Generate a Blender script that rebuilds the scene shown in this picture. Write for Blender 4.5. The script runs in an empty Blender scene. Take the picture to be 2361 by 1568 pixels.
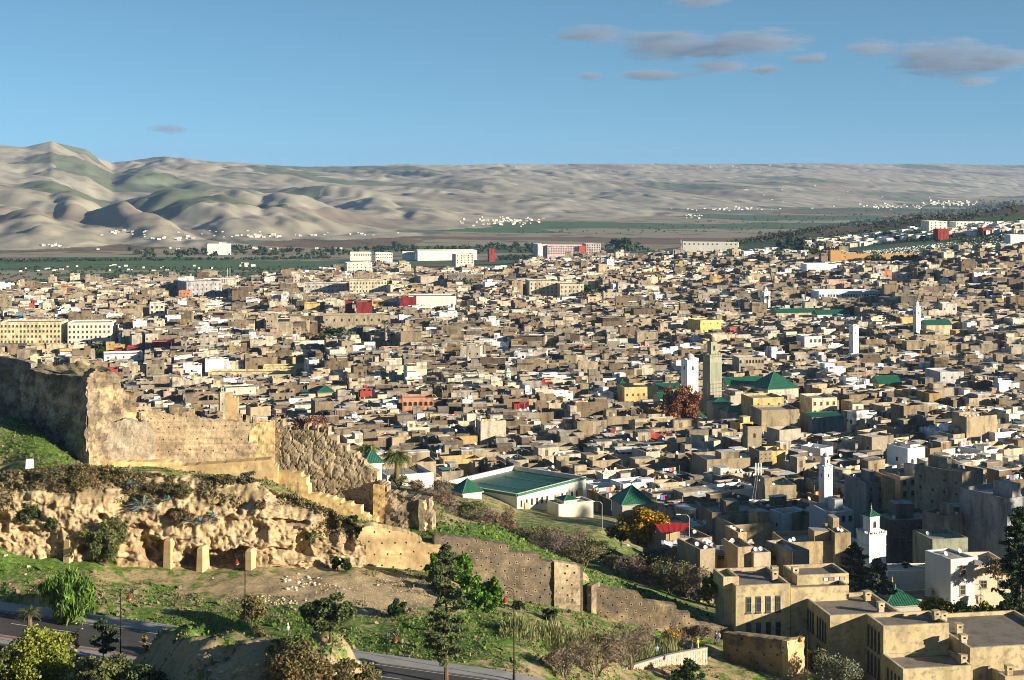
import bpy, math, random
import numpy as np
from mathutils import Vector

# ------------------------------------------------------------------ camera, sky, sun
F = 3633.0           # focal length in the units of a 2361 unit wide picture
CU, HV = 1180.5, 390.0
SUN_AZ, SUN_EL = math.radians(116), math.radians(14.5)
HAZE_DENSITY = 4.2e-5
EXPOSURE = 1.15
sc = bpy.context.scene
C = sc.collection
cd = bpy.data.cameras.new("camera"); cam = bpy.data.objects.new("camera", cd); C.objects.link(cam)
cam.location = (0, 0, 0); cam.rotation_euler = (math.radians(90), 0, 0)
cd.sensor_fit = 'HORIZONTAL'; cd.sensor_width = 36; cd.lens = 36 * F / 2361
cd.shift_y = -(784 - HV) / 2361
cd.clip_start = 1; cd.clip_end = 90000
sc.camera = cam
sc.view_settings.view_transform = 'Standard'; sc.view_settings.look = 'None'
sc.view_settings.gamma = 1; sc.view_settings.use_curve_mapping = False
sc.view_settings.exposure = EXPOSURE
sc.cycles.use_denoising = True; sc.cycles.pixel_filter_type = 'BLACKMAN_HARRIS'; sc.cycles.filter_width = 1.0
sc.cycles.max_bounces = 6; sc.cycles.diffuse_bounces = 3; sc.cycles.volume_bounces = 1
sc.cycles.transparent_max_bounces = 8

w = bpy.data.worlds.new("World"); sc.world = w; w.use_nodes = True
wn = w.node_tree.nodes; wl = w.node_tree.links
for n in list(wn): wn.remove(n)
wo = wn.new('ShaderNodeOutputWorld'); bg = wn.new('ShaderNodeBackground'); sky = wn.new('ShaderNodeTexSky')
sky.sky_type = 'NISHITA'; sky.sun_disc = False
sky.sun_elevation = SUN_EL; sky.sun_rotation = SUN_AZ
sky.altitude = 300; sky.air_density = 1.0; sky.dust_density = 0.25; sky.ozone_density = 3.0
tc = wn.new('ShaderNodeTexCoord'); sx = wn.new('ShaderNodeSeparateXYZ'); cx = wn.new('ShaderNodeCombineXYZ')
mz = wn.new('ShaderNodeMath'); mz.operation = 'MULTIPLY_ADD'; mz.inputs[1].default_value = 1.6; mz.inputs[2].default_value = 0.17
wl.new(tc.outputs['Generated'], sx.inputs[0]); wl.new(sx.outputs[0], cx.inputs[0]); wl.new(sx.outputs[1], cx.inputs[1])
wl.new(sx.outputs[2], mz.inputs[0]); wl.new(mz.outputs[0], cx.inputs[2])
wl.new(cx.outputs[0], sky.inputs['Vector']); tint = wn.new('ShaderNodeMix'); tint.data_type = 'RGBA'; tint.blend_type = 'MULTIPLY'; tint.inputs[0].default_value = 1; tint.inputs[7].default_value = (1.0, 1.18, 1.07, 1)
wl.new(sky.outputs[0], tint.inputs[6]); wl.new(tint.outputs[2], bg.inputs['Color'])
bg.inputs['Strength'].default_value = 0.074
wl.new(bg.outputs[0], wo.inputs['Surface'])

sd = bpy.data.lights.new("sun", 'SUN'); so = bpy.data.objects.new("sun", sd); C.objects.link(so)
sd.energy = 5.0; sd.angle = math.radians(0.53); sd.color = (1.0, 0.87, 0.68)
sv = Vector((math.sin(SUN_AZ) * math.cos(SUN_EL), math.cos(SUN_AZ) * math.cos(SUN_EL), math.sin(SUN_EL)))
so.rotation_euler = (-sv).to_track_quat('-Z', 'Y').to_euler()
so.location = (200, -100, 300)

rnd = random.Random(7)
R = np.random.RandomState(11)

# ------------------------------------------------------------------ helpers
def P(u, v, y):
    """point at depth y seen at picture position u, v of the photograph"""
    return np.array([(u - CU) / F * y, y, -(v - HV) / F * y])
def Pz(u, v, z):
    y = -z * F / (v - HV)
    return np.array([(u - CU) / F * y, y, z])

def _h(ix, iy, seed):
    n = (ix.astype(np.int64) * 374761393 + iy.astype(np.int64) * 668265263 + seed * 1442695041) & 0x7fffffff
    n = ((n ^ (n >> 13)) * 1274126177) & 0x7fffffff
    n = (n ^ (n >> 16)) & 0xffff
    return n / 65535.0
def vn(x, y, seed=0):
    x = np.asarray(x, float); y = np.asarray(y, float)
    ix = np.floor(x); iy = np.floor(y); fx = x - ix; fy = y - iy
    fx = fx * fx * fx * (fx * (fx * 6 - 15) + 10); fy = fy * fy * fy * (fy * (fy * 6 - 15) + 10)
    a = _h(ix, iy, seed); b = _h(ix + 1, iy, seed); c = _h(ix, iy + 1, seed); d = _h(ix + 1, iy + 1, seed)
    return ((a * (1 - fx) + b * fx) * (1 - fy) + (c * (1 - fx) + d * fx) * fy) * 2 - 1
def fbm(x, y, o=4, seed=0, g=.5):
    s = 0; a = 1
    for i in range(o):
        s = s + a * vn(x * 2 ** i + 17.3 * i, y * 2 ** i - 9.1 * i, seed + i); a *= g
    return s
def ridg(x, y, o=4, seed=0):
    s = 0; a = 1
    for i in range(o):
        s = s + a * (1 - 2 * np.abs(vn(x * 2 ** i + 7.3 * i, y * 2 ** i - 3.1 * i, seed + i))); a *= .5
    return s
def voro(x, y, seed=0):
    """distances to nearest and second nearest feature point"""
    ix = np.floor(x); iy = np.floor(y); d1 = np.full(x.shape, 9.); d2 = np.full(x.shape, 9.)
    for i in (-1, 0, 1):
        for j in (-1, 0, 1):
            px = ix + i + _h(ix + i, iy + j, seed) * .9; py = iy + j + _h(ix + i, iy + j, seed + 5) * .9
            d = np.hypot(px - x, py - y)
            d2 = np.where(d < d1, d1, np.minimum(d2, d)); d1 = np.minimum(d1, d)
    return d1, d2
def ss(a, b, x):
    t = np.clip((x - a) / (b - a), 0, 1); return t * t * (3 - 2 * t)

# ------------------------------------------------------------------ materials
def lin(c):
    return tuple(((x / 12.92) if x <= .04045 else ((x + .055) / 1.055) ** 2.4) for x in c)
MATS = {}
def mat(name, col=None, rough=.9, noise=(), bump=0, bscale=1, attr=False, metal=0, spec=.2, coord='Object', translucent=0):
    """noise: list of (scale xyz, colour or factor, amount, detail, lo, hi) mixed over the base colour"""
    m = bpy.data.materials.new(name); m.use_nodes = True
    nt = m.node_tree; N = nt.nodes; L = nt.links
    b = N['Principled BSDF']; b.inputs['Roughness'].default_value = rough; b.inputs['Metallic'].default_value = metal
    b.inputs['Specular IOR Level'].default_value = spec
    if attr:
        a = N.new('ShaderNodeAttribute'); a.attribute_name = 'Col'; cur = a.outputs['Color']
    else:
        rgb = N.new('ShaderNodeRGB'); rgb.outputs[0].default_value = (*col, 1); cur = rgb.outputs[0]
    g = N.new('ShaderNodeNewGeometry')
    pos = g.outputs['Position']
    for (scl, c, amt, det, lo, hi) in noise:
        mp = N.new('ShaderNodeMapping'); L.new(pos, mp.inputs[0]); mp.inputs['Scale'].default_value = scl if isinstance(scl, tuple) else (scl,) * 3
        t = N.new('ShaderNodeTexNoise'); t.inputs['Scale'].default_value = 1; t.inputs['Detail'].default_value = det
        t.inputs['Roughness'].default_value = .62
        L.new(mp.outputs[0], t.inputs['Vector'])
        r = N.new('ShaderNodeMapRange'); r.inputs['From Min'].default_value = lo; r.inputs['From Max'].default_value = hi
        r.inputs['To Max'].default_value = amt; L.new(t.outputs['Fac'], r.inputs['Value'])
        mx = N.new('ShaderNodeMix'); mx.data_type = 'RGBA'
        if isinstance(c, (int, float)):
            mx.blend_type = 'MULTIPLY'; mx.inputs[7].default_value = (c, c, c, 1)
        else: mx.inputs[7].default_value = (*c, 1)
        L.new(r.outputs[0], mx.inputs[0]); L.new(cur, mx.inputs[6]); cur = mx.outputs[2]
    L.new(cur, b.inputs['Base Color'])
    if translucent:
        b.inputs['Subsurface Weight'].default_value = 0
        tr = N.new('ShaderNodeBsdfTranslucent'); L.new(cur, tr.inputs[0])
        ms = N.new('ShaderNodeMixShader'); ms.inputs[0].default_value = translucent
        L.new(b.outputs[0], ms.inputs[1]); L.new(tr.outputs[0], ms.inputs[2]); L.new(ms.outputs[0], N['Material Output'].inputs[0])
    if bump:
        t = N.new('ShaderNodeTexNoise'); t.inputs['Scale'].default_value = bscale; t.inputs['Detail'].default_value = 4
        L.new(pos, t.inputs['Vector'])
        bp = N.new('ShaderNodeBump'); bp.inputs['Strength'].default_value = bump; bp.inputs['Distance'].default_value = .1
        L.new(t.outputs['Fac'], bp.inputs['Height']); L.new(bp.outputs[0], b.inputs['Normal'])
    MATS[name] = m
    return m

# ------------------------------------------------------------------ mesh building
class MB:
    """collects faces, then links them as one mesh object"""
    def __init__(s): s.v = []; s.f = []; s.c = []; s.m = []
    def quad(s, a, b, c, d, col=(.5, .5, .5), m=0):
        n = len(s.v); s.v += [tuple(a), tuple(b), tuple(c), tuple(d)]; s.f.append((n, n + 1, n + 2, n + 3)); s.c.append(col); s.m.append(m)
    def tri(s, a, b, c, col=(.5, .5, .5), m=0):
        n = len(s.v); s.v += [tuple(a), tuple(b), tuple(c)]; s.f.append((n, n + 1, n + 2)); s.c.append(col); s.m.append(m)
    def box(s, o, e1, e2, w, d, h, col=(.5, .5, .5), m=0, bottom=False, top=None, taper=0.0):
        """o: front left bottom corner, e1 right, e2 back"""
        o = np.asarray(o, float); X = np.array([e1[0], e1[1], 0.]) * w; Y = np.array([e2[0], e2[1], 0.]) * d; Z = np.array([0, 0, h])
        n = len(s.v)
        c = o + X / 2 + Y / 2
        B = [o, o + X, o + X + Y, o + Y]
        T = [c + (p - c) * (1 - taper) + Z for p in B]
        s.v += [tuple(p) for p in B + T]
        fs = [(0, 1, 5, 4), (1, 2, 6, 5), (2, 3, 7, 6), (3, 0, 4, 7), (4, 5, 6, 7)]
        if bottom: fs.append((3, 2, 1, 0))
        for i, q in enumerate(fs):
            s.f.append(tuple(n + k for k in q)); s.c.append(top if (top is not None and i == 4) else col); s.m.append(m)
    def ring(s, o, e1, e2, w, d, h0, h1, t, col, tcol=None, m=0):
        """hollow parapet walls from h0 to h1 above o"""
        o = np.asarray(o, float)
        def pt(a, b, z): return (o[0] + e1[0] * a + e2[0] * b, o[1] + e1[1] * a + e2[1] * b, o[2] + z)
        out = [(0, 0), (w, 0), (w, d), (0, d)]; inn = [(t, t), (w - t, t), (w - t, d - t), (t, d - t)]
        for i in range(4):
            j = (i + 1) % 4
            s.quad(pt(*out[i], h0), pt(*out[j], h0), pt(*out[j], h1), pt(*out[i], h1), col, m)
            s.quad(pt(*out[i], h1), pt(*out[j], h1), pt(*inn[j], h1), pt(*inn[i], h1), tcol or col, m)
            s.quad(pt(*inn[j], h0), pt(*inn[i], h0), pt(*inn[i], h1), pt(*inn[j], h1), col, m)
    def pyramid(s, o, e1, e2, w, d, h, col, m=0, ridge=0.0):
        o = np.asarray(o, float); X = np.array([e1[0], e1[1], 0.]); Y = np.array([e2[0], e2[1], 0.])
        B = [o, o + X * w, o + X * w + Y * d, o + Y * d]
        a = o + X * (w - ridge) / 2 + Y * d / 2 + np.array([0, 0, h]); b = a + X * ridge
        if ridge: s.quad(B[0], B[1], b, a, col, m); s.quad(B[2], B[3], a, b, col, m)
        else: s.tri(B[0], B[1], a, col, m); s.tri(B[2], B[3], a, col, m)
        s.tri(B[1], B[2], b, col, m); s.tri(B[3], B[0], a, col, m)
    def tube(s, pts, rad, k=6, col=(.5, .5, .5), m=0, cap=True):
        pts = [np.asarray(p, float) for p in pts]; n0 = len(s.v)
        for i, p in enumerate(pts):
            d = pts[min(i + 1, len(pts) - 1)] - pts[max(i - 1, 0)]; d = d / (np.linalg.norm(d) + 1e-9)
            a = np.cross(d, (0, 0, 1) if abs(d[2]) < .9 else (1, 0, 0)); a /= np.linalg.norm(a) + 1e-9; b = np.cross(d, a)
            r = rad[i] if hasattr(rad, '__len__') else rad
            for j in range(k):
                t = 2 * math.pi * j / k; s.v.append(tuple(p + (a * math.cos(t) + b * math.sin(t)) * r))
        for i in range(len(pts) - 1):
            for j in range(k):
                q = (j + 1) % k
                s.f.append((n0 + i * k + j, n0 + i * k + q, n0 + (i + 1) * k + q, n0 + (i + 1) * k + j)); s.c.append(col); s.m.append(m)
        if cap:
            s.f.append(tuple(n0 + (len(pts) - 1) * k + j for j in range(k))); s.c.append(col); s.m.append(m)
            s.f.append(tuple(n0 + k - 1 - j for j in range(k))); s.c.append(col); s.m.append(m)
    def lathe(s, o, prof, k=12, col=(.5, .5, .5), m=0):
        n0 = len(s.v); o = np.asarray(o, float)
        for (r, z) in prof:
            for j in range(k):
                t = 2 * math.pi * j / k; s.v.append((o[0] + r * math.cos(t), o[1] + r * math.sin(t), o[2] + z))
        for i in range(len(prof) - 1):
            for j in range(k):
                q = (j + 1) % k
                s.f.append((n0 + i * k + j, n0 + i * k + q, n0 + (i + 1) * k + q, n0 + (i + 1) * k + j)); s.c.append(col); s.m.append(m)
    def build(s, name, mats, parent=None, smooth=False, offset=None):
        off = np.zeros(3)
        if parent is not None:
            r = parent
            while r.parent is not None: r = r.parent
            off = np.array(r['_o']) if '_o' in r else np.zeros(3)
        if offset is not None: off = np.asarray(offset, float)
        return link(name, np.array(s.v, float).reshape(-1, 3) - off, s.f, mats, parent, s.c, s.m, smooth, offset if parent is None else None)

def link(name, V, faces, mats, parent=None, cols=None, mi=None, smooth=False, loc=None):
    me = bpy.data.meshes.new(name)
    if isinstance(faces, np.ndarray):
        nf, k = faces.shape
        me.vertices.add(len(V)); me.vertices.foreach_set('co', np.ascontiguousarray(V, np.float32).ravel())
        me.loops.add(nf * k); me.loops.foreach_set('vertex_index', np.ascontiguousarray(faces, np.int32).ravel())
        me.polygons.add(nf); me.polygons.foreach_set('loop_start', np.arange(0, nf * k, k, dtype=np.int32))
        me.update(calc_edges=True)
    else:
        me.from_pydata([tuple(v) for v in V], [], faces)
    if cols is not None and len(cols):
        a = me.attributes.new('Col', 'FLOAT_COLOR', 'FACE')
        cc = np.ones((len(me.polygons), 4), np.float32); cc[:, :3] = np.asarray(cols, np.float32).reshape(-1, 3)
        a.data.foreach_set('color', cc.ravel())
    if not isinstance(mats, (list, tuple)): mats = [mats]
    for m in mats: me.materials.append(m)
    if mi is not None and len(mats) > 1: me.polygons.foreach_set('material_index', np.asarray(mi, np.int32))
    me.polygons.foreach_set('use_smooth', np.full(len(me.polygons), bool(smooth)))
    o = bpy.data.objects.new(name, me); C.objects.link(o)
    if parent is not None: o.parent = parent
    elif loc is not None: o.location = tuple(loc)
    return o
def thing(name, label, cat, loc, group=None):
    o = bpy.data.objects.new(name, None); C.objects.link(o); o.location = tuple(float(q) for q in loc)
    o['_o'] = [float(q) for q in loc]; o.empty_display_size = .1
    return tag(o, label, cat, group)
def tag(o, label=None, cat=None, group=None, kind=None):
    if label: o['label'] = label
    if cat: o['category'] = cat
    if group: o['group'] = group
    if kind: o['kind'] = kind
    return o
def dup(root, loc, rotz=0, scale=1, label=None, group=None):
    r = root.copy(); C.objects.link(r); r.location = tuple(float(q) for q in loc); r.rotation_euler = (0, 0, rotz)
    r.scale = (scale,) * 3 if not hasattr(scale, '__len__') else scale
    if label: r['label'] = label
    if group: r['group'] = group
    for ch in list(root.children):
        c = ch.copy(); C.objects.link(c); c.parent = r
        for g in ch.children:
            d = g.copy(); C.objects.link(d); d.parent = c
    return r
def rot2(deg):
    a = math.radians(deg); return (math.cos(a), math.sin(a)), (-math.sin(a), math.cos(a))
# ------------------------------------------------------------------ terrain height
def tps(pts, ku=500., ky=.35):
    A = np.array([(u / ku, math.log(y) / ky) for (u, y, z) in pts]); Z = np.array([p[2] for p in pts], float)
    def k(r): r = np.maximum(r, 1e-6); return r
    n = len(A); D = np.hypot(A[:, None, 0] - A[None, :, 0], A[:, None, 1] - A[None, :, 1])
    M = np.zeros((n + 3, n + 3)); M[:n, :n] = k(D); M[:n, n] = 1; M[:n, n + 1:] = A; M[n, :n] = 1; M[n + 1:, :n] = A.T
    wgt = np.linalg.solve(M, np.concatenate([Z, [0, 0, 0]]))
    def f(u, y):
        u = np.asarray(u, float) / ku; ly = np.log(np.asarray(y, float)) / ky
        out = wgt[n] + wgt[n + 1] * u + wgt[n + 2] * ly
        for i in range(n): out = out + wgt[i] * k(np.hypot(u - A[i, 0], ly - A[i, 1]))
        return out
    return f
def uv3(u, v, y): return (u, y, -(v - HV) / F * y)
FR = [uv3(-300, 1360, 210), uv3(0, 1395, 205), uv3(454, 1459, 196), uv3(782, 1508, 189), uv3(1178, 1558, 180),
      uv3(-300, 1440, 198), uv3(0, 1475, 190), uv3(278, 1522, 183), (0, 172, -56.8), (500, 174, -57.2), (900, 174, -57.4),
      (-300, 150, -50), (0, 150, -50), (500, 150, -50.5), (1000, 150, -51), (1500, 150, -54), (2300, 150, -60),
      (1180, 165, -55.5), (1180, 172, -57.4), uv3(0, 1330, 210), uv3(-300, 1300, 212), uv3(-300, 1250, 216), uv3(0, 1262, 216), uv3(200, 1290, 218), uv3(400, 1305, 222), uv3(600, 1310, 222),
      uv3(820, 1318, 224), uv3(900, 1400, 210), uv3(600, 1400, 206), uv3(300, 1370, 209), uv3(1000, 1330, 226), uv3(1000, 1450, 200),
      uv3(1100, 1400, 222), uv3(1345, 1422, 232), uv3(1200, 1480, 200), uv3(1400, 1490, 218), uv3(1600, 1485, 236),
      uv3(1700, 1500, 235), uv3(1850, 1560, 225), uv3(1420, 1572, 210), (1700, 205, -73), (2000, 215, -76.5), (2400, 215, -77), (2400, 250, -77), (2000, 250, -76.5), (2700, 240, -72)]
BK = [uv3(-300, 960, 250), uv3(0, 965, 250), uv3(0, 1085, 230), uv3(-300, 1085, 230), uv3(100, 1000, 244), uv3(195, 1068, 240), uv3(200, 1080, 232), uv3(400, 1085, 235), uv3(350, 1075, 243),
      uv3(620, 1100, 245), uv3(600, 1112, 236), uv3(700, 1152, 236), uv3(820, 1207, 234), uv3(860, 1200, 238), uv3(950, 1235, 236),
      uv3(1000, 1165, 252), uv3(1150, 1210, 255), uv3(1300, 1290, 253), uv3(1450, 1352, 251), uv3(1570, 1397, 251), uv3(1200, 1262, 246), uv3(1350, 1318, 247), uv3(1010, 1234, 236), uv3(1100, 1250, 235.5), uv3(1180, 1274, 237), uv3(1290, 1301, 239.5), uv3(1400, 1362, 241), uv3(1480, 1388, 242.3), uv3(1540, 1404, 243), uv3(1600, 1440, 244), uv3(1700, 1464, 245),
      (1700, 262, -74), (1850, 240, -76), (2100, 250, -76.5), (2400, 250, -77), (2700, 240, -70), (2300, 300, -80), (1900, 300, -81), (1600, 300, -82),
      (1300, 300, -75), (1100, 290, -72), (0, 275, -45), (-300, 275, -45), (-300, 330, -80), (0, 330, -80), (300, 275, -56), (600, 275, -62), (850, 280, -69), (300, 330, -80), (700, 330, -84), (1100, 385, -88), (1500, 395, -90), uv3(1100, 1158, 338), uv3(1192, 1192, 338), uv3(1130, 1180, 330), uv3(1300, 1188, 350), uv3(1351, 1182, 360), uv3(1380, 1222, 325), uv3(1250, 1232, 315), uv3(1450, 1196, 360), uv3(1000, 1128, 345), uv3(900, 1112, 345), uv3(1130, 1100, 372),
      (-300, 420, -92), (0, 420, -92), (600, 420, -92), (1200, 420, -92), (1800, 420, -90), (2400, 400, -86), (2700, 400, -80),
      (-300, 650, -97), (300, 650, -97), (1200, 650, -98), (1800, 650, -98), (2400, 650, -97), (2700, 650, -94),
      (-300, 1000, -98), (600, 1000, -98), (1200, 1000, -98), (1800, 1000, -96), (2400, 1000, -82), (2700, 1000, -72),
      (-300, 1400, -101), (600, 1400, -101), (1200, 1400, -99), (1600, 1400, -93), uv3(1800, 610, 1350), uv3(2050, 598, 1300), uv3(2361, 590, 1200), uv3(2250, 560, 1400), uv3(2361, 528, 1450), uv3(2600, 520, 1450),
      uv3(2361, 472, 1720), uv3(2100, 502, 1800), uv3(1880, 528, 1850), uv3(1700, 558, 1750), uv3(1550, 572, 1900), uv3(2600, 430, 1720), uv3(2250, 510, 1560), uv3(2000, 556, 1550),
      (-300, 1700, -113), (600, 1700, -113), (1200, 1800, -110), (1700, 2400, -126), (2100, 2400, -122), (2400, 2350, -110), (2700, 2400, -100),
      (-300, 2300, -126), (600, 2300, -126), (1200, 2400, -127), (-300, 3000, -130), (600, 3000, -130), (1500, 3000, -130), (2100, 3000, -130), (2700, 3000, -128)]
fF, fB = tps(FR), tps(BK)
DV = np.array([(-600, 218), (-300, 221), (0, 223.5), (200, 225.5), (400, 228.2), (600, 230), (800, 230.4), (830, 230), (1000, 231.0), (1170, 234.2), (1345, 237.2), (1360, 238.3), (1540, 240.6), (1715, 242), (1720, 246), (2000, 246), (3200, 246)], float)
def mound_e(u, y):
    return ss(178.8, 172.5, y + fbm(u * .02, y * .15, 3, 5) * 1.2) * ss(150, 164, y) * ss(285, 420, u + (y - 170) * 6) * (1 - ss(770, 850, u - (y - 165) * 4))
def smin_noise(x, y): return fbm(x * .35, y * .35, 3, 3) * .16 + fbm(x * .05, y * .05, 2, 9) * .35
HU = np.array([-400, 0, 60, 120, 200, 260, 380, 500, 700, 900, 1100, 1500, 1900, 2100, 2361, 2800])
HR = np.array([330, 337, 343, 334, 355, 379, 366, 374, 384, 386, 381, 378, 377, 378, 381, 380])
HY = np.array([5200, 5200, 5200, 5200, 5400, 6000, 6200, 6400, 6600, 6800, 7200, 8200, 9200, 9800, 10600, 11500])
BU = np.array([-400, 0, 300, 600, 900, 1150, 1500, 1800, 2100, 2361, 2800])
BY = 130 * F / (np.array([590, 584, 574, 560, 545, 531, 514, 500, 474, 458, 452]) - HV)
# rounded foothills standing in front of the far ridge: u, v of the top, depth, half width, half depth
FOOT = [(-40, 428, 3300, 330, 650), (175, 442, 3150, 120, 420), (330, 446, 3050, 90, 380), (450, 432, 3600, 200, 420), (480, 452, 3350, 130, 380), (600, 455, 3500, 150, 420), (860, 458, 3900, 130, 420), (1000, 470, 3700, 110, 330),
        (760, 446, 4300, 170, 400), (1270, 452, 4700, 170, 520), (1050, 420, 5600, 200, 700), (1430, 450, 5200, 140, 500), (1650, 440, 6200, 220, 700), (1250, 418, 6300, 260, 800), (640, 405, 5600, 200, 500), (330, 400, 4900, 220, 400), (100, 470, 2800, 150, 250), (1380, 496, 4150, 160, 160), (1490, 500, 4200, 110, 130)]
def Hfar(u, x, y):
    yb = np.interp(u, BU, BY); yr = np.interp(u, HU, HY)
    zr = -(np.interp(u, HU, HR) - HV) / F * yr
    t = np.clip((y - yb) / (yr - yb), 0, 1)
    env = -130 + (zr + 130) * (t ** 1.25)
    past = np.clip((y - yr) / 1500, 0, 1); env = env - past * 90
    near = 0
    wu_ = fbm(x / 260., y / 420., 4, 61) * 48; wy_ = fbm(x / 240., y / 420., 4, 66) * 150
    for (fu, fv, fy, wu, wy) in FOOT:
        top = -(fv - HV) / F * fy
        uu = u + wu_; yy = y + wy_
        lean = (uu - fu) + (yy - fy) * .06 * (wu / 150.)
        g = 1 / (1 + (np.abs(lean / (wu * 1.35)) ** 1.8 + np.abs((yy - fy) / (wy * 1.15)) ** 1.9)) ** 1.6
        near = np.maximum(near, (top + 130) * g)
    base = np.maximum(env, -130 + near) + .35 * np.minimum(env + 130, near)
    base = base * 1.0
    rise = np.clip((np.maximum(env, -130 + near) + 130) / 50, 0, 1)
    q = x * .80 + y * .6; r = -x * .6 + y * .80
    wx = fbm(x / 900, y / 900, 2, 41) * 160
    rg = ridg((q + wx) / 620., r / 1300., 4, 21)
    gl = ridg((q + wx) / 210., r / 520., 3, 33)
    amp = rise * (1 - .6 * ss(1100, 2000, u)) * (1 - ss(.93, 1.0, t) * .75)
    return base + amp * (-rg * 13 - np.maximum(gl, -.9) * 9.0 - ridg((q + wx * 1.2) / 90., r / 300., 3, 55) * 3.4 + fbm(x / 70., y / 110., 3, 8) * 1.3)
def Hh(x, y):
    x = np.asarray(x, float); y = np.asarray(y, float)
    u = CU + F * x / y
    ym = np.clip(y, 140, 3200)
    d = np.interp(u, DV[:, 0], DV[:, 1])
    wgt = ss(-.35, .35, y - d)
    zf = fF(u, np.minimum(ym, 330)); zb = fB(u, np.maximum(ym, 215))
    z = zf * (1 - wgt) + zb * wgt
    # earth mound beside the road
    z = z + mound_e(u, y) * (6.2 - ss(430, 760, u) * 1.7 + fbm(x * .16, y * .22, 5, 77) * 1.5)
    z = z + smin_noise(x, y) * np.clip((y - 150) / 30, 0, 1) * (y < 330)
    far = ss(2300, 2600, y)
    zz = np.where(y > 2200, Hfar(u, x, np.maximum(y, 2200)), 0)
    z = z * (1 - far) + zz * far
    # rising ground right of the picture
    g = np.exp(-((x - 215) / 42.) ** 2 - ((y - 285) / 75.) ** 2)
    z = z + g * 30
    return z
_gu = np.arange(-300, 2701, 6.); _gy = np.concatenate([np.arange(150, 420, .75), np.geomspace(420, 12000, 560)])
_GU, _GY = np.meshgrid(_gu, _gy); _GV = HV - Hh((_GU - CU) / F * _GY, _GY) / _GY * F
def G(u, v, y0=150, y1=12000):
    """ground point seen at u, v"""
    i = min(max((u + 300) / 6., 0), len(_gu) - 1.01); k = int(i); f = i - k; col = _GV[:, k] * (1 - f) + _GV[:, k + 1] * f
    m = (_gy >= y0) & (_gy <= y1); yy = _gy[m]; cc = col[m]; h = np.nonzero(cc <= v)[0]
    if not len(h): j = len(yy) - 1; y = yy[j]
    elif h[0] == 0: y = yy[0]
    else:
        j = h[0]; t = (cc[j - 1] - v) / (cc[j - 1] - cc[j] + 1e-9); y = yy[j - 1] + (yy[j] - yy[j - 1]) * t
    x = (u - CU) / F * y; return np.array([x, y, -( (np.interp(y, _gy, col)) - HV) / F * y])
def gz(x, y): return float(Hh(np.array([x]), np.array([y]))[0])

def grid_mesh(name, us, ys, m, zf=None, dz=0.):
    U, Y = np.meshgrid(us, ys); X = (U - CU) / F * Y
    Z = Hh(X, Y) + dz
    if zf is not None: Z = zf(U, X, Y, Z)
    V = np.stack([X, Y, Z], -1).reshape(-1, 3)
    n = len(us); i = np.arange(len(ys) - 1)[:, None] * n + np.arange(n - 1)[None, :]
    f = np.stack([i, i + 1, i + n + 1, i + n], -1).reshape(-1, 4)
    o = link(name, V, f, m, smooth=True)
    o['kind'] = 'structure'
    return o

# ------------------------------------------------------------------ ground materials
GRASS = (.055, .095, .018); EARTH = (.37, .285, .17)
def ground_mat():
    m = mat('ground_slope', EARTH, .95, [(.9, (.27, .195, .105), .8, 6, .45, .65), (3.2, (.16, .11, .06), .7, 6, .52, .7)], bump=.9, bscale=2.2)
    nt = m.node_tree; N = nt.nodes; L = nt.links; b = N['Principled BSDF']
    old = b.inputs['Base Color'].links[0].from_socket
    a = N.new('ShaderNodeAttribute'); a.attribute_name = 'grass'
    g = N.new('ShaderNodeNewGeometry')
    t = N.new('ShaderNodeTexNoise'); t.inputs['Scale'].default_value = .55; t.inputs['Detail'].default_value = 9; t.inputs['Roughness'].default_value = .68; L.new(g.outputs['Position'], t.inputs['Vector'])
    ad = N.new('ShaderNodeMath'); ad.operation = 'ADD'; L.new(t.outputs['Fac'], ad.inputs[0]); L.new(a.outputs['Fac'], ad.inputs[1])
    r = N.new('ShaderNodeMapRange'); r.inputs['From Min'].default_value = .93; r.inputs['From Max'].default_value = 1.06; L.new(ad.outputs[0], r.inputs['Value'])
    gc = N.new('ShaderNodeValToRGB'); t2 = N.new('ShaderNodeTexNoise'); t2.inputs['Scale'].default_value = 1.5; t2.inputs['Detail'].default_value = 7; t2.inputs['Roughness'].default_value = .75; L.new(g.outputs['Position'], t2.inputs['Vector'])
    e = gc.color_ramp.elements; e[0].position = .36; e[0].color = (.03, .062, .012, 1); e[1].position = .66; e[1].color = (.21, .23, .05, 1)
    q = gc.color_ramp.elements.new(.52); q.color = (.09, .17, .025, 1)
    L.new(t2.outputs['Fac'], gc.inputs[0])
    mx = N.new('ShaderNodeMix'); mx.data_type = 'RGBA'; L.new(r.outputs[0], mx.inputs[0]); L.new(old, mx.inputs[6]); L.new(gc.outputs[0], mx.inputs[7]); L.new(mx.outputs[2], b.inputs['Base Color'])
    return m
M_ground = ground_mat()
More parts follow.
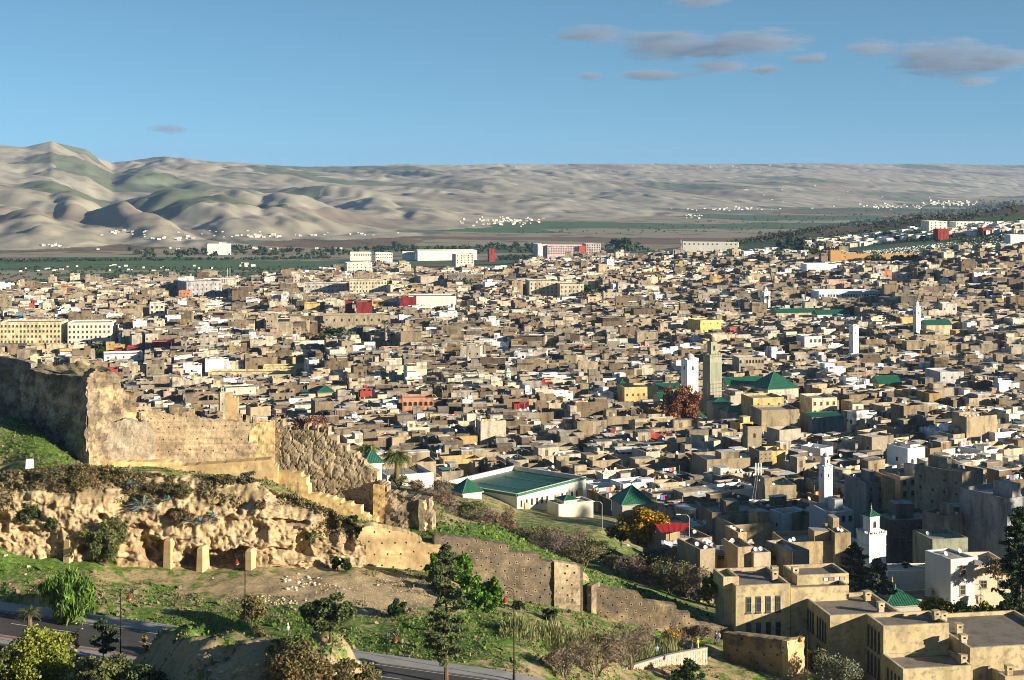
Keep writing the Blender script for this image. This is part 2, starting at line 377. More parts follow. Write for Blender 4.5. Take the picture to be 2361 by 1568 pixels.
def grassmap(u, v, y):
    """how green the near slope is, from picture position"""
    g = np.full(u.shape, .5)
    def blob(cu, cv, su, sv, a):
        nonlocal g; g = g + a * np.exp(-((u - cu) / su) ** 2 - ((v - cv) / sv) ** 2)
    for q in [(60, 1290, 200, 40, .16), (300, 1440, 260, 30, .12), (100, 1040, 110, 55, .16), (560, 1440, 240, 35, .12), (900, 1490, 200, 40, .1), (1100, 1460, 150, 50, .12), (1150, 1240, 180, 30, .06),
              (1300, 1300, 220, 35, .26), (1480, 1370, 160, 35, .3), (1120, 1230, 130, 28, .2), (30, 1060, 100, 20, -.1), (880, 1370, 160, 34, -.35), (700, 1350, 110, 28, -.16), (560, 1360, 120, 14, -.12), (520, 1510, 260, 40, -.1), (900, 1560, 160, 18, -.25),
              (1060, 1200, 50, 16, -.08), (150, 1100, 200, 12, -.15), (450, 1098, 250, 14, .02), (760, 1170, 100, 20, .0), (1200, 1540, 120, 22, -.04), (1500, 1540, 160, 20, -.06), (300, 1330, 180, 12, -.08), (700, 1260, 140, 60, -.1)]:
        blob(*q)
    g = np.where((y < 184) & (u > 290) & (u < 850), g - .06, g)
    g = np.where(y > 262, np.minimum(g, .56) - .02, g)
    return g
def add_grass_attr(o, us, ys):
    U, Y = np.meshgrid(us, ys); X = (U - CU) / F * Y; Z = Hh(X, Y); Vv = HV - Z / Y * F
    a = o.data.attributes.new('grass', 'FLOAT', 'POINT')
    a.data.foreach_set('value', grassmap(U, Vv, Y).astype(np.float32).ravel())
us_n = np.arange(-260, 2661, 7.5); ys_n = np.concatenate([np.arange(140, 212, .6), np.arange(212, 256, .36), np.arange(256, 400.1, 1.5)])
slope = grid_mesh('slope', us_n, ys_n, M_ground); add_grass_attr(slope, us_n, ys_n)

M_town = mat('town_ground', (.12, .10, .08), .95, [(.05, (.05, .06, .03), .8, 4, .5, .6)])
us_m = np.arange(-260, 2661, 13.); ys_m = np.concatenate([np.geomspace(399, 2300, 180)])
mid = grid_mesh('town_ground', us_m, ys_m, M_town)

def field_mat(name, base, hills):
    """far land: pale soil with green and brown plots"""
    m = mat(name, base, .95, [(.004, (.30, .265, .19), .7, 5, .45, .62), (.02, (.19, .17, .12), .5, 8, .5, .66)])
    nt = m.node_tree; N = nt.nodes; L = nt.links; b = N['Principled BSDF']; cur = b.inputs['Base Color'].links[0].from_socket
    g = N.new('ShaderNodeNewGeometry'); mp = N.new('ShaderNodeMapping'); L.new(g.outputs['Position'], mp.inputs[0])
    mp.inputs['Scale'].default_value = (.0016, .0042, .0) if not hills else (.0024, .0034, 0.); mp.inputs['Rotation'].default_value = (0, 0, .35)
    nz = N.new('ShaderNodeTexNoise'); nz.inputs['Scale'].default_value = .004; L.new(g.outputs['Position'], nz.inputs['Vector'])
    va = N.new('ShaderNodeVectorMath'); va.operation = 'MULTIPLY_ADD'; L.new(nz.outputs['Color'], va.inputs[0]); va.inputs[1].default_value = (.8, .8, 0); L.new(mp.outputs[0], va.inputs[2])
    vo = N.new('ShaderNodeTexVoronoi'); vo.inputs['Scale'].default_value = 1; L.new(va.outputs[0], vo.inputs['Vector'])
    s3 = N.new('ShaderNodeSeparateColor'); L.new(vo.outputs['Color'], s3.inputs[0])
    def mixin(sock, lo, hi, col, amt, mode=None):
        nonlocal cur
        r = N.new('ShaderNodeMapRange'); r.inputs['From Min'].default_value = lo; r.inputs['From Max'].default_value = hi; r.inputs['To Max'].default_value = amt
        L.new(sock, r.inputs['Value']); mx = N.new('ShaderNodeMix'); mx.data_type = 'RGBA'
        L.new(r.outputs[0], mx.inputs[0]); L.new(cur, mx.inputs[6]); mx.inputs[7].default_value = (*col, 1); cur = mx.outputs[2]
    if hills:
        mixin(s3.outputs[0], .80, .82, (.06, .10, .045), .7)
        mixin(s3.outputs[1], .84, .86, (.22, .165, .13), .6)
    else:
        mixin(s3.outputs[0], .55, .57, (.055, .12, .038), .9)
        mixin(s3.outputs[1], .62, .64, (.17, .11, .07), .9)
        t = N.new('ShaderNodeTexNoise'); t.inputs['Scale'].default_value = .02; t.inputs['Detail'].default_value = 7; L.new(g.outputs['Position'], t.inputs['Vector'])
        mixin(t.outputs['Fac'], .56, .64, (.04, .055, .028), .6)
    L.new(cur, b.inputs['Base Color'])
    if hills:
        mp2 = N.new('ShaderNodeMapping'); L.new(g.outputs['Position'], mp2.inputs[0]); mp2.inputs['Scale'].default_value = (.014, .006, .014); mp2.inputs['Rotation'].default_value = (0, 0, -.5)
        tb = N.new('ShaderNodeTexNoise'); tb.noise_type = 'RIDGED_MULTIFRACTAL'; tb.inputs['Scale'].default_value = 1; tb.inputs['Detail'].default_value = 6; L.new(mp2.outputs[0], tb.inputs['Vector'])
        bp = N.new('ShaderNodeBump'); bp.invert = True; bp.inputs['Strength'].default_value = 1; bp.inputs['Distance'].default_value = 11; L.new(tb.outputs['Fac'], bp.inputs['Height']); L.new(bp.outputs[0], b.inputs['Normal'])
    return m
M_hill = field_mat('hill_soil', (.36, .33, .255), True)
M_plain = field_mat('plain_soil', (.27, .23, .145), False)
us_h = np.arange(-300, 2701, 7.)
ys_h = np.concatenate([np.geomspace(2300, 2800, 60)[:-1], np.arange(2800, 7000, 17.), np.arange(7000, 12500, 46.)])
hills = grid_mesh('hills', us_h, ys_h, [M_hill, M_plain])
# flat valley floor takes the plain's material, the hills theirs
U, Y = np.meshgrid(us_h, ys_h); X = (U - CU) / F * Y; Z = Hh(X, Y)
zc = (Z[:-1, :-1] + Z[1:, 1:]) / 2
flat = (zc < -123 + fbm(X[:-1, :-1] / 300, Y[:-1, :-1] / 300, 3, 4) * 3).astype(np.int32)
hills.data.polygons.foreach_set('material_index', flat.ravel())
ys_p = np.geomspace(1330, 2300, 90); 
us_p = np.arange(-260, 2661, 13.)
# cultivated plain between the town's far edge and the hills
plain = grid_mesh('plain', us_p, ys_p, [M_plain, MATS['hill_soil']], dz=.35)

# land under and around the camera, out of the picture
def outer():
    xs = np.concatenate([np.arange(-900, -200, 50.), np.arange(-200, 480, 12.), np.arange(480, 1300, 60.)]); ys = np.concatenate([np.arange(-600, -40, 40.), np.arange(-40, 140, 6.), [139.9]])
    X, Y = np.meshgrid(xs, ys)
    e = Hh(X / np.maximum(Y, 140) * 140 * np.clip(1, 1, 1), np.full(Y.shape, 140.))
    t = ss(10, 140, Y); top = -2 - .00012 * (X ** 2) - np.abs(np.minimum(Y, 0)) * .05
    Z = top * (1 - t) + np.clip(e, -90, -30) * t
    Z = np.where(Y > -10, np.minimum(Z, -2 - .345 * np.maximum(Y, 0)), Z)
    V = np.stack([X, Y, Z], -1).reshape(-1, 3); n = len(xs); i = np.arange(len(ys) - 1)[:, None] * n + np.arange(n - 1)[None, :]
    f = np.stack([i, i + 1, i + n + 1, i + n], -1).reshape(-1, 4)
    o = link('hilltop', V, f, M_ground, smooth=True); o['kind'] = 'structure'
outer()
us_r = np.concatenate([np.arange(2660, 9000, 120.)]); 
side = grid_mesh('hillside', us_r, np.concatenate([np.arange(140, 420, 7.), np.geomspace(425, 2300, 30)]), M_ground)
us_l = np.arange(-6000, -259, 140.)
side2 = grid_mesh('hillside', np.append(us_l, -260), np.concatenate([np.arange(140, 420, 14.), np.geomspace(425, 2300, 30)]), M_ground)

# ------------------------------------------------------------------ haze
hz = MB(); hz.box((-13000, -700, -235), (1, 0), (0, 1), 26000, 14500, 375, bottom=True)
hm = bpy.data.materials.new('haze'); hm.use_nodes = True
for n in list(hm.node_tree.nodes):
    if n.type != 'OUTPUT_MATERIAL': hm.node_tree.nodes.remove(n)
pv = hm.node_tree.nodes.new('ShaderNodeVolumePrincipled'); pv.inputs['Color'].default_value = (.30, .46, .78, 1); pv.inputs['Density'].default_value = HAZE_DENSITY
pv.inputs['Anisotropy'].default_value = .0
hm.node_tree.links.new(pv.outputs[0], hm.node_tree.nodes['Material Output'].inputs['Volume'])
haze = hz.build('haze', hm); tag(haze, 'pale blue haze hanging over the valley and the far hills', 'haze', kind='stuff')
# ------------------------------------------------------------------ materials of the built things
M_rampart = mat('rammed_earth', attr=True, rough=.95, noise=[((.25, .25, 2.6), (.40, .32, .21), .6, 5, .45, .62), (.7, (.14, .11, .085), .75, 7, .5, .68), (4., .45, .6, 5, .5, .7)], bump=.7, bscale=3.)
M_dark_rampart = mat('weathered_rammed_earth', attr=True, rough=.95, noise=[(.35, (.115, .095, .075), .9, 6, .42, .58), ((.4, .4, .9), (.36, .27, .16), .55, 6, .52, .68), (4., .4, .6, 5, .5, .7)], bump=.8, bscale=3.)
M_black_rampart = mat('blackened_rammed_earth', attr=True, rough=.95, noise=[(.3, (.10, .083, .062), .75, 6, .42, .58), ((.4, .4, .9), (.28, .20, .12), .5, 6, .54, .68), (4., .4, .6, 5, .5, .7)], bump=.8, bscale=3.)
M_ochre = mat('ochre_plaster', attr=True, rough=.9, noise=[((.15, .15, .9), (.42, .27, .12), .6, 5, .48, .64), (.9, (.33, .24, .14), .5, 6, .52, .7)], bump=.25, bscale=3.)
M_cliff = mat('cliff_rock', attr=True, rough=.95, noise=[(.4, (.27, .20, .115), .8, 7, .44, .60), (1.6, (.10, .08, .05), .8, 7, .52, .66), ((.25, .25, 1.4), (.52, .42, .28), .6, 5, .5, .64)], bump=1., bscale=2.5)
M_plaster = mat('wall_plaster', attr=True, rough=.9, noise=[((.5, .5, .14), .36, .9, 7, .47, .68), (.22, 1.35, .8, 5, .5, .64), (1.8, .45, .6, 6, .52, .7)], bump=.3, bscale=4.)
M_yellow = mat('yellow_render', attr=True, rough=.85, noise=[((.5, .5, .16), (.33, .265, .15), .9, 7, .43, .6), (.25, (.56, .45, .22), .6, 5, .5, .62), (1.2, (.19, .165, .115), .75, 8, .51, .66)], bump=.15, bscale=5.)
M_white = mat('limewash', attr=True, rough=.8, noise=[((.7, .7, .15), (.42, .38, .32), .6, 6, .52, .74), (1.5, .75, .5, 5, .5, .7)], bump=.15, bscale=4.)
M_roof = mat('flat_roof', attr=True, rough=.95, noise=[(.5, .55, .8, 6, .46, .66), (.12, 1.3, .5, 3, .5, .65), (3., .6, .5, 5, .5, .7)], bump=.25, bscale=5.)
M_green = mat('green_tile', attr=True, rough=.45, spec=.4, noise=[(1.1, (.05, .15, .085), .7, 5, .48, .66), (6., .55, .55, 4, .5, .7)], bump=.3, bscale=8.)
M_dark = mat('dark_opening', (.018, .017, .016), .6, [(3., .5, .5, 3, .5, .7)])
M_glass = mat('window_glass', (.03, .04, .05), .12, [(.8, 1.6, .5, 3, .45, .6)], spec=.6)
M_wood = mat('brown_wood', (.11, .06, .03), .8, [(3., .5, .6, 4, .5, .7)])
M_metal = mat('black_iron', (.02, .02, .022), .5, [(4., 1.5, .4, 3, .5, .7)], metal=.3)
M_grey_metal = mat('grey_metal', (.32, .33, .34), .45, [(3., .6, .5, 3, .5, .7)], metal=.5)
M_lamp_red = mat('red_lamp_paint', (.24, .03, .018), .4, [(5., .6, .5, 3, .5, .7)])
M_sheet = mat('coloured_cloth', attr=True, rough=.8, noise=[(2., .6, .5, 4, .5, .7)])
M_asphalt = mat('asphalt', (.062, .06, .058), .85, [(.4, 1.4, .5, 4, .48, .62), (5., .7, .6, 5, .5, .7)], bump=.15, bscale=20.)
M_pave = mat('grey_paving', (.30, .295, .285), .85, [(.6, .75, .6, 6, .47, .62), (4., .75, .6, 4, .5, .7)], bump=.2, bscale=10.)
M_redpave = mat('red_paving', (.30, .13, .10), .85, [(2., .7, .6, 5, .47, .62)])
M_paint = mat('road_paint', (.62, .60, .56), .7, [(3., .5, .8, 5, .5, .66)])

TAN = (.42, .335, .215); BROWN = (.24, .18, .115); DARKW = (.17, .135, .10); OCH = (.56, .39, .17); CREAM = (.62, .55, .41); WHITE = (.78, .77, .74); YEL = (.60, .46, .22)

# ------------------------------------------------------------------ ramparts: a lattice of small cells
def rampart(name, base, top, m, col, cell=.32, thick=1.3, holes=None, rough=.10, boulder=0, bury=2.5, parent=None, topcol=None, seed=1, batter=0., zlay=.0, minz=None, ragged=.12, topmat=None, holecol=None):
    """base: [(x, y)] plan points of the front face; top: function of distance s -> top height; bottom from the ground"""
    base = np.array(base, float); seg = np.hypot(*np.diff(base, axis=0).T); cum = np.concatenate([[0], np.cumsum(seg)]); Ls = cum[-1]
    ns = max(2, int(Ls / cell)); s = np.linspace(0, Ls, ns + 1)
    X0 = np.interp(s, cum, base[:, 0]); Y0 = np.interp(s, cum, base[:, 1])
    tx = np.gradient(X0); ty = np.gradient(Y0); tl = np.hypot(tx, ty); tx /= tl; ty /= tl; nx, ny = ty, -tx      # normal towards the camera side
    tp = np.array([top(q) for q in s]) + fbm(s * 1.1, s * 0 + seed, 3, seed) * ragged
    g = Hh(X0, Y0 - .3) - bury
    if minz is not None: g = np.maximum(g, minz - 3)
    z0 = g.min(); nz = int((tp.max() - z0) / cell) + 2; zl = z0 + np.arange(nz + 1) * cell
    S, Zz = np.meshgrid(s, zl, indexing='ij')
    d = fbm(S * .35, Zz * .5, 4, seed + 3) * rough * 2 + fbm(S * 1.6, Zz * 2.0, 2, seed + 9) * rough
    crack = np.zeros_like(S)
    if boulder:
        wS = S + fbm(S * .8, Zz * .8, 2, seed + 2) * .5; wZ = Zz + fbm(S * .7, Zz * .7, 2, seed + 4) * .5
        a, b2 = voro(wS / (1.55 * boulder), wZ / (1.9 * boulder), seed); e = np.clip((b2 - a) / .16, 0, 1); d = d + (e ** .6) * .19 - .19 + (1 - a) * .05
        a, b2 = voro(wS / .8, wZ / .85, seed + 8); d = d + np.clip((b2 - a) / .2, 0, 1) * .04
        crack = e
    if zlay: d = d + zlay * np.sign(np.sin(Zz / .85 * 2 * math.pi)) * .5
    d = d + batter * (tp[:, None] - Zz)
    Zc = np.minimum(Zz, tp[:, None])
    jit = rough * .7
    Xf = X0[:, None] + nx[:, None] * d; Yf = Y0[:, None] + ny[:, None] * d
    Xb = X0[:, None] - nx[:, None] * (thick + fbm(S * .5, Zz * .5, 2, seed + 31) * .15) + 0 * Zz; Yb = Y0[:, None] - ny[:, None] * thick + 0 * Zz
    inside = (zl[None, :-1] < np.minimum(tp[:-1], tp[1:])[:, None] - .04) & (zl[None, 1:] > np.minimum(g[:-1], g[1:])[:, None])
    hole = np.zeros_like(inside)
    if holes:
        sx_, sz_, hw = holes
        rs = np.round((zl[:-1]) / sz_)
        for k in range(nz):
            zc = zl[k] + cell / 2; row = round(zc / sz_)
            if abs(zc - row * sz_) < cell * .5:
                off = (row % 2) * sx_ * .5
                for q in np.arange(off, Ls, sx_):
                    i = int((q + rnd.uniform(-.15, .15)) / cell)
                    if 1 < i < ns - 2 and inside[i, k] and inside[i, min(k + 1, nz - 1)]:
                        if rnd.random() < .86: hole[i, min(k + rnd.choice([0, 0, 0, 1]), nz - 1)] = True
    V = []; FQ = []; CO = []
    n1 = nz + 1
    Vf = np.stack([Xf, Yf, Zc], -1).reshape(-1, 3); Vb = np.stack([Xb, Yb, Zc], -1).reshape(-1, 3); off = len(Vf)
    idx = lambda i, k: i * n1 + k
    hole &= inside; ii, kk = np.nonzero(inside & ~hole)
    a = idx(ii, kk); b_ = idx(ii + 1, kk); c_ = idx(ii + 1, kk + 1); d_ = idx(ii, kk + 1)
    FQ.append(np.stack([a, b_, c_, d_], -1))
    hole &= inside; i2, k2 = np.nonzero(inside)
    a = idx(i2, k2); b_ = idx(i2 + 1, k2); c_ = idx(i2 + 1, k2 + 1); d_ = idx(i2, k2 + 1)
    FQ.append(np.stack([b_ + off, a + off, d_ + off, c_ + off], -1))
    # rims
    pad = np.pad(inside, 1)
    I = pad[1:-1, 1:-1]
    for (di, dk, e0, e1) in [(0, 1, (0, 1), (1, 1)), (1, 0, (1, 1), (1, 0)), (-1, 0, (0, 0), (0, 1))]:
        nb = pad[1 + di:1 + di + ns, 1 + dk:1 + dk + nz]
        i3, k3 = np.nonzero(I & ~nb)
        p = idx(i3 + e0[0], k3 + e0[1]); q = idx(i3 + e1[0], k3 + e1[1])
        FQ.append(np.stack([p, q, q + off, p + off], -1))
    nmain = sum(len(f) for f in FQ)
    V = [Vf, Vb]; nb0 = off * 2
    hi, hk = np.nonzero(hole); hv = []; hf = []
    for i, k in zip(hi, hk):
        cs = [idx(i, k), idx(i + 1, k), idx(i + 1, k + 1), idx(i, k + 1)]; c4 = Vf[cs]; cen = c4.mean(0)
        ins = cen + (c4 - cen) * hw; n0 = nb0 + len(hv); nrm = np.array([nx[i], ny[i], 0]) * 1.0
        hv += list(ins); hv += list(ins - nrm)
        for j in range(4):
            q = (j + 1) % 4
            hf.append((cs[j], cs[q], n0 + q, n0 + j)); hf.append((n0 + j, n0 + q, n0 + 4 + q, n0 + 4 + j))
        hf.append((n0 + 4, n0 + 5, n0 + 6, n0 + 7))
    if hv: V.append(np.array(hv)); FQ.append(np.array(hf))
    V = np.concatenate(V); FQ = np.concatenate(FQ)
    # colour: crusts, patches around the holes
    fc = V[FQ].mean(1)
    base_c = np.array(col)
    pt = fbm(fc[:, 0] * .22 + fc[:, 1] * .2, fc[:, 2] * .35, 4, seed + 50)[:, None]
    tc_ = np.array(topcol if topcol else (col[0] * 1.15, col[1] * 1.15, col[2] * 1.1))
    cc = base_c * (1 + .28 * pt) + (tc_ - base_c) * np.clip(pt * 1.6, 0, 1)
    if hv:
        cc[-len(hf):] = np.array(holecol or (.36, .27, .16)) * .9; rim = np.zeros(len(hf), bool)
        for j in (0, 2, 4, 6): rim[j::9] = True
        if holecol: cc[-len(hf):][rim] = (.52, .41, .28)
    if parent is not None: V = V - np.array(parent['_o'])
    used = np.unique(FQ); rm = np.full(len(V), -1); rm[used] = np.arange(len(used))
    return link(name, V[used], rm[FQ], m, parent, cc)

def top_uv(pts, y_of_s, L):
    """pts: [(s fraction, v)] -> top height function, steps allowed"""
    fr = np.array([p[0] for p in pts]); vv = np.array([p[1] for p in pts], float)
    def f(s):
        t = s / L; y = y_of_s(t)
        return -(np.interp(t, fr, vv) - HV) / F * y
    return f
def plan(u0, y0, u1, y1): return [((u0 - CU) / F * y0, y0), ((u1 - CU) / F * y1, y1)]
def wall_uv(name, u0, y0, u1, y1, tops, m, col, parent=None, **k):
    """tops as (u, v)"""
    p = plan(u0, y0, u1, y1); L = math.dist(*p)
    def uat(t):
        x = p[0][0] + (p[1][0] - p[0][0]) * t; y = p[0][1] + (p[1][1] - p[0][1]) * t
        return CU + F * x / y, y
    us = [q[0] for q in tops]; vs = [q[1] for q in tops]
    def f(s):
        u, y = uat(s / L); return -(np.interp(u, us, vs) - HV) / F * y
    return rampart(name, p, f, m, col, parent=parent, **k)

def steps(pts):
    """stair profile: list of (u, v) treads, each held until the next u"""
    out = []
    for i, (u, v) in enumerate(pts):
        if i: out.append((u - .2, pts[i - 1][1] + (v - pts[i - 1][1]) * 0 ))
        out.append((u, v))
    return out
def crenel(u0, v0, u1, v1, merlons, gap=14):
    out = []; c = [(u0, 0)]
    f = lambda u: v0 + (v1 - v0) * (u - u0) / (u1 - u0)
    out = [(u0, f(u0) + gap)]
    for (a, b) in merlons:
        out += [(a - .3, f(a) + gap), (a, f(a)), (b, f(b)), (b + .3, f(b) + gap)]
    out.append((u1, f(u1) + gap)); return out

T = thing('bastion', 'tall ruined stone bastion with blackened left face and grassy top on the cliff', 'bastion', P(200, 1065, 239))
wall_uv('shaded_wall', 48, 259, 204, 238.5, [(48, 858), (58, 851), (72, 850), (112, 861), (160, 868), (204, 877)], M_dark_rampart, (.36, .30, .22), T, cell=.34, rough=.16, boulder=1.25, thick=2.4, seed=3, batter=.03, holes=(1.7, 1.6, .45))
wall_uv('sunlit_wall', 203, 238.3, 326, 243.5, [(203, 872), (222, 853), (262, 866), (280, 876), (284, 905), (300, 912), (308, 925), (322, 950), (326, 968)], M_dark_rampart, (.42, .315, .19), T, cell=.3, rough=.18, thick=2.6, seed=12, ragged=.35, boulder=0)
# rubble core and turf on top
def plateau(name, pts, vtop, m, col, parent, amp=.5):
    us = np.linspace(0, 1, 34); vs = np.linspace(0, 1, 14); U_, W_ = np.meshgrid(us, vs)
    (a, b, c, d) = [np.array(p) for p in pts]
    Q = (a * (1 - U_[..., None]) + b * U_[..., None]) * (1 - W_[..., None]) + (d * (1 - U_[..., None]) + c * U_[..., None]) * W_[..., None]
    n = fbm(Q[..., 0] * .5, Q[..., 1] * .5, 4, 71)
    Q[..., 2] += n * amp * np.clip(np.minimum(U_, 1 - U_) * 8, 0, 1); V = Q.reshape(-1, 3)
    i = np.arange(13)[:, None] * 34 + np.arange(33)[None]; f = np.stack([i, i + 1, i + 35, i + 34], -1).reshape(-1, 4)
    return link(name, V - np.array(parent['_o']), f, m, parent, np.tile(col, (len(f), 1)), smooth=True)
M_turf = mat('dry_turf', attr=True, rough=.95, noise=[(1.2, (.16, .15, .05), .8, 6, .47, .6), (3.5, (.10, .08, .05), .7, 6, .52, .66)], bump=.9, bscale=3.)
plateau('turf_top', [P(203, 875, 239.5), P(288, 872, 243), P(240, 845, 262), P(66, 842, 262)], 0, M_turf, (.36, .28, .16), T, .7)
# core rubble bulging between the two walls
wall_uv('broken_core', 276, 244.2, 330, 249, [(276, 880), (285, 899), (300, 906), (318, 944), (330, 972)], M_dark_rampart, (.30, .23, .13), T, cell=.35, rough=.4, thick=1.5, seed=15, ragged=.5, boulder=1)
wall_uv('patched_base', 222, 239.6, 358, 242, [(222, 985), (240, 972), (300, 968), (330, 972), (345, 975), (358, 1000)], M_rampart, (.42, .35, .26), T, cell=.3, rough=.07, thick=1.5, seed=19, ragged=.2, boulder=0, holes=None)

mer = [(331, 347), (402, 412), (420, 432), (436, 452), (501, 517), (546, 562), (567, 576), (581, 592)]
T = thing('curtain_wall', 'long straight crenellated rammed earth wall right of the bastion', 'town wall', P(480, 1090, 244))
wall_uv('wall', 325, 243, 632, 245.5, crenel(325, 929, 632, 966, mer, 17), M_rampart, (.40, .305, .19), T, cell=.27, rough=.05, zlay=.05, holes=(1.7, 1.75, .7), seed=22, ragged=.16, thick=1.1)
wall_uv('plastered_patch', 575, 245.0, 633, 245.2, [(575, 992), (600, 975), (633, 968)], M_ochre, (.50, .37, .19), T, cell=.3, rough=.09, seed=25, ragged=.2, thick=.5)
T2 = thing('plinth_wall', 'low smooth ochre plinth along the foot of the crenellated wall', 'plinth', P(400, 1100, 241))
wall_uv('wall', 210, 239.2, 640, 240.6, [(210, 1063), (400, 1066), (420, 1075), (600, 1061), (625, 1058), (640, 1076)], M_ochre, (.54, .40, .20), T2, cell=.3, rough=.03, seed=28, thick=2.5, ragged=.05, holes=(4.6, 1.9, .3))

T = thing('stepped_wall', 'dark cracked boulder-faced wall stepping down the slope', 'town wall', P(760, 1150, 242))
st = [(626, 964), (640, 964), (641, 973), (652, 966), (653, 984), (668, 982), (669, 993), (690, 990), (700, 991), (701, 978), (712, 978), (713, 992), (724, 993), (725, 981), (736, 981), (737, 997), (746, 998), (747, 984), (757, 985), (758, 1005), (777, 1006), (778, 1025), (800, 1027), (801, 1041), (826, 1045), (827, 1058), (842, 1062), (843, 1072), (860, 1083), (872, 1089), (873, 1113), (888, 1118), (900, 1123)]
wall_uv('wall', 626, 245.8, 893, 242.2, st, M_rampart, (.38, .30, .19), T, cell=.23, rough=.055, boulder=1.15, thick=1.7, holes=(1.6, 1.5, .95), seed=33, ragged=.03, topcol=(.38, .31, .2))
T2 = thing('stepped_plinth', 'smooth ochre plinth stepping down along the foot of the cracked wall', 'plinth', P(720, 1150, 239))
wall_uv('wall', 636, 241.8, 868, 239.2, steps([(636, 1088), (672, 1090), (694, 1101), (708, 1120), (712, 1139), (735, 1143), (752, 1147), (770, 1153), (790, 1160), (812, 1168), (834, 1186), (850, 1194)]), M_ochre, (.55, .40, .20), T2, cell=.3, rough=.03, thick=1.8, holes=(3.4, 1.5, .35), seed=35, ragged=.03)
T = thing('eroded_wall_block', 'eroded wall block with a crumbling right end below the cracked wall', 'town wall', P(940, 1240, 236))
wall_uv('wall', 876, 241.2, 997, 239.4, [(876, 1108), (893, 1124), (894, 1134), (930, 1136), (931, 1143), (960, 1144), (961, 1149), (989, 1149), (990, 1168), (993, 1182), (1000, 1190)], M_dark_rampart, (.38, .29, .185), T, cell=.27, rough=.14, boulder=1.5, thick=2.2, holes=(1.7, 1.5, .5), seed=38, ragged=.12)
wall_uv('buttress', 860, 241.1, 886, 240.9, [(860, 1118), (886, 1120)], M_ochre, (.50, .34, .15), T, cell=.3, rough=.08, thick=1.6, seed=39, ragged=.1)
wall_uv('right_end', 985, 239.1, 999, 242, [(985, 1152), (999, 1158)], M_rampart, (.50, .40, .25), T, cell=.3, rough=.22, thick=1.4, seed=40, ragged=.3, boulder=1)
T = thing('retaining_wall', 'plain ochre plastered retaining wall with rows of small holes beside the cliff', 'retaining wall', P(920, 1310, 229))
wall_uv('wall', 818, 228.6, 1016, 229.8, [(818, 1250), (836, 1216), (860, 1213), (900, 1222), (945, 1232), (975, 1247), (977, 1254), (995, 1256), (1016, 1256)], M_ochre, (.54, .40, .21), T, cell=.27, rough=.035, thick=2.6, holes=(1.9, 1.7, .8), seed=44, ragged=.05)

T = thing('holed_wall', 'dark rammed earth wall peppered with putlog holes stepping down above the lawn', 'town wall', P(1180, 1380, 234))
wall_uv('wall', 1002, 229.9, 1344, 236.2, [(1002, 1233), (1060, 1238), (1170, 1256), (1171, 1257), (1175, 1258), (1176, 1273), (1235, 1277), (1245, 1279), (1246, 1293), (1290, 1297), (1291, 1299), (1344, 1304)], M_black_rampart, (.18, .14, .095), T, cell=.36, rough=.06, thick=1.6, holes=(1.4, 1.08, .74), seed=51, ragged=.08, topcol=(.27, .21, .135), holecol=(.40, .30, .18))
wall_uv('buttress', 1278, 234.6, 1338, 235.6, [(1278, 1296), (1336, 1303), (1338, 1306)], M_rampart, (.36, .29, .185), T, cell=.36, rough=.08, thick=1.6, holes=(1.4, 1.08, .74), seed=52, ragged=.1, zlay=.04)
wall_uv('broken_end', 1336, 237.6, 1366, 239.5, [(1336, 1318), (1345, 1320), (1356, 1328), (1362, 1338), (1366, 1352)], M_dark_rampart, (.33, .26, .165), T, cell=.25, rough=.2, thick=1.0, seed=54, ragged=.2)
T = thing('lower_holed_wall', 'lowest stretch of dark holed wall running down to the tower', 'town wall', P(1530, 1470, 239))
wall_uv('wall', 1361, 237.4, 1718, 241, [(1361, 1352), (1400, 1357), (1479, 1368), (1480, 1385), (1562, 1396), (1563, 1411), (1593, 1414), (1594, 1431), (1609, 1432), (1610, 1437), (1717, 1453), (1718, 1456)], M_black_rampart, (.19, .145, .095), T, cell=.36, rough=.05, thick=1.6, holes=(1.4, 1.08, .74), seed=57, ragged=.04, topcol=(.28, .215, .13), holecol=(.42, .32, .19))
wall_uv('corner_pier', 1353, 236.6, 1364, 236.2, [(1353, 1349), (1364, 1351)], M_dark_rampart, (.24, .18, .115), T, cell=.25, rough=.04, thick=2.8, seed=58, ragged=.02)
T = thing('square_tower', 'square brown rammed earth tower at the bottom edge with a sunlit right side', 'tower', P(1760, 1568, 228))
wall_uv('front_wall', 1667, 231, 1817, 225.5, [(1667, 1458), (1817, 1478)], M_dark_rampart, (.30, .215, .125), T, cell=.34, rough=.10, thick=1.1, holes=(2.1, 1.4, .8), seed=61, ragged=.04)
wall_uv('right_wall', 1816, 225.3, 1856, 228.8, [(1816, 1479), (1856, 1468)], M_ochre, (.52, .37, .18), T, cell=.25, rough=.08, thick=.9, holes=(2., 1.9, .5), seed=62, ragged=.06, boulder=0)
mb = MB(); a = P(1668, 1462, 231.8); b = P(1816, 1483, 226.5); c = P(1854, 1473, 229.4); d = P(1700, 1455, 234.6)
mb.quad(a, b, c, d, (.30, .23, .14)); mb.build('roof_deck', M_rampart, T)
# far left wall behind the bastion
T = thing('back_wall', 'dark shaded rampart running behind the bastion at the left edge', 'town wall', P(0, 930, 262))
wall_uv('wall', -90, 268, 72, 258.5, [(-90, 812), (0, 822), (60, 832), (72, 838)], M_dark_rampart, (.26, .23, .19), T, cell=.34, rough=.06, thick=1.2, seed=66, ragged=.05, holes=(2.5, 1.8, .5))
wall_uv('end_post', 70, 260.5, 86, 260.8, [(70, 820), (78, 816), (86, 818)], M_ochre, (.58, .47, .28), T, cell=.3, rough=.04, thick=.8, seed=67, ragged=.04)

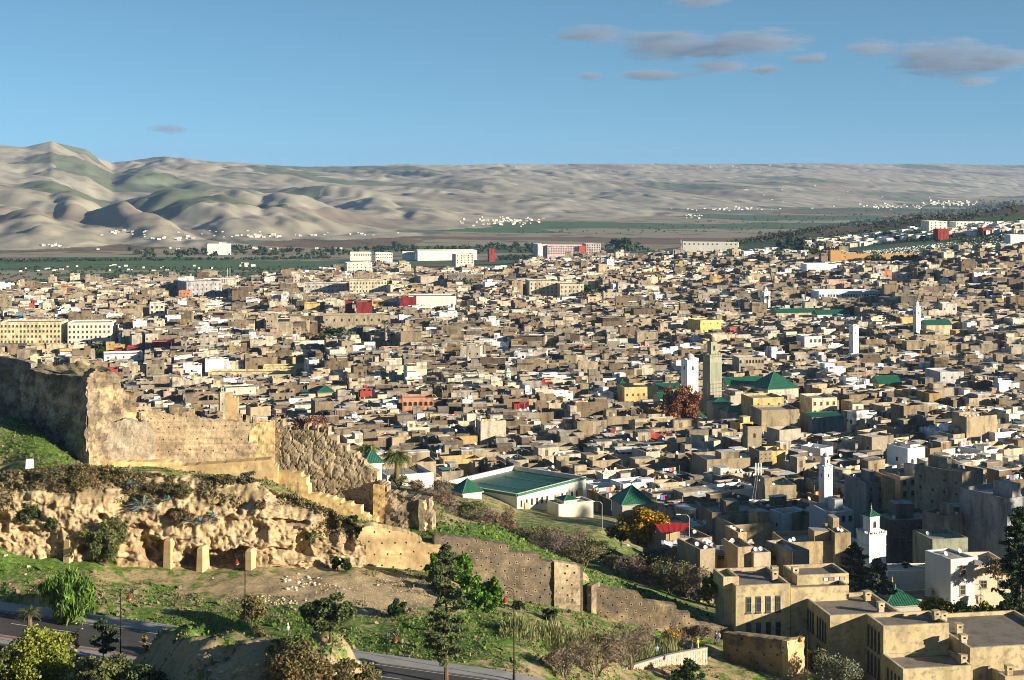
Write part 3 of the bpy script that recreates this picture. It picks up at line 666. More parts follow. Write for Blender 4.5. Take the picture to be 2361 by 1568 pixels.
# pink stone parapet at the bottom edge, each stone a piece
T = thing('stone_parapet', 'curving pinkish crazy-stone parapet wall with grey coping at the bottom edge', 'parapet', P(1520, 1560, 218))
pp = [(1418, 1556, 212.5), (1440, 1543, 214), (1470, 1533, 216), (1505, 1522, 218.5), (1537, 1513, 221), (1580, 1504, 224), (1631, 1495, 227)]
pw = [P(*q) for q in pp]
core = MB(); cop = MB(); cwall = (.46, .33, .26)
for a, b in zip(pw[:-1], pw[1:]):
    d = (b - a)[:2]; L = math.hypot(*d); e1 = d / L; e2 = (-e1[1], e1[0]); lo = min(a[2], b[2]) - 3.2
    mm = [a.copy(), b.copy()]
    n = np.array([e2[0], e2[1], 0]) * .4; dn = np.array([0, 0, 3.4])
    for (p, q, r, s) in [(a - dn, b - dn, b, a), (b - dn + n, a - dn + n, a + n, b + n)]: core.quad(p, q, r, s, cwall)
    up = np.array([0, 0, .16]); o_ = n * .2
    cop.quad(a - o_, b - o_, b - o_ + up, a - o_ + up, (.4, .37, .33)); cop.quad(a - o_ + up, b - o_ + up, b + n + o_ + up, a + n + o_ + up, (.44, .41, .37)); cop.quad(b + n + o_, a + n + o_, a + n + o_ + up, b + n + o_ + up, (.4, .37, .33))
core.build('wall', M_ochre, T); cop.build('coping', M_pave, T)
cnt = 0
for a, b in zip(pw[:-1], pw[1:]):
    L = math.hypot(*(b - a)[:2]); e1 = (b - a) / L; nrm = np.array([e1[1], -e1[0], 0]); nrm /= np.linalg.norm(nrm)
    x = .0
    while x < L - .2:
        wd = rnd.uniform(.38, .62)
        z = .08 + rnd.uniform(0, .1)
        while z < 2.6 and cnt < 290:
            h = rnd.uniform(.34, .55); c = a + e1 * (x + wd / 2) - np.array([0, 0, z + h / 2]); k = rnd.choice([5, 6, 6, 7]); ph = rnd.uniform(0, 6)
            s = MB(); ring = [c + e1 * math.cos(ph + 6.283 * j / k) * (wd * .47 * rnd.uniform(.85, 1.1)) + np.array([0, 0, 1]) * math.sin(ph + 6.283 * j / k) * h * .47 * rnd.uniform(.85, 1.1) for j in range(k)]
            pr = rnd.uniform(.04, .09); q = rnd.uniform(.8, 1.2); cl = rnd.choice([(.52, .36, .29), (.58, .45, .36), (.42, .29, .24), (.6, .5, .42)]); cl = tuple(v * q for v in cl)
            out = [p + nrm * pr for p in ring]
            s.v += [tuple(p) for p in ring + out]
            for j in range(k):
                j2 = (j + 1) % k; s.f.append((j, j2, k + j2, k + j)); s.c.append(cl); s.m.append(0)
            s.f.append(tuple(range(k, 2 * k))); s.c.append(cl); s.m.append(0)
            s.build('stone', M_ochre, T); cnt += 1; z += h + .03
        x += wd + .03

# ------------------------------------------------------------------ cliff under the walls
def cliff():
    U_ = np.arange(-120, 846, 2.6); n = len(U_); nt = 84
    bu = [-120, 0, 60, 110, 200, 290, 380, 470, 560, 590, 640, 700, 760, 822, 846]; bv = [1225, 1262, 1270, 1280, 1285, 1292, 1306, 1312, 1308, 1292, 1285, 1300, 1312, 1326, 1326]
    tu = [-120, 0, 100, 180, 240, 330, 430, 520, 590, 640, 700, 760, 800, 822, 846]; tv = [1085, 1088, 1078, 1072, 1078, 1090, 1092, 1098, 1108, 1132, 1152, 1175, 1195, 1208, 1222]
    yb = np.interp(U_, [-120, 0, 200, 400, 600, 846], [214.5, 216.8, 218.4, 222.2, 223.0, 227.3]); yt = np.interp(U_, [-120, 0, 200, 400, 600, 846], [219.5, 221.5, 223.5, 226.5, 228.5, 229.3])
    zb = -(np.interp(U_, bu, bv) - HV) / F * yb - 1.2; zt = -(np.interp(U_, tu, tv) - HV) / F * yt
    t = np.linspace(0, 1, nt)[None, :]; Uu = U_[:, None]
    prof = ss(0, 1, t) * .35 + t * .65
    lean = np.where(t > .62, ss(.62, 1., t) * .75 + .25 * t, .25 * t)
    x_ = (Uu - CU) / F * (yb[:, None] + (yt - yb)[:, None] * lean)
    y_ = yb[:, None] + (yt - yb)[:, None] * lean
    z_ = zb[:, None] + (zt - zb)[:, None] * t
    S = (Uu - CU) / F * 222; Zm = z_
    lump = fbm(S * .17, Zm * .22, 5, 91) * 1.1 + fbm(S * 1.3, Zm * 2.2, 3, 98) * .13 - np.abs(fbm(S * .35, Zm * .9, 3, 92)) * .5 + ridg(S * .2 + Zm * .05, Zm * .12, 2, 95) * .45 + fbm(S * .8, Zm * .9, 3, 97) * .24
    a, b2 = voro(S * .45 + fbm(S * .6, Zm * .6, 2, 5) * .6, Zm * .5, 44); lump = lump + np.clip((b2 - a) / .35, 0, 1) * .3
    ledge = np.sin(Zm * 1.9 + fbm(S * .12, Zm * .1, 2, 12) * 4) * .2
    d = lump + ledge - np.abs(fbm(S * 1.7 + Zm * .4, Zm * 1.1, 3, 53)) * .28 + fbm(S * 3.4, Zm * 3.8, 2, 54) * .06
    # hollows: (u, v, half width, half height, depth)
    for (cu, cv, wu, wv, dep) in [(525, 1288, 52, 20, 5.0), (352, 1262, 42, 30, 2.6), (440, 1285, 26, 22, 2.4), (500, 1168, 10, 9, 2.2), (545, 1178, 12, 8, 1.8), (765, 1215, 18, 34, 3.2), (802, 1225, 16, 40, 3.0), (700, 1262, 24, 30, 2.6), (320, 1222, 24, 10, 2.2),
                                  (180, 1265, 26, 12, 2.4), (60, 1225, 36, 12, 1.6), (670, 1205, 44, 9, 2.0), (10, 1200, 16, 20, 1.6), (640, 1270, 24, 12, 1.6), (600, 1222, 18, 12, 1.4), (400, 1185, 16, 10, 1.4), (230, 1190, 14, 8, 1.2), (120, 1170, 12, 14, 1.2)]:
        vv = HV - z_ / y_ * F
        r = ((Uu - cu) / wu) ** 2 + ((vv - cv) / wv) ** 2 + fbm(S * .9, Zm * .9, 2, 7) * .35
        d = d - dep * .8 * (1 - ss(.35, 1.3, r + fbm(S * .4, Zm * .5, 3, 66) * .7))
    fade = ss(0, .06, t) * (1 - ss(.93, 1, t) * .8)
    d = d * fade
    y2 = y_ - d * .92 + 0 * x_; x2 = x_ + d * .22; z2 = z_ + fbm(S * .5, Zm * .6, 2, 15) * .3 * fade
    y2[:, -1] += 1.4; z2[:, -1] -= .5; 
    V = np.stack([x2 + 0 * y2, y2, z2], -1); i = np.arange(n - 1)[:, None] * nt + np.arange(nt - 1)[None]
    f = np.stack([i, i + nt, i + nt + 1, i + 1], -1).reshape(-1, 4)
    Vf = V.reshape(-1, 3); fc = Vf[f].mean(1)
    pt = fbm(fc[:, 0] * .12, fc[:, 2] * .2, 4, 101)[:, None]; pale = np.array((.42, .31, .175)); dk = np.array((.27, .195, .105)); 
    tt = np.tile(((t[:, :-1] + t[:, 1:]) / 2), (n - 1, 1)).reshape(-1, 1)
    soil = ss(.62, .9, tt + pt * .25)
    cc = pale * (1 - np.clip(.4 + pt, 0, 1)) + dk * np.clip(.4 + pt, 0, 1)
    cc = cc * (1 - soil) + np.array((.17, .135, .07)) * soil
    o = link('cliff', Vf, f, M_cliff, None, cc, smooth=True); o['kind'] = 'structure'
    return V, U_
CLV, CLU = cliff()
def on_cliff(u, v):
    """a point on the cliff face seen at u, v"""
    uu = CU + F * CLV[..., 0] / CLV[..., 1]; vv = HV - CLV[..., 2] / CLV[..., 1] * F
    d = (uu - u) ** 2 + (vv - v) ** 2 + (CLV[..., 1] - 215) * .5
    i = np.unravel_index(np.argmin(d), d.shape); return CLV[i].copy()
# masonry pillars under the overhangs
for (u, v0, v1, wd, lab) in [(384, 1252, 1302, 22, 'tallest pale plastered pillar propping the cliff overhang'), (459, 1270, 1311, 18, 'small ochre pillar left of the cave mouth at the cliff foot'), (571, 1276, 1304, 18, 'stub of ochre pillar right of the cave mouth'), (151, 1250, 1292, 18, 'grey shaded pillar at the left end of the cliff foot')]:
    y = 220.8 if u > 300 else 216.5
    b = P(u, v1, y); h = (v1 - v0) / F * y + .5
    T = thing('stone_pillar', lab, 'pillar', b)
    wm = wd / F * y; e1, e2 = rot2(-14)
    m_ = MB(); m_.box(b - np.array([wm * .45, -.5, .8]), e1, e2, wm * .85, 2.4, h + .4, (.50, .37, .20), taper=.12); m_.build('shaft', M_ochre, T)
    m_ = MB(); m_.box(b + np.array([-wm * .36, .6, h - .42]), e1, e2, wm * .7, 2.0, .3, (.44, .33, .19), taper=.35); m_.build('cap', M_ochre, T)

# ------------------------------------------------------------------ road
def ribbon(name, off0, off1, u0, u1, dz, m, step=.9, kerb=None):
    """strip along the road; offsets in metres towards the camera from its far edge line"""
    ra = P(0, 1395, 205)[:2]; rb = P(1178, 1558, 180)[:2]; dr = rb - ra; L = np.linalg.norm(dr); dr = dr / L; nr = np.array([dr[1], -dr[0]])
    ts = np.arange(u0, u1 + .01, step); os = np.array([off0, off1]) if off1 - off0 < 1.2 else np.linspace(off0, off1, int((off1 - off0) / .8) + 2)
    TS, OS = np.meshgrid(ts, os); X = ra[0] + dr[0] * TS + nr[0] * OS; Y = ra[1] + dr[1] * TS + nr[1] * OS
    Z = road_z(TS, OS) + dz
    V = np.stack([X, Y, Z], -1).reshape(-1, 3); n = len(ts)
    i = np.arange(len(os) - 1)[:, None] * n + np.arange(n - 1)[None]; f = np.stack([i + n, i + n + 1, i + 1, i], -1).reshape(-1, 4)
    if kerb:
        V2 = V.copy(); V2[:, 2] -= kerb; k = len(V); e = []
        for r in (0, len(os) - 1):
            j = r * n + np.arange(n - 1)
            e.append(np.stack([j, j + 1, j + 1 + k, j + k], -1) if r else np.stack([j + 1, j, j + k, j + 1 + k], -1))
        V = np.concatenate([V, V2]); f = np.concatenate([f] + e)
    o = link(name, V, f, m); o['kind'] = 'structure'; return o
ra = P(0, 1395, 205); rb = P(1178, 1558, 180); RL = float(np.linalg.norm((rb - ra)[:2])); rdir = (rb - ra)[:2] / RL; rnor = np.array([rdir[1], -rdir[0]])
def road_z(s, o):
    x = ra[0] + rdir[0] * s; y = ra[1] + rdir[1] * s
    ex = np.asarray(s) - RL
    return ra[2] + (rb[2] - ra[2]) * np.clip(np.asarray(s) / RL, -.6, 1.0) - np.clip(ex, 0, 80) * .10 + .45 - np.asarray(o) * .004
def road_pt(s, o, dz=0.): return np.array([ra[0] + rdir[0] * s + rnor[0] * o, ra[1] + rdir[1] * s + rnor[1] * o, float(road_z(s, o)) + dz])
def dress_road():
    # bed the terrain under the road: lower the slope mesh where the road lies
    me = slope.data; n = len(me.vertices); co = np.empty(n * 3, np.float32); me.vertices.foreach_get('co', co); co = co.reshape(-1, 3)
    d = co[:, :2] - ra[:2]; s = d @ rdir; o = d @ rnor
    u = CU + F * co[:, 0] / co[:, 1]
    z = road_z(s, o)
    wgt = ss(-1.6, .1, o) * (1 - ss(17.5, 21, o)) * (1 - ss(RL + 6, RL + 14, s))
    mnd = mound_e(u, co[:, 1])
    wgt = wgt * (1 - ss(.0, .5, mnd))
    right = ss(840, 900, u) * ss(9., 13., o)        # bank right of the mound
    wgt = wgt * (1 - right)
    co[:, 2] = co[:, 2] * (1 - wgt) + (z - .22) * wgt
    me.vertices.foreach_set('co', co.ravel()); me.update()
dress_road()
ribbon('far_pavement', .3, 3.3, -40, RL + 10, .12, M_pave, kerb=.3)
ribbon('road', 3.3, 11.6, -40, RL + 10, -.02, M_asphalt)
ribbon('median', 11.6, 14.4, -40, 34, .12, M_pave, kerb=.3)
ribbon('near_road', 14.4, 21, -40, 30, -.02, M_asphalt)
ribbon('red_paving_strip', 11.9, 12.5, -40, 34, .126, M_redpave)
k_ = 0
for s0 in np.arange(-36, 66, 6.2):
    o_ = ribbon('lane_line', 7.1, 7.24, s0, s0 + 3.6, -.014, M_paint)
for oo in (3.55, 11.35):
    ribbon('edge_line', oo, oo + .10, -40, RL + 8 if oo < 5 else 36, -.014, M_paint)
# ------------------------------------------------------------------ shared window, door, dish and chimney meshes
def proto(name, mb, mats):
    o = mb.build(name, mats); me = o.data; bpy.data.objects.remove(o); return me
def win_mesh(arch=False, bars=True, frame=(.30, .26, .2), pane_m=1):
    m_ = MB(); t = .09; dp = .05
    if arch:
        n = 7; pts = [(.5 + .42 * math.cos(math.pi * j / n), .62 + .36 * math.sin(math.pi * j / n)) for j in range(n + 1)]
        pts = [(.92, 0.04)] + pts + [(.08, 0.04)]
        out = [((x - .5) * 1.2 + .5, (z - .45) * 1.12 + .45) for x, z in pts]
        k = len(pts); b = len(m_.v); m_.v += [(x, -.02, z) for x, z in pts]; m_.f.append(tuple(b + i for i in reversed(range(k)))); m_.c.append(frame); m_.m.append(pane_m)
        for i in range(k):
            j = (i + 1) % k
            m_.quad((out[i][0], -dp, out[i][1]), (pts[i][0], -dp, pts[i][1]), (pts[j][0], -dp, pts[j][1]), (out[j][0], -dp, out[j][1]), frame, 0)
            m_.quad((pts[i][0], -dp, pts[i][1]), (pts[i][0], 0, pts[i][1]), (pts[j][0], 0, pts[j][1]), (pts[j][0], -dp, pts[j][1]), frame, 0)
    else:
        m_.quad((t, -.015, t), (1 - t, -.015, t), (1 - t, -.015, 1 - t), (t, -.015, 1 - t), frame, pane_m)
        for (x, z, w_, h_) in [(0, 0, 1, t), (0, 1 - t, 1, t), (0, t, t, 1 - 2 * t), (1 - t, t, t, 1 - 2 * t)]:
            m_.box((x, -dp, z), (1, 0), (0, 1), w_, dp, h_, frame, 0, bottom=True)
        if bars:
            m_.box((.48, -.035, t), (1, 0), (0, 1), .04, .02, 1 - 2 * t, frame, 0)
            m_.box((t, -.04, .55), (1, 0), (0, 1), 1 - 2 * t, .02, .05, frame, 0)
        m_.box((-.08, -.12, -.06), (1, 0), (0, 1), 1.16, .12, .06, frame, 0, bottom=True)
    return m_
ME_WIN = proto('window', win_mesh(), [M_plaster, M_dark]); ME_WIN2 = proto('window', win_mesh(frame=(.16, .10, .06)), [M_plaster, M_dark])
ME_ARCH = proto('arched_window', win_mesh(True), [M_plaster, M_dark]); ME_SCH = proto('tall_window', win_mesh(frame=(.10, .11, .10)), [M_plaster, M_glass])
dm = MB(); dm.box((0, -.04, 0), (1, 0), (0, 1), 1, .05, 1, (.16, .10, .06)); dm.box((.12, -.06, .08), (1, 0), (0, 1), .3, .02, .8, (.2, .13, .08)); dm.box((.58, -.06, .08), (1, 0), (0, 1), .3, .02, .8, (.2, .13, .08)); dm.box((-.1, -.07, -.0), (1, 0), (0, 1), .1, .07, 1.08, (.3, .26, .2)); dm.box((1, -.07, -.0), (1, 0), (0, 1), .1, .07, 1.08, (.3, .26, .2))
ME_DOOR = proto('door', dm, M_plaster)
def dish_mesh():
    m_ = MB(); k = 10; ax = np.array([.35, -.8, .5]); ax /= np.linalg.norm(ax); a = np.cross(ax, (0, 0, 1)); a /= np.linalg.norm(a); b = np.cross(ax, a); c = np.array([0, -.1, .75])
    rings = [(0.03, -.10), (.25, -.055), (.42, .02)]
    for (r, z) in rings:
        for j in range(k): m_.v.append(tuple(c + ax * z + (a * math.cos(6.283 * j / k) + b * math.sin(6.283 * j / k)) * r))
    for i in range(2):
        for j in range(k): q = (j + 1) % k; m_.f.append((i * k + j, i * k + q, (i + 1) * k + q, (i + 1) * k + j)); m_.c.append((.6, .6, .58)); m_.m.append(0)
    m_.f.append(tuple(range(k))); m_.c.append((.6, .6, .58)); m_.m.append(0)
    m_.tube([(0, 0, 0), (0, 0, .7)], .035, 4, (.3, .3, .3)); m_.tube([c, c + ax * .5], .015, 3, (.3, .3, .3))
    return m_
ME_DISH = proto('satellite_dish', dish_mesh(), M_sheet)
tm = MB(); tm.lathe((0, 0, .3), [(0, 0), (.5, 0), (.52, .1), (.52, .9), (.4, 1.05), (.15, 1.1), (0, 1.12)], 10, (.7, .7, .7)); [tm.box((x, y, 0), (1, 0), (0, 1), .08, .08, .32, (.2, .2, .2)) for x in (-.4, .32) for y in (-.4, .32)]
ME_TANK = proto('water_tank', tm, M_sheet)
def chim_mesh():
    m_ = MB(); c = (.52, .44, .30)
    m_.box((-.42, -.42, 0), (1, 0), (0, 1), .84, .84, .75, c)
    for x in (-.5, .2): m_.box((x, -.5, .75), (1, 0), (0, 1), .3, 1., .62, c, bottom=True)
    m_.box((-.2, -.5, .75), (1, 0), (0, 1), .4, 1., .14, c, bottom=True); m_.box((-.2, -.5, 1.15), (1, 0), (0, 1), .4, 1., .22, c, bottom=True); m_.box((-.2, .3, .89), (1, 0), (0, 1), .4, .1, .26, (.03, .03, .03))
    m_.box((-.55, -.55, 1.37), (1, 0), (0, 1), 1.1, 1.1, .1, c, bottom=True)
    return m_
ME_CHIM = proto('chimney', chim_mesh(), M_yellow)
def place(me, name, parent, p, ang, scale=(1, 1, 1)):
    o = bpy.data.objects.new(name, me); C.objects.link(o); o.parent = parent
    o.location = tuple(np.asarray(p, float) - np.array(parent['_o'])); o.rotation_euler = (0, 0, math.radians(ang)); o.scale = scale; return o
def win(T, o, e, along, z, w_, h_, ang, me=None, out=.0, name='window'):
    """o: corner at base level, e: direction along the wall (to the right seen from outside)"""
    n = np.array([e[1], -e[0], 0]); p = np.array(o) + np.array([e[0], e[1], 0]) * along + np.array([0, 0, z]) + n * (out + .01)
    return place(me or ME_WIN, name, T, p, ang, (w_, 1.6, h_))

# keep-clear boxes for the random town: (u0, u1, v top, v bottom, depth)
KEEP = []
def frame_of(u0, u1, vt, y, th):
    e1, e2 = rot2(th); o = P(u0, vt, y)
    # width so that the right corner lands on u1
    t1 = (u1 - CU) / F; wd = (t1 * o[1] - o[0]) / (e1[0] - t1 * e1[1]); return o, e1, e2, wd
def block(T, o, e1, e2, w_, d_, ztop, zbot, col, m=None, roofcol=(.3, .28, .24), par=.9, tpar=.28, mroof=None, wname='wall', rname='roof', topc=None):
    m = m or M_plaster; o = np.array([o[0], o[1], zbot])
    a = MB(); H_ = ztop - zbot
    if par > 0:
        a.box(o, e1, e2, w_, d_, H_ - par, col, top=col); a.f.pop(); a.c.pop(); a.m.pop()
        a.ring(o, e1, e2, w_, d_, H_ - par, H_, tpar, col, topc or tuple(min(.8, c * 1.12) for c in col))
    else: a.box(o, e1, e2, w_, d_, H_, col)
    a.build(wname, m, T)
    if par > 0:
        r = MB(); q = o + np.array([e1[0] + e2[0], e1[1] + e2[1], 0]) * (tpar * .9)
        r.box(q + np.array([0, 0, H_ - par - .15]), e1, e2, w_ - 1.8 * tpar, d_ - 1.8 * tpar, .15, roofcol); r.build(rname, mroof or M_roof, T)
def ang_of(e): return math.degrees(math.atan2(e[1], e[0]))
def bld(name, label, cat, u0, u1, vt, y, depth, col, th=-10, wins=None, lwins=None, m=None, par=.8, roofcol=(.33, .31, .27), group=None, vb=None, sink=1.5, hut=None, dishes=0, wm=None, door=False, clear=True, cren=False):
    """u0..u1: the front face in the picture, vt its top; wins: (rows, cols, z from top, row pitch, w, h)"""
    th = -th
    o, e1, e2, wd = frame_of(u0, u1, vt, y, th)
    cen = o[:2] + np.array(e1) * wd / 2; g = min(gz(*o[:2]), gz(*(o[:2] + np.array(e1) * wd))) - sink
    ztop = o[2]
    T = thing(name, label, cat, (o[0], o[1], g), group)
    block(T, o, e1, e2, wd, depth, ztop, g, col, m, roofcol, par)
    a = ang_of(e1)
    for (ws, ee, oo, L_) in [(wins, e1, o, wd), (lwins, (-e2[0], -e2[1]), o + np.array([e2[0], e2[1], 0]) * depth, depth)]:
        if not ws: continue
        rows, cols, dz, pitch, w_, h_ = ws
        aa = ang_of(ee)
        for r in range(rows):
            for c in range(cols):
                if rnd.random() < .06: continue
                win(T, (oo[0], oo[1], 0), ee, L_ * (c + .5) / cols - w_ / 2, ztop - dz - h_ - r * pitch, w_, h_, aa, wm)
    if door: place(ME_DOOR, 'door', T, np.array([o[0], o[1], g + sink]) + np.array([e1[0], e1[1], 0]) * wd * .3, a, (1.1, 1.5, 2.1))
    if hut:
        (fa, fb, w2, d2, h2) = hut; oh = o + np.array([e1[0], e1[1], 0]) * wd * fa + np.array([e2[0], e2[1], 0]) * depth * fb
        hb = MB(); hb.box((oh[0], oh[1], ztop - par), e1, e2, w2, d2, h2 + par, col, top=roofcol); hb.build('stair_hut', m or M_plaster, T)
    for i in range(dishes):
        p = o + np.array([e1[0], e1[1], 0]) * wd * rnd.uniform(.1, .9) + np.array([e2[0], e2[1], 0]) * depth * rnd.uniform(.1, .8); place(ME_DISH, 'satellite_dish', T, (p[0], p[1], ztop - par), rnd.uniform(-20, 20))
    if cren:
        cb = MB(); k = max(2, int(wd / 1.3))
        for i in range(k): cb.box(o + np.array([e1[0], e1[1], 0]) * (wd * (i + .25) / k), e1, e2, wd / k * .5, .3, .55, col)
        tag(cb.build('merlons', m or M_plaster, T), kind='stuff')
    if clear: KEEP.append((u0 - 4 - depth / y * F * abs(math.sin(math.radians(th))), u1 + 2, vt - 2, (vb if vb else vt + 40), y, depth))
    return T, o, e1, e2, wd
def gable(T, name, o, e1, e2, w_, d_, h_, m, col, ribs=0, hip=0.):
    """pitched tiled roof, ridge along e1, with raised tile rows"""
    a = MB(); o = np.asarray(o, float); X = np.array([e1[0], e1[1], 0]); Y = np.array([e2[0], e2[1], 0]); Z = np.array([0, 0, h_])
    A, B, Cc, D = o, o + X * w_, o + X * w_ + Y * d_, o + Y * d_; r0 = o + X * hip + Y * d_ / 2 + Z; r1 = o + X * (w_ - hip) + Y * d_ / 2 + Z
    a.quad(A, B, r1, r0, col); a.quad(Cc, D, r0, r1, col)
    a.tri(B, Cc, r1, col); a.tri(D, A, r0, col)
    a.tube([r0, r1] if w_ - 2 * hip > .2 else [r0 - Z * .02, r0 + Z * .02], .14, 5, tuple(c * 1.3 for c in col))
    for (p, q) in ((A, r0), (B, r1), (Cc, r1), (D, r0)): a.tube([p, q], .12, 4, tuple(c * 1.3 for c in col))
    if ribs:
        for i in range(1, ribs):
            t = i / ribs; p = A + (B - A) * t; x = w_ * t
            f_ = min(1, x / max(hip, 1e-6), (w_ - x) / max(hip, 1e-6)) if hip else 1
            q = o + X * x + Y * d_ / 2 * f_ + Z * f_; a.tube([p, q], .07, 3, tuple(c * 1.15 for c in col), cap=False)
    a.build(name, m, T)
    fin = MB(); 
    return a
GREEN = (.018, .105, .06)
def finial(T, p, s=1.):
    f_ = MB(); f_.lathe(p, [(0.03 * s, 0), (.05 * s, .1 * s), (.22 * s, .3 * s), (.05 * s, .5 * s), (.15 * s, .68 * s), (.04 * s, .85 * s), (.09 * s, .98 * s), (.02 * s, 1.1 * s), (.01, 1.5 * s)], 8, (.55, .42, .12)); f_.build('finial', M_sheet, T)
def pyramid_house(name, label, cat, u0, u1, vapex, veave, vbase, y, col, th=-10, wall_m=None, ribs=12, group=None, fins=1, depth=None, tilecol=GREEN, over=.35):
    o, e1, e2, wd = frame_of(u0, u1, veave, y, -th); d_ = depth or wd
    g = min(gz(*o[:2]), -(vbase - HV) / F * y) - .8
    T = thing(name, label, cat, (o[0], o[1], g), group)
    a = MB(); i_ = over; q = o + np.array([e1[0] + e2[0], e1[1] + e2[1], 0]) * i_; q[2] = g; a.box(q, e1, e2, wd - 2 * i_, d_ - 2 * i_, o[2] - g, col); a.build('wall', wall_m or M_white, T)
    ya = y + d_ / 2; h_ = -(vapex - HV) / F * ya - o[2]
    e_ = MB(); e_.box(o - np.array([0, 0, .18]), e1, e2, wd, d_, .18, tuple(c * .8 for c in col), bottom=True); e_.build('eaves', wall_m or M_white, T)
    gable(T, 'roof', o, e1, e2, wd, d_, h_, M_green, tilecol, ribs, hip=wd / 2 - .02)
    if fins: c = o + np.array([e1[0], e1[1], 0]) * wd / 2 + np.array([e2[0], e2[1], 0]) * d_ / 2; finial(T, (c[0], c[1], o[2] + h_), .6 if wd < 8 else 1.1)
    KEEP.append((u0 - 8, u1 + 3, vapex - 3, vbase, y, d_)); return T, o, e1, e2, wd
def minaret(label, u0, uc, u1, vtop, vbase, y, col, tier=None, dome=None, cap=None, m=None, th=None, capcol=GREEN, band=None, cren=True, winz=(.16,), group=None):
    """u0..uc left face, uc..u1 front face"""
    th = th or 24
    e1, e2 = rot2(th); o = P(uc, vtop, y); t1 = (u1 - CU) / F; w_ = (t1 * o[1] - o[0]) / (e1[0] - t1 * e1[1])
    ztop = o[2]; g = min(gz(*o[:2]) - 1, -(vbase - HV) / F * y)
    T = thing('minaret', label, 'minaret', (o[0], o[1], g), group)
    b = MB(); b.box((o[0], o[1], g), e1, e2, w_, w_, ztop - g, col); b.build('shaft', m or M_white, T)
    k = w_ / 4.5
    cb = MB(); q = o - (np.array([e1[0] + e2[0], e1[1] + e2[1], 0]) * .12 * k) - np.array([0, 0, .5 * k]); cb.box(q, e1, e2, w_ + .24 * k, w_ + .24 * k, .5 * k, tuple(c * .92 for c in col), bottom=True); cb.build('cornice', m or M_white, T)
    if cren:
        for (d0, d1_, nn) in ((e1, e2, 0), (e2, e1, 1)):
            pass
        c_ = MB(); n = 7
        for i in range(n):
            for (px, py) in ((i / n * w_, 0), (0, i / n * w_), (i / n * w_, w_ - .3 * k), (w_ - .3 * k, i / n * w_)):
                p = o + np.array([e1[0], e1[1], 0]) * (px + .06 * w_ * (0 < px < w_ * .95)) + np.array([e2[0], e2[1], 0]) * (py + .06 * w_ * (0 < py < w_ * .95)); c_.box(p, e1, e2, .3 * k, .3 * k, .45 * k, col, taper=.4)
        tag(c_.build('merlons', m or M_white, T), kind='stuff')
    if band:
        bb = MB()
        for (zf, hh, cc) in band: bb.box(np.array([o[0], o[1], ztop - zf]) - np.array([e1[0] + e2[0], e1[1] + e2[1], 0]) * .06, e1, e2, w_ + .12, w_ + .12, hh, cc, bottom=True)
        bb.build('band', m or M_white, T)
    for zf in winz:
        z = ztop - (ztop - g) * zf
        win(T, (o[0], o[1], 0), e1, w_ * .42, z - .9 * k, w_ * .16, 1.5 * k, th, ME_ARCH)
        win(T, (o[0] + e2[0] * w_, o[1] + e2[1] * w_, 0), (-e2[0], -e2[1]), w_ * .42, z - .9 * k, w_ * .16, 1.5 * k, th - 90, ME_ARCH)
    c = o + np.array([e1[0] + e2[0], e1[1] + e2[1], 0]) * w_ / 2
    zt = ztop
    if tier:
        tw, thh = tier; q = c - np.array([e1[0] + e2[0], e1[1] + e2[1], 0]) * tw / 2
        b = MB(); b.box((q[0], q[1], ztop - .2), e1, e2, tw, tw, thh + .2, col); b.box((q[0] - .08, q[1] - .08, ztop + thh - .3), e1, e2, tw + .16, tw + .16, .3, tuple(v * .9 for v in col), bottom=True); b.build('lantern', m or M_white, T); zt = ztop + thh
        win(T, (q[0], q[1], 0), e1, tw * .36, ztop + thh * .3, tw * .28, thh * .4, th, ME_ARCH)
    if dome:
        r, hh = dome; d_ = MB(); d_.lathe((c[0], c[1], zt), [(r * .92, 0), (r, hh * .15), (r * .97, hh * .45), (r * .75, hh * .75), (r * .4, hh * .94), (0.02, hh)], 14, tuple(v * .55 for v in col)); d_.build('dome', m or M_white, T, smooth=True); zt += hh
    if cap:
        tw = tier[0]; q = c - np.array([e1[0] + e2[0], e1[1] + e2[1], 0]) * (tw / 2 + .15); gable(T, 'roof', (q[0], q[1], zt), e1, e2, tw + .3, tw + .3, cap, M_green, capcol, 7, hip=(tw + .3) / 2 - .01); zt += cap
    finial(T, (c[0], c[1], zt - .1), k * 1.1)
    KEEP.append((u0 - 6, u1 + 5, vtop - 60, vbase, y, w_)); return T, o, e1, e2, w_

# ------------------------------------------------------------------ school at the lower right
TH = 9.5
e1s, e2s = rot2(TH)
S0 = Pz(1696.5, 1351, -63.5); GR = -78.
T = thing('school_building', 'yellow flat-roofed institutional building of stepped blocks with tall narrow windows', 'building', (S0[0], S0[1], GR))
CY = (.50, .41, .25)
def sblock(u0, v0, u1, z, depth, zb, par=.55, roofcol=(.20, .175, .145), shift=0.):
    o = Pz(u0, v0, z); t1 = (u1 - CU) / F; w_ = (t1 * o[1] - o[0]) / (e1s[0] - t1 * e1s[1])
    block(T, o, e1s, e2s, w_, depth, z, zb, CY, M_yellow, roofcol, par, .38, wname='block_wall', rname='flat_roof', topc=(.55, .50, .40)); return o, w_
def schim(u, v, z): p = Pz(u, v, z); place(ME_CHIM, 'chimney', T, p, TH)
oA, wA = sblock(1696.5, 1351, 1822, -63.5, 10.6, GR)
oA2, wA2 = sblock(1838, 1327, 1957, -63.3, 6.6, -64.9)
oA3, wA3 = sblock(1823, 1356, 1957.5, -64.3, 6.3, GR)
oC, wC = sblock(1913.6, 1419.4, 2078, -66, 11.6, GR)
oD, wD = sblock(2037, 1444, 2188, -66.02, 6.6, GR)
oE, wE = sblock(2082, 1543, 2243, -70, 7.2, GR)
oF, wF = sblock(2237, 1494, 2470, -68, 17, GR)
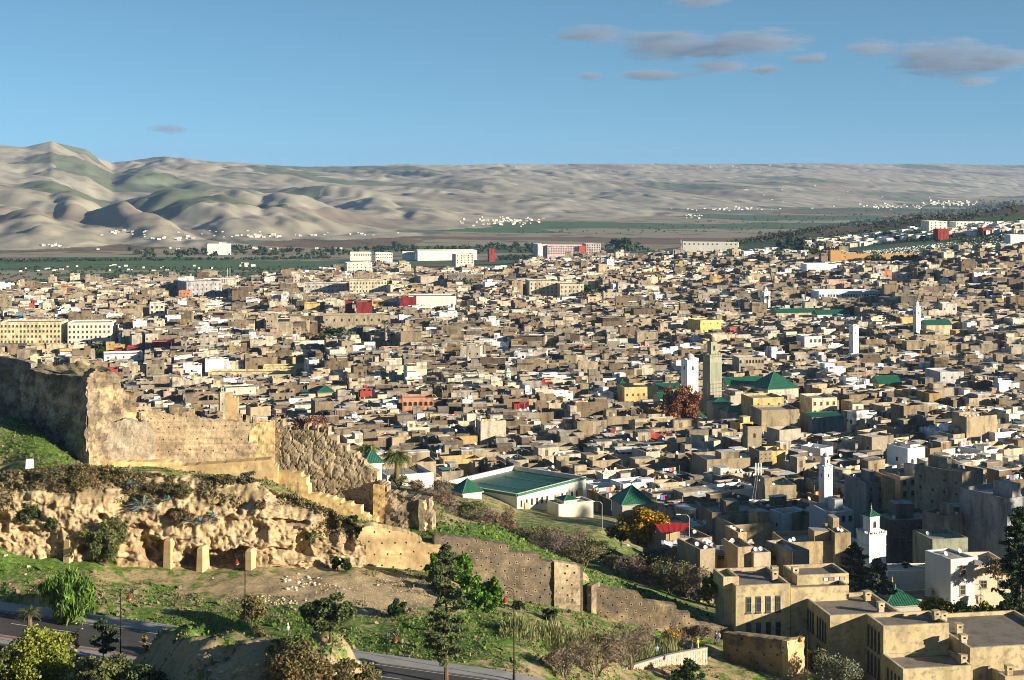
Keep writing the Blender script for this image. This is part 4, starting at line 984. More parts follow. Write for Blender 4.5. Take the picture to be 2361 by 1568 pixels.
oG, wG = sblock(2237, 1520, 2470, -69.6, 3.2, GR)
oH, wH = sblock(2317, 1560, 2470, -71, 8.5, GR)
oI, wI = sblock(2105, 1588, 2330, -72.3, 6.5, GR)
oJ, wJ = sblock(2040, 1386, 2290, -73.2, 6, GR)
oK, wK = sblock(1668, 1331, 1704, -62.6, 5.4, -64.5)
def swin(o, e, z0, xs, w_, h_, ztop, lab=None):
    for x in xs:
        for z in z0: win(T, (o[0], o[1], 0), e, x, ztop - z - h_, w_, h_, ang_of(e), ME_SCH, name='tall_window')
swin(oA, e1s, [1.75, 5.75], [wA * f_ for f_ in (.19, .37, .55, .73)], .78, 2.45, -63.5)
le = (-e2s[0], -e2s[1])
def left_o(o, d): return o + np.array([e2s[0], e2s[1], 0]) * d
swin(left_o(oC, 11.6), le, [1.5], [1.2, 2.25, 3.3, 4.35, 6.3, 7.4, 8.5, 9.6], .5, 3.0, -66)
swin(left_o(oC, 11.6), le, [5.6], [6.3, 7.4, 8.5, 9.6], .5, 2.6, -66)
swin(left_o(oD, 6.6), le, [1.3, 5.2], [.8, 2.1, 3.4, 4.7], .62, 3.0, -66)
swin(left_o(oE, 7.2), le, [1.4, 4.6], [1.8, 3.1, 4.4, 5.6], .5, 1.7, -70)
so_ = MB(); q = oA2 + np.array([e1s[0], e1s[1], 0]) * wA2 * .5; q2 = q + np.array([e1s[1], -e1s[0], 0]) * .02
so_.box((q2[0], q2[1], -64.35), e1s, (e1s[1], -e1s[0]), wA2 * .42, .03, .55, (.62, .6, .58)); so_.build('window_strip', M_glass, T)
for i in range(4):
    w_ = MB(); p = q2 + np.array([e1s[0], e1s[1], 0]) * (wA2 * .42 * (i + .1) / 4) + np.array([e1s[1], -e1s[0], 0]) * .03; w_.box((p[0], p[1], -64.32), e1s, (e1s[1], -e1s[0]), wA2 * .42 / 4 * .8, .04, .48, [(.7, .68, .66), (.35, .2, .16), (.72, .7, .7), (.4, .3, .26)][i]); w_.build('window_panel', M_sheet, T)
for (cx_, cy_, z) in [(519, 245, -63.9), (520, 215, -63.9), (672, 218, -63.9), (1205, 398, -66.4), (1303, 480, -66.4), (1713, 545, -66.4), (1766, 555, -66.8), (1880, 640, -68.4), (1912, 722, -68.4), (1910, 868, -70.4), (2250, 950, -71.4), (1685, 372, -73.4), (1880, 355, -73.4), (2033, 425, -73.4)]:
    schim(1623 + .3125 * cx_, 1260 + .3125 * cy_, z)
KEEP.append((1650, 2361, 1290, 1568, 268, 30))
pyr = pyramid_house('prayer_hall', 'small hall with dark green tiled hip roof and two gilded finials behind the yellow building', 'hall', 2040, 2134, 1359, 1400, 1420, 262, (.42, .39, .33), th=-12, ribs=16)
p_ = pyr[1]; finial(pyr[0], (p_[0] + 2.2, p_[1] + 4, p_[2] + 3.0), .9)

# ------------------------------------------------------------------ landmark buildings
M_stone = mat('minaret_stone', attr=True, rough=.9, noise=[((.8, .8, .2), (.12, .22, .16), .6, 6, .48, .66), (2.2, .6, .5, 5, .5, .7)], bump=.3, bscale=4.)
minaret('white square minaret with grey dome and fine merlons beside the russet tree', 1574, 1585, 1610, 830, 905, 650, (.80, .80, .78), dome=(2.0, 2.4), band=[(2.2, .12, (.6, .58, .5))])
mt = minaret('tall stone minaret banded with green tile, its foot wrapped in scaffolding', 1627, 1637, 1664, 819, 945, 630, (.36, .33, .24), tier=(2.9, 5.2), dome=(1.2, 1.8), m=M_stone, band=[(.9, .8, (.10, .26, .19)), (10.5, 7.5, (.29, .29, .21))])
T = mt[0]; o, e1, e2, w_ = mt[1:]
sp = MB(); c = o + np.array([e1[0] + e2[0], e1[1] + e2[1], 0]) * w_ / 2; sp.tube([(c[0], c[1], o[2] + 6), (c[0], c[1], o[2] + 10.5)], [.16, .05], 5, (.25, .22, .15)); sp.build('spire', M_metal, T)
T = thing('scaffolding', 'thin metal scaffolding around the foot of the tall stone minaret', 'scaffolding', (o[0], o[1], o[2] - 20)); sp = MB()
for r in range(7):
    z = o[2] - 11.5 - r * 1.6
    for (pa, pb) in (((-.6, -.6), (w_ + .6, -.6)), ((-.6, -.6), (-.6, w_ + .6))):
        A = o + np.array([e1[0], e1[1], 0]) * pa[0] + np.array([e2[0], e2[1], 0]) * pa[1]; B = o + np.array([e1[0], e1[1], 0]) * pb[0] + np.array([e2[0], e2[1], 0]) * pb[1]
        sp.tube([(A[0], A[1], z), (B[0], B[1], z)], .05, 3, (.6, .6, .55))
for i in range(6):
    for pa in ((-.6 + i * (w_ + 1.2) / 5, -.6), (-.6, -.6 + i * (w_ + 1.2) / 5)):
        A = o + np.array([e1[0], e1[1], 0]) * pa[0] + np.array([e2[0], e2[1], 0]) * pa[1]; sp.tube([(A[0], A[1], o[2] - 22), (A[0], A[1], o[2] - 10.8)], .05, 3, (.6, .6, .55))
sp.build('poles', M_grey_metal, T)
minaret('white minaret with crenellated balcony and small green pyramid cap by the dark conifers', 1987, 2004, 2043, 1233, 1335, 275, (.74, .73, .69), tier=(2.0, 2.9), cap=.95, band=[(2.1, .12, (.5, .47, .4))], winz=(.3,))
minaret('slim blue-white minaret half in shade above the brown tower house', 1885, 1901, 1920, 1076, 1150, 400, (.70, .71, .72), tier=(1.6, 2.3), dome=(.8, .9), band=[(1.2, .2, (.5, .5, .5))])
minaret('small white minaret above the long green roofs in the middle distance', 1758, 1762, 1776, 674, 699, 1010, (.7, .7, .68), tier=(2.2, 2.2), dome=(1.1, 1.2))
minaret('slender white minaret on the right among the brown roofs', 2110, 2113, 2123, 708, 742, 850, (.68, .68, .67), tier=(1.7, 2.6), dome=(.8, .8))
minaret('stubby bright white minaret tower on the right beside stacked white houses', 1957, 1967, 1980, 752, 776, 775, (.72, .72, .72), tier=(2.2, .8))
minaret('tiny white minaret with green tile band in the left middle distance', 1166, 1168, 1178, 857, 880, 690, (.62, .62, .56), tier=(1.0, 1.3), band=[(.9, .7, (.05, .3, .2))])
minaret('little tan minaret standing behind the crenellated curtain wall', 865 / 2.361 * 1 + 138, 507, 520, 905, 950, 520, (.42, .37, .27), tier=(1.0, 1.6), m=M_plaster)
minaret('square brown brick tower above the long brown block', 1720, 1724, 1756, 983, 1040, 480, (.30, .25, .17), m=M_plaster, cren=False, th=12)
minaret('far pale minaret on the edge of town near the long white block', 1459, 1461, 1469, 928 - 345, 605, 2000, (.68, .64, .52)) if False else None

# shrine complex with green roofs
pyramid_house('shrine', 'great green tiled pyramid roof of the shrine right of the stone minaret', 'mosque', 1770, 1844, 858, 899, 925, 640, (.52, .47, .36), th=-22, ribs=26, wall_m=M_plaster)
def green_hall(label, u0, u1, vr, ve, vb, y, depth, th=-10, col=(.50, .42, .27), hip=.0, group=None, cat='mosque hall'):
    o, e1, e2, wd = frame_of(u0, u1, ve, y, -th); g = min(gz(*o[:2]) - 1, -(vb - HV) / F * y); T = thing('green_roofed_hall', label, cat, (o[0], o[1], g), group)
    a = MB(); a.box((o[0], o[1], g), e1, e2, wd, depth, o[2] - g - .02, col); a.build('wall', M_plaster, T)
    h_ = -(vr - HV) / F * (y + depth / 2) - o[2]; gable(T, 'roof', o - np.array([e1[0] + e2[0], e1[1] + e2[1], 0]) * .2, e1, e2, wd + .4, depth + .4, h_, M_green, GREEN, int(wd / .8), hip=hip)
    KEEP.append((u0 - 6, u1 + 2, vr - 2, vb, y, depth)); return T
green_hall('long green tiled roof stretching between stone minaret and great pyramid roof', 1676, 1764, 870, 887, 897, 655, 9)
green_hall('green hipped roof below the great pyramid roof, near the stone minaret foot', 1677, 1745, 936, 951, 962, 600, 10, hip=3)
green_hall('dark green roof directly left of the white domed minaret', 1522, 1573, 905, 920, 932, 620, 10)
green_hall('dark green upper roof behind the russet tree', 1519, 1572, 884, 898, 905, 660, 10)
green_hall('green gabled hall roof with ochre gables right of the great pyramid', 2027, 2080, 867, 886, 898, 660, 10, col=OCH)
green_hall('long dark green roof of the mosque in the right middle distance', 1790, 1885, 712, 722, 730, 960, 10)
green_hall('second green roof with white gables beside the long mosque roof', 1885, 1960, 715, 726, 736, 950, 10, col=(.72, .7, .64))
green_hall('green mosque roof at the right beside the slender white minaret', 2136, 2195, 738, 750, 760, 850, 9)
green_hall('dark green low roof above the zaouia on the right, beside shaded houses', 1872, 1945, 952, 962, 1010, 560, 12, col=(.2, .22, .2))
pyramid_house('pavilion', 'small green pyramid roof just under the stone minaret', 'pavilion', 1642, 1692, 917, 932, 945, 610, (.55, .46, .30), ribs=12)
pyramid_house('pavilion', 'little green pyramid roof at the foot of the russet tree', 'pavilion', 1601, 1630, 945, 963, 972, 590, (.4, .38, .3), ribs=8)
pyramid_house('pavilion', 'green pyramid roof among the houses at left centre, larger of a pair', 'pavilion', 731, 772, 889, 906, 918, 640, (.50, .42, .26), ribs=8)
pyramid_house('pavilion', 'smaller green pyramid roof left of its larger neighbour at left centre', 'pavilion', 693, 712, 897, 905, 915, 650, (.5, .45, .34), ribs=6)
pyramid_house('pavilion', 'small green pyramid roof above the ochre block left of the minarets', 'pavilion', 1425, 1452, 877, 889, 900, 680, (.5, .42, .3), ribs=8)
pyramid_house('pavilion', 'pavilion with green pyramid roof between shaded garden and brown walls', 'pavilion', 1433, 1508, 1120, 1165, 1188, 372, (.40, .38, .30), ribs=14, th=-16)
pyramid_house('white_pavilion', 'white cubic pavilion with green pyramid roof between two palms', 'pavilion', 840, 886, 1037, 1070, 1100, 292, (.72, .70, .65), th=-20, ribs=12)

# the white building with the sunken green roof
N0 = np.array([(1192 - CU) / F * 345, 345, -(1139 - HV) / F * 345]); hd = math.radians(39)
e1z = (math.sin(hd), math.cos(hd)); e2z = (-math.cos(hd), math.sin(hd)); L1, L2 = 25.5, 21.5
T = thing('green_roofed_building', 'long cream building with sunken green roof and rows of narrow windows', 'building', (N0[0], N0[1], -90))
CW = (.70, .65, .54)
a = MB(); a.box((N0[0], N0[1], -90), e1z, e2z, L1, L2, N0[2] + 90 - 1.2, CW); a.f.pop(); a.c.pop(); a.m.pop()
a.ring((N0[0], N0[1], N0[2] - 1.2), e1z, e2z, L1, L2, 0, 1.2, .5, CW, (.62, .58, .48)); a.build('wall', M_white, T)
r = MB(); q = N0 + np.array([e1z[0] + e2z[0], e1z[1] + e2z[1], 0]) * .48; q[2] = N0[2] - 1.1; r.box(q, e1z, e2z, L1 - .96, L2 - .96, .12, (.012, .075, .05))
for i in (1, 3): r.box(q + np.array([e1z[0], e1z[1], 0]) * (L1 * (.12 + .18 * i)) + np.array([0, 0, .12]), e1z, e2z, .16, L2 * .8, .1, (.2, .28, .24))
r.build('green_roof', M_green, T)
for (oo, ee, LL) in [(N0, e1z, L1), (N0 + np.array([e2z[0], e2z[1], 0]) * L2, (-e2z[0], -e2z[1]), L2)]:
    cb = MB(); n_ = np.array([ee[1], -ee[0], 0]); cb.box(oo + n_ * .35 - np.array([0, 0, .55]), ee, (-ee[1], ee[0]), LL, .38, .5, (.03, .14, .085), bottom=True); cb.build('tile_cornice', M_green, T)
for i in range(13):
    if i in (6, 7): continue
    win(T, (N0[0], N0[1], 0), e1z, 1.2 + i * 1.85, N0[2] - 3.0 - i * .10, .62, 1.4, ang_of(e1z), ME_WIN2)
for i in range(8): win(T, tuple((N0 + np.array([e2z[0], e2z[1], 0]) * L2)[:2]) + (0,), (-e2z[0], -e2z[1]), 11 + i * 1.3, N0[2] - 4.4, .6, 1.4, ang_of((-e2z[0], -e2z[1])), ME_WIN2)
for i in (2.4, 13.5, 22.):
    pb = MB(); pb.box(np.array([N0[0], N0[1], -90]) + np.array([e1z[0], e1z[1], 0]) * i + np.array([e1z[1], -e1z[0], 0]) * .35, e1z, e2z, 1.5, .4, N0[2] + 90 - 2.4, (.42, .32, .20)); pb.build('pilaster', M_plaster, T)
KEEP.append((1010, 1372, 1080, 1185, 345, 40))
pyramid_house('corner_pavilion', 'green pyramid roofed corner turret at the left of the sunken green roof', 'turret', 1066, 1116, 1105, 1139, 1172, 340, (.68, .64, .54), th=-30, ribs=12)
t_ = bld('porch', 'low cream porch with stacked flat roofs before the long cream building', 'porch', 1288, 1368, 1163, 345, 5, (.62, .57, .45), th=-28, m=M_white, par=.3, vb=1180)
pyramid_house('porch_turret', 'small green pyramid roof sitting on the cream porch', 'turret', 1300, 1336, 1143, 1155, 1165, 346, (.66, .62, .5), th=-28, ribs=8)
bld('garden_wall_house', 'low white walled terrace between the two palms and the green-roofed building', 'house', 893, 1000, 1097, 352, 12, (.66, .62, .55), th=-22, m=M_white, vb=1112)

KEEP.append((805, 955, 1018, 1096, 332, 6)); KEEP.append((1425, 1560, 1175, 1265, 310, 10))
HOUSES = [
 # name, label, u0, u1, vt, vb, y, depth, colour, kw
 ('fort_house', 'long brown windowless block with a row of putlog holes below the brick tower', 1630, 1752, 1060, 1092, 450, 12, (.30, .24, .155), dict(wins=(1, 14, 3.6, 3, .3, .3), th=-14, roofcol=(.62, .58, .5))),
 ('tower_house', 'tall brown tower house at the right end of the long brown block', 1751, 1781, 1040, 1092, 452, 8, (.29, .23, .15), dict(th=-14, wins=(2, 3, .8, 1.2, .35, .35))),
 ('house', 'bright yellow plastered house behind the brown tower house', 1781, 1811, 1040, 1071, 462, 8, (.66, .48, .2), dict(th=-14)),
 ('house', 'brown cubic house with two small domed roof turrets and a tree shadow on it', 1764, 1836, 1120, 1160, 400, 10, (.36, .29, .18), dict(th=-8)),
 ('house', 'wide shaded brown house with one dark doorway below the mast', 1642, 1760, 1182, 1235, 348, 10, (.27, .22, .145), dict(th=-12, wins=(1, 5, 1.2, 3, .9, 1.6))),
 ('roofless_house', 'roofless brown walls around an open court, above the row of brown walls', 1694, 1786, 1211, 1235, 318, 9, (.34, .27, .18), dict(th=-18, par=2.2)),
 ('house', 'grey brown wall block with pale plaster patch beside the bare bushes', 1614, 1649, 1267, 1322, 276, 9, (.33, .27, .185), dict(th=-20)),
 ('house', 'squat brown house wall with tree shadow, middle of the row behind the yellow building', 1701, 1738, 1262, 1301, 281, 7, (.38, .29, .18), dict(th=-14)),
 ('house', 'pale lower brown wall right of the tree shadow in the same row', 1738, 1777, 1275, 1301, 280.5, 5, (.38, .32, .23), dict(th=-14, par=.3)),
 ('house', 'right end block of the brown wall row behind the yellow building', 1827, 1866, 1272, 1301, 281, 9, (.33, .27, .19), dict(th=-22)),
 ('house', 'recessed brown house with deep shaded porch left of the middle wall', 1652, 1700, 1276, 1301, 287, 6, (.30, .21, .13), dict(th=-12, par=.3, wins=(1, 2, .4, 2, 2.0, .8))),
 ('house', 'recessed brown house with deep shaded porch right of the pale wall', 1778, 1826, 1276, 1301, 286, 6, (.30, .21, .13), dict(th=-12, par=.3, wins=(1, 2, .4, 2, 2.0, .8))),
 ('house', 'long low brown terrace wall left of the red awning', 1539, 1642, 1248, 1266, 293, 10, (.33, .26, .16), dict(th=-22)),
 ('house', 'tall narrow brown house with lit yellow side left of the terrace clutter', 1702, 1722, 1228, 1262, 296, 6, (.42, .31, .17), dict(th=-16)),
 ('house', 'big streaked brown wall with paler stain left of the conifers', 1814, 1926, 1251, 1297, 297, 9, (.40, .31, .18), dict(th=-8)),
 ('house', 'raised right corner of the big streaked brown wall', 1925, 1962, 1229, 1297, 297, 8, (.40, .31, .18), dict(th=-8)),
 ('house', 'tall dark grey house in shade with paler lit corner beside it', 1998, 2040, 1113, 1176, 340, 10, (.24, .225, .21), dict(th=-16, wins=(2, 2, 1, 2.6, .6, .9))),  # this and the next block: one house, shade and sunlight put into the colours
 ('house', 'narrow sunlit brown house with round arch relief right of the dark grey house', 2040, 2064, 1106, 1160, 339, 10, (.44, .31, .17), dict(th=-12)),
 ('house', 'cluttered white and brown house with roof sheet left of the great shaded house', 2076, 2132, 1099, 1150, 345, 9, (.50, .41, .30), dict(th=-18, dishes=2, wins=(2, 3, .8, 2.4, .8, 1.2))),
 ('great_house', 'great tall shaded house with arched window and corniced top', 2219, 2267, 1090, 1186, 325, 12, (.36, .29, .20), dict(th=-38, wins=(2, 2, 3.4, 3, .7, 1.4), lwins=(3, 4, 2, 2.4, .5, .5))),
 ('house', 'pale green-cream villa with tiled edge and two windows above the great shaded house', 2146, 2224, 1072, 1100, 398, 10, (.52, .50, .36), dict(th=-6, wins=(1, 3, 1.4, 3, 1.1, 1.4))),
 ('tower_house', 'very tall blue-grey house with arched window at the right edge', 2322, 2400, 1150, 1270, 296, 12, (.27, .27, .28), dict(th=-30, wins=(1, 2, 4.6, 3, .9, 1.8), wm='arch')),
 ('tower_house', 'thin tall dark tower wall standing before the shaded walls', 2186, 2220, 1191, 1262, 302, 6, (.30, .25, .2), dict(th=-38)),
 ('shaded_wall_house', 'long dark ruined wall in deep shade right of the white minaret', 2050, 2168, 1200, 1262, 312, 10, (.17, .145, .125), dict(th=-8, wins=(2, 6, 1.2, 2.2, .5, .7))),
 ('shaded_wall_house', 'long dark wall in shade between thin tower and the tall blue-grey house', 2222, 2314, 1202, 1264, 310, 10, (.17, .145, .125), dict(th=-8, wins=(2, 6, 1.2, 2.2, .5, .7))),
 ('house', 'green-grey weathered wall house above the white courtyard', 2150, 2232, 1244, 1306, 289, 8, (.27, .28, .21), dict(th=-12)),
 ('white_house', 'two storey white house with barred window beside the vine-covered wall', 2192, 2247, 1290, 1366, 266, 7, (.50, .50, .50), dict(th=-22, m='w', par=.3, wins=(2, 1, 1.2, 3.3, 1.2, 1.8))),
 ('house', 'sunlit cream house with bare vines on its terrace right of the white house', 2247, 2330, 1303, 1366, 268, 9, (.62, .53, .38), dict(th=-6, m='w', wins=(1, 2, 2.6, 3, 1.2, 1.4))),
 ('courtyard_wall', 'white courtyard wall sloping behind the green hip roof', 2047, 2170, 1316, 1352, 279, 5, (.60, .60, .56), dict(th=-4, m='w', par=.2)),
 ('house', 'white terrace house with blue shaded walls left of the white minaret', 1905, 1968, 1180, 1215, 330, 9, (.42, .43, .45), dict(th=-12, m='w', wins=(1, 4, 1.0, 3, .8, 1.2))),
 ('yellow_building', 'plain yellow cube building with small square windows above the minarets', 1615, 1663, 739, 770, 900, 14, (.62, .46, .17), dict(th=-24, wins=(2, 3, 1.5, 4, .7, .9))),
 ('ochre_building', 'ochre two-storey building with small windows left of the russet tree', 1440, 1517, 893, 931, 640, 12, (.64, .45, .19), dict(th=-10, wins=(2, 6, 2.6, 3, .8, 1.0))),
 ('ochre_building', 'ochre block with white awning below the great pyramid roof', 1737, 1808, 918, 951, 590, 12, (.62, .43, .18), dict(th=-14, wins=(1, 3, 2., 3, .7, .9))),
 ('brown_building', 'long brown block with buttresses below the ochre block', 1756, 1843, 946, 985, 560, 12, (.33, .27, .17), dict(th=-10)),
 ('grey_building', 'blank pale grey concrete block on the right with one small window', 2168, 2222, 858, 888, 670, 14, (.48, .46, .43), dict(th=-12, wins=(1, 3, 2, 3, .7, .8), roofcol=(.7, .7, .68))),
 ('gallery_house', 'brown house with a row of triple arched windows right of the stone minaret', 1704, 1762, 825, 842, 720, 10, (.40, .34, .24), dict(th=-10, wins=(1, 8, 1, 3, 1.0, 1.6), wm='arch', roofcol=(.72, .7, .66))),
 ('white_house', 'large white house with two dark windows on the left of a lighter group', 1855, 1895, 776, 795, 800, 12, (.66, .64, .6), dict(th=-10, wins=(1, 4, 1.4, 3, 1.2, 1.6), m='w')),
 ('cream_building', 'cream three-window building right of the brown block, shrine behind', 1872, 1930, 918, 958, 590, 12, (.66, .57, .38), dict(th=-12, wins=(2, 4, 1.4, 3.2, .9, 1.4))),
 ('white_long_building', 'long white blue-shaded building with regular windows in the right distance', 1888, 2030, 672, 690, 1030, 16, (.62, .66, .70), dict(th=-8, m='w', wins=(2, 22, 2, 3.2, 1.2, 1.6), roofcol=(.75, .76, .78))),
 ('white_building', 'plain white flat block below the ochre fortress wall', 1860, 1930, 609, 626, 1200, 16, (.76, .76, .74), dict(th=-6, m='w')),
 ('grey_building', 'grey white square building right of centre in the distance', 2206 - 140, 2100, 629, 652, 1130, 14, (.55, .55, .54), dict(th=-10, wins=(2, 3, 2, 3.5, 1, 1.4))),
 ('pink_building', 'salmon pink house with arcade near the left centre', 928, 1000, 918, 938, 600, 10, (.60, .27, .15), dict(th=-6, wins=(1, 6, 1.4, 3, 1.4, 1.6), wm='arch')),
 ('yellow_row_building', 'long yellow terrace building in the left medina', 606, 700, 845, 858, 770, 10, (.66, .52, .24), dict(th=-4, wins=(1, 10, 1, 3, .8, 1.2))),
 ('yellow_row_building', 'lower long yellow terrace building with white windows, left medina', 480, 680, 858, 872, 740, 10, (.66, .52, .26), dict(th=-3, wins=(1, 16, 1, 3, .8, 1.2))),
 ('yellow_house', 'bright orange-yellow roofed house at left above the curtain wall', 510, 548, 917, 919, 560, 5, (.50, .35, .17), dict(th=-6)),
 ('red_building', 'dark red windowless building, right half of a pair in the left distance', 822, 858, 697, 738, 1010, 16, (.22, .03, .028), dict(th=-6)),
 ('red_building', 'dark red narrower building, left half of a pair in the left distance', 796, 812, 694, 722, 1020, 12, (.22, .03, .028), dict(th=-6)),
 ('red_building', 'low red walled terrace block in the left distance beyond the pair', 923, 960, 685, 698, 1040, 12, (.22, .03, .028), dict(th=-4)),
 ('red_house', 'red walled house with white edges above the bastion, rightmost of three', 350, 396, 789, 808, 830, 12, (.27, .04, .035), dict(th=-10)),
 ('red_house', 'small red wall house above the bastion, middle of three', 292, 320, 800, 815, 828, 10, (.27, .04, .035), dict(th=-10)),
 ('red_house', 'small red wall house above the bastion, leftmost of three', 262, 280, 806, 820, 826, 10, (.27, .04, .035), dict(th=-10)),
 ('white_house', 'white stepped house at the left edge of the medina above the bastion', 240, 330, 818, 835, 800, 14, (.72, .70, .66), dict(th=-16, m='w', wins=(2, 5, 1, 3, .8, 1))),
 ('brick_building', 'orange brick building in the left distance beside grey blocks', 412, 438, 671, 688, 1150, 10, (.50, .22, .10), dict(th=-8, wins=(2, 3, 1.4, 3, .9, 1))),
 ('tower_block', 'cream four-storey block rising alone in the left distance', 345, 379, 700, 737, 1010, 14, (.70, .63, .50), dict(th=-12, wins=(4, 3, 1.6, 3.2, 1.4, 1.5))),
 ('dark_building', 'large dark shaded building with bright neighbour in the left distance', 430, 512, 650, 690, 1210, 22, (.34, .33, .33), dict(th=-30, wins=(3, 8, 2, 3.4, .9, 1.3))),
 ('cream_building', 'pale cream house with high blank wall in the left distance', 467, 548, 645, 662, 1290, 18, (.66, .6, .46), dict(th=-8)),
 ('brown_building', 'wide brown house with three arched windows in left middle ground', 745, 900, 768 - 40, 750, 960, 14, (.36, .30, .20), dict(th=-6, wins=(1, 9, 2, 3, 1.1, 1.6), wm='arch')),
 ('ochre_building', 'ochre tall block left of the red pair', 702, 738, 700, 720, 1040, 14, (.55, .40, .16), dict(th=-8)),
 ('apartment_block', 'massive tan apartment block with vertical dark bays, left of a pair', 1221, 1287, 648, 688, 1190, 22, (.52, .46, .34), dict(th=-8, wins=(4, 7, 1.6, 3.1, .9, 1.5))),
 ('apartment_block', 'massive tan apartment block with vertical dark bays, right of a pair', 1291, 1346, 655, 690, 1180, 22, (.52, .46, .34), dict(th=-8, wins=(4, 6, 1.6, 3.1, .9, 1.5))),
 ('apartment_block', 'pale yellow apartment row in the middle distance with many windows', 806, 892, 647, 678, 1210, 18, (.62, .55, .38), dict(th=-6, wins=(4, 12, 1.4, 3., .9, 1.3))),
 ('apartment_block', 'grey cream apartment row joined left of the pale yellow row', 700, 806, 655, 680, 1225, 18, (.50, .46, .38), dict(th=-6, wins=(3, 12, 1.4, 3., .9, 1.3))),
 ('hall_building', 'long white hall with lit roof in the centre distance', 942, 1052, 683, 697, 1050, 20, (.70, .68, .62), dict(th=-4, m='w')),
 ('concrete_block', 'angular concrete building with large dark slanted side, centre distance', 1030 - 60, 1012, 637, 656, 1300, 18, (.38, .33, .26), dict(th=-20)),
 ('long_white_building', 'very long white factory-like block at the far edge of town', 963, 1100, 578, 600, 2050, 26, (.80, .77, .68), dict(th=-7, m='w')),
 ('white_building', 'white ribbed block left of the long white block', 807, 856, 582, 594, 2080, 16, (.78, .74, .62), dict(th=-6, m='w', wins=(1, 12, 2, 3, 1, 2.6))),
 ('white_building', 'white building with small minaret-like tower near the town edge', 866, 905, 583, 602, 1980, 16, (.78, .75, .64), dict(th=-8, m='w', wins=(2, 8, 1.6, 3.4, 1.2, 1.4))),
 ('white_building', 'low white block immediately left of the long white block', 928, 957, 581, 593, 2080, 14, (.78, .75, .66), dict(th=-6, m='w', wins=(1, 7, 2, 3, 1, 1.6))),
 ('pale_building', 'pale five-storey square building in front of the long white block', 1051, 1093, 586, 609, 1800, 14, (.62, .56, .45), dict(th=-20, wins=(4, 5, 1.2, 2.6, 1.2, 1.4))),
 ('pale_building', 'stepped white apartment cluster at the front of the far town edge', 800, 858, 606, 630, 1560, 16, (.72, .66, .52), dict(th=-16, wins=(3, 6, 1.2, 3, .9, 1.2))),
 ('red_building', 'small red block on the plain right of the long white block', 1128, 1142, 574, 588, 1960, 12, (.28, .05, .04), dict(th=-10)),
 ('apartment_block', 'pink and white striped apartment row on the town edge at centre right', 1262, 1340, 565, 582, 1820, 14, (.78, .62, .58), dict(th=4, m='w', wins=(4, 20, 1, 2.6, 1, 1.3))),
 ('concrete_block', 'plain concrete slab block left of the pink and white row', 1240, 1262, 563, 586, 1820, 14, (.52, .52, .50), dict(th=-24)),
 ('red_building', 'red end wall block right of the pink and white row', 1335, 1350, 567, 581, 1815, 12, (.46, .08, .06), dict(th=-6)),
 ('unfinished_building', 'grey unfinished concrete frame building right of the striped row', 1352, 1385, 562, 577, 1830, 14, (.40, .38, .35), dict(th=-16, wins=(4, 6, .8, 2.8, 1.6, 1.7))),
 ('apartment_block', 'yellow and cream apartment block by the lower left of the hills, left of a pair', 0, 140, 743, 792, 885, 16, (.70, .60, .36), dict(th=-2, wins=(4, 16, 1.6, 2.9, 1.0, 1.3), group=None)),
 ('apartment_block', 'cream white apartment block with arched bays above the bastion, right of a pair', 156, 256, 744, 792, 885, 16, (.76, .70, .56), dict(th=-4, m='w', wins=(4, 10, 1.6, 2.9, 1.0, 1.4))),
 ('cream_building', 'cream villa with terraces on the right hill', 1937, 1990, 547, 560, 1560, 16, (.70, .63, .48), dict(th=-12, wins=(2, 5, 1, 3, 1, 1.3))),
 ('long_building', 'long cream school-like building on the right hill', 2000, 2105, 555, 567, 1520, 16, (.66, .60, .46), dict(th=-2, wins=(2, 16, 1.2, 3, 1.2, 1.3))),
 ('cream_building', 'tall cream apartment house on the right hill top', 2142, 2184, 510, 532, 1500, 16, (.72, .67, .52), dict(th=-14, wins=(4, 4, 1, 2.4, 1.2, 1.2))),
 ('cream_building', 'wide pale apartment row on the right hill top', 2204, 2290, 512, 530, 1510, 16, (.74, .70, .60), dict(th=-8, wins=(3, 10, 1, 2.6, 1.2, 1.2))),
 ('red_building', 'brick red wall building beneath the apartment row on the right hill', 2163, 2188, 528, 538, 1440, 12, (.28, .045, .035), dict(th=-6)),
 ('red_building', 'brick red gable building further right beneath the hill-top houses', 2266, 2290, 526, 538, 1440, 12, (.28, .045, .035), dict(th=-6)),
 ('white_shrine', 'plain white cube building at the right edge above the cemetery', 2330, 2365, 541, 560, 1330, 12, (.74, .72, .66), dict(th=-8, m='w')),
 ('long_building', 'row of low white walled buildings on the bare rise at centre right', 1574, 1702, 558, 567, 1640, 12, (.76, .73, .64), dict(th=10, m='w', wins=(1, 12, 1.2, 3, 1.4, 1.4))),
 ('white_building', 'white villa on the plain at left with lit front', 478, 530, 563, 572, 2300, 16, (.80, .76, .66), dict(th=-4, m='w')),
]
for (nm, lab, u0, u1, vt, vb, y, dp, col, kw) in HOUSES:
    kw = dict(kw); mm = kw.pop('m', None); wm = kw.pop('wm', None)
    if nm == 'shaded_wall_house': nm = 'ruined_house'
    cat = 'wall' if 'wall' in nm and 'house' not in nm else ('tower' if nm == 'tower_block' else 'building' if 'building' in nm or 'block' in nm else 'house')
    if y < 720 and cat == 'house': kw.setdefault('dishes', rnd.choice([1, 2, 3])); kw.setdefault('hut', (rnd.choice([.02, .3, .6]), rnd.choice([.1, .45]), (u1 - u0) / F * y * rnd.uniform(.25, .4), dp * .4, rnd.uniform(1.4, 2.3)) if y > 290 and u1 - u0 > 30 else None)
    bld(nm, lab, cat, u0, u1, vt, y, dp, col, m=M_white if mm == 'w' else None, wm=ME_ARCH if wm == 'arch' else None, vb=vb, **kw)

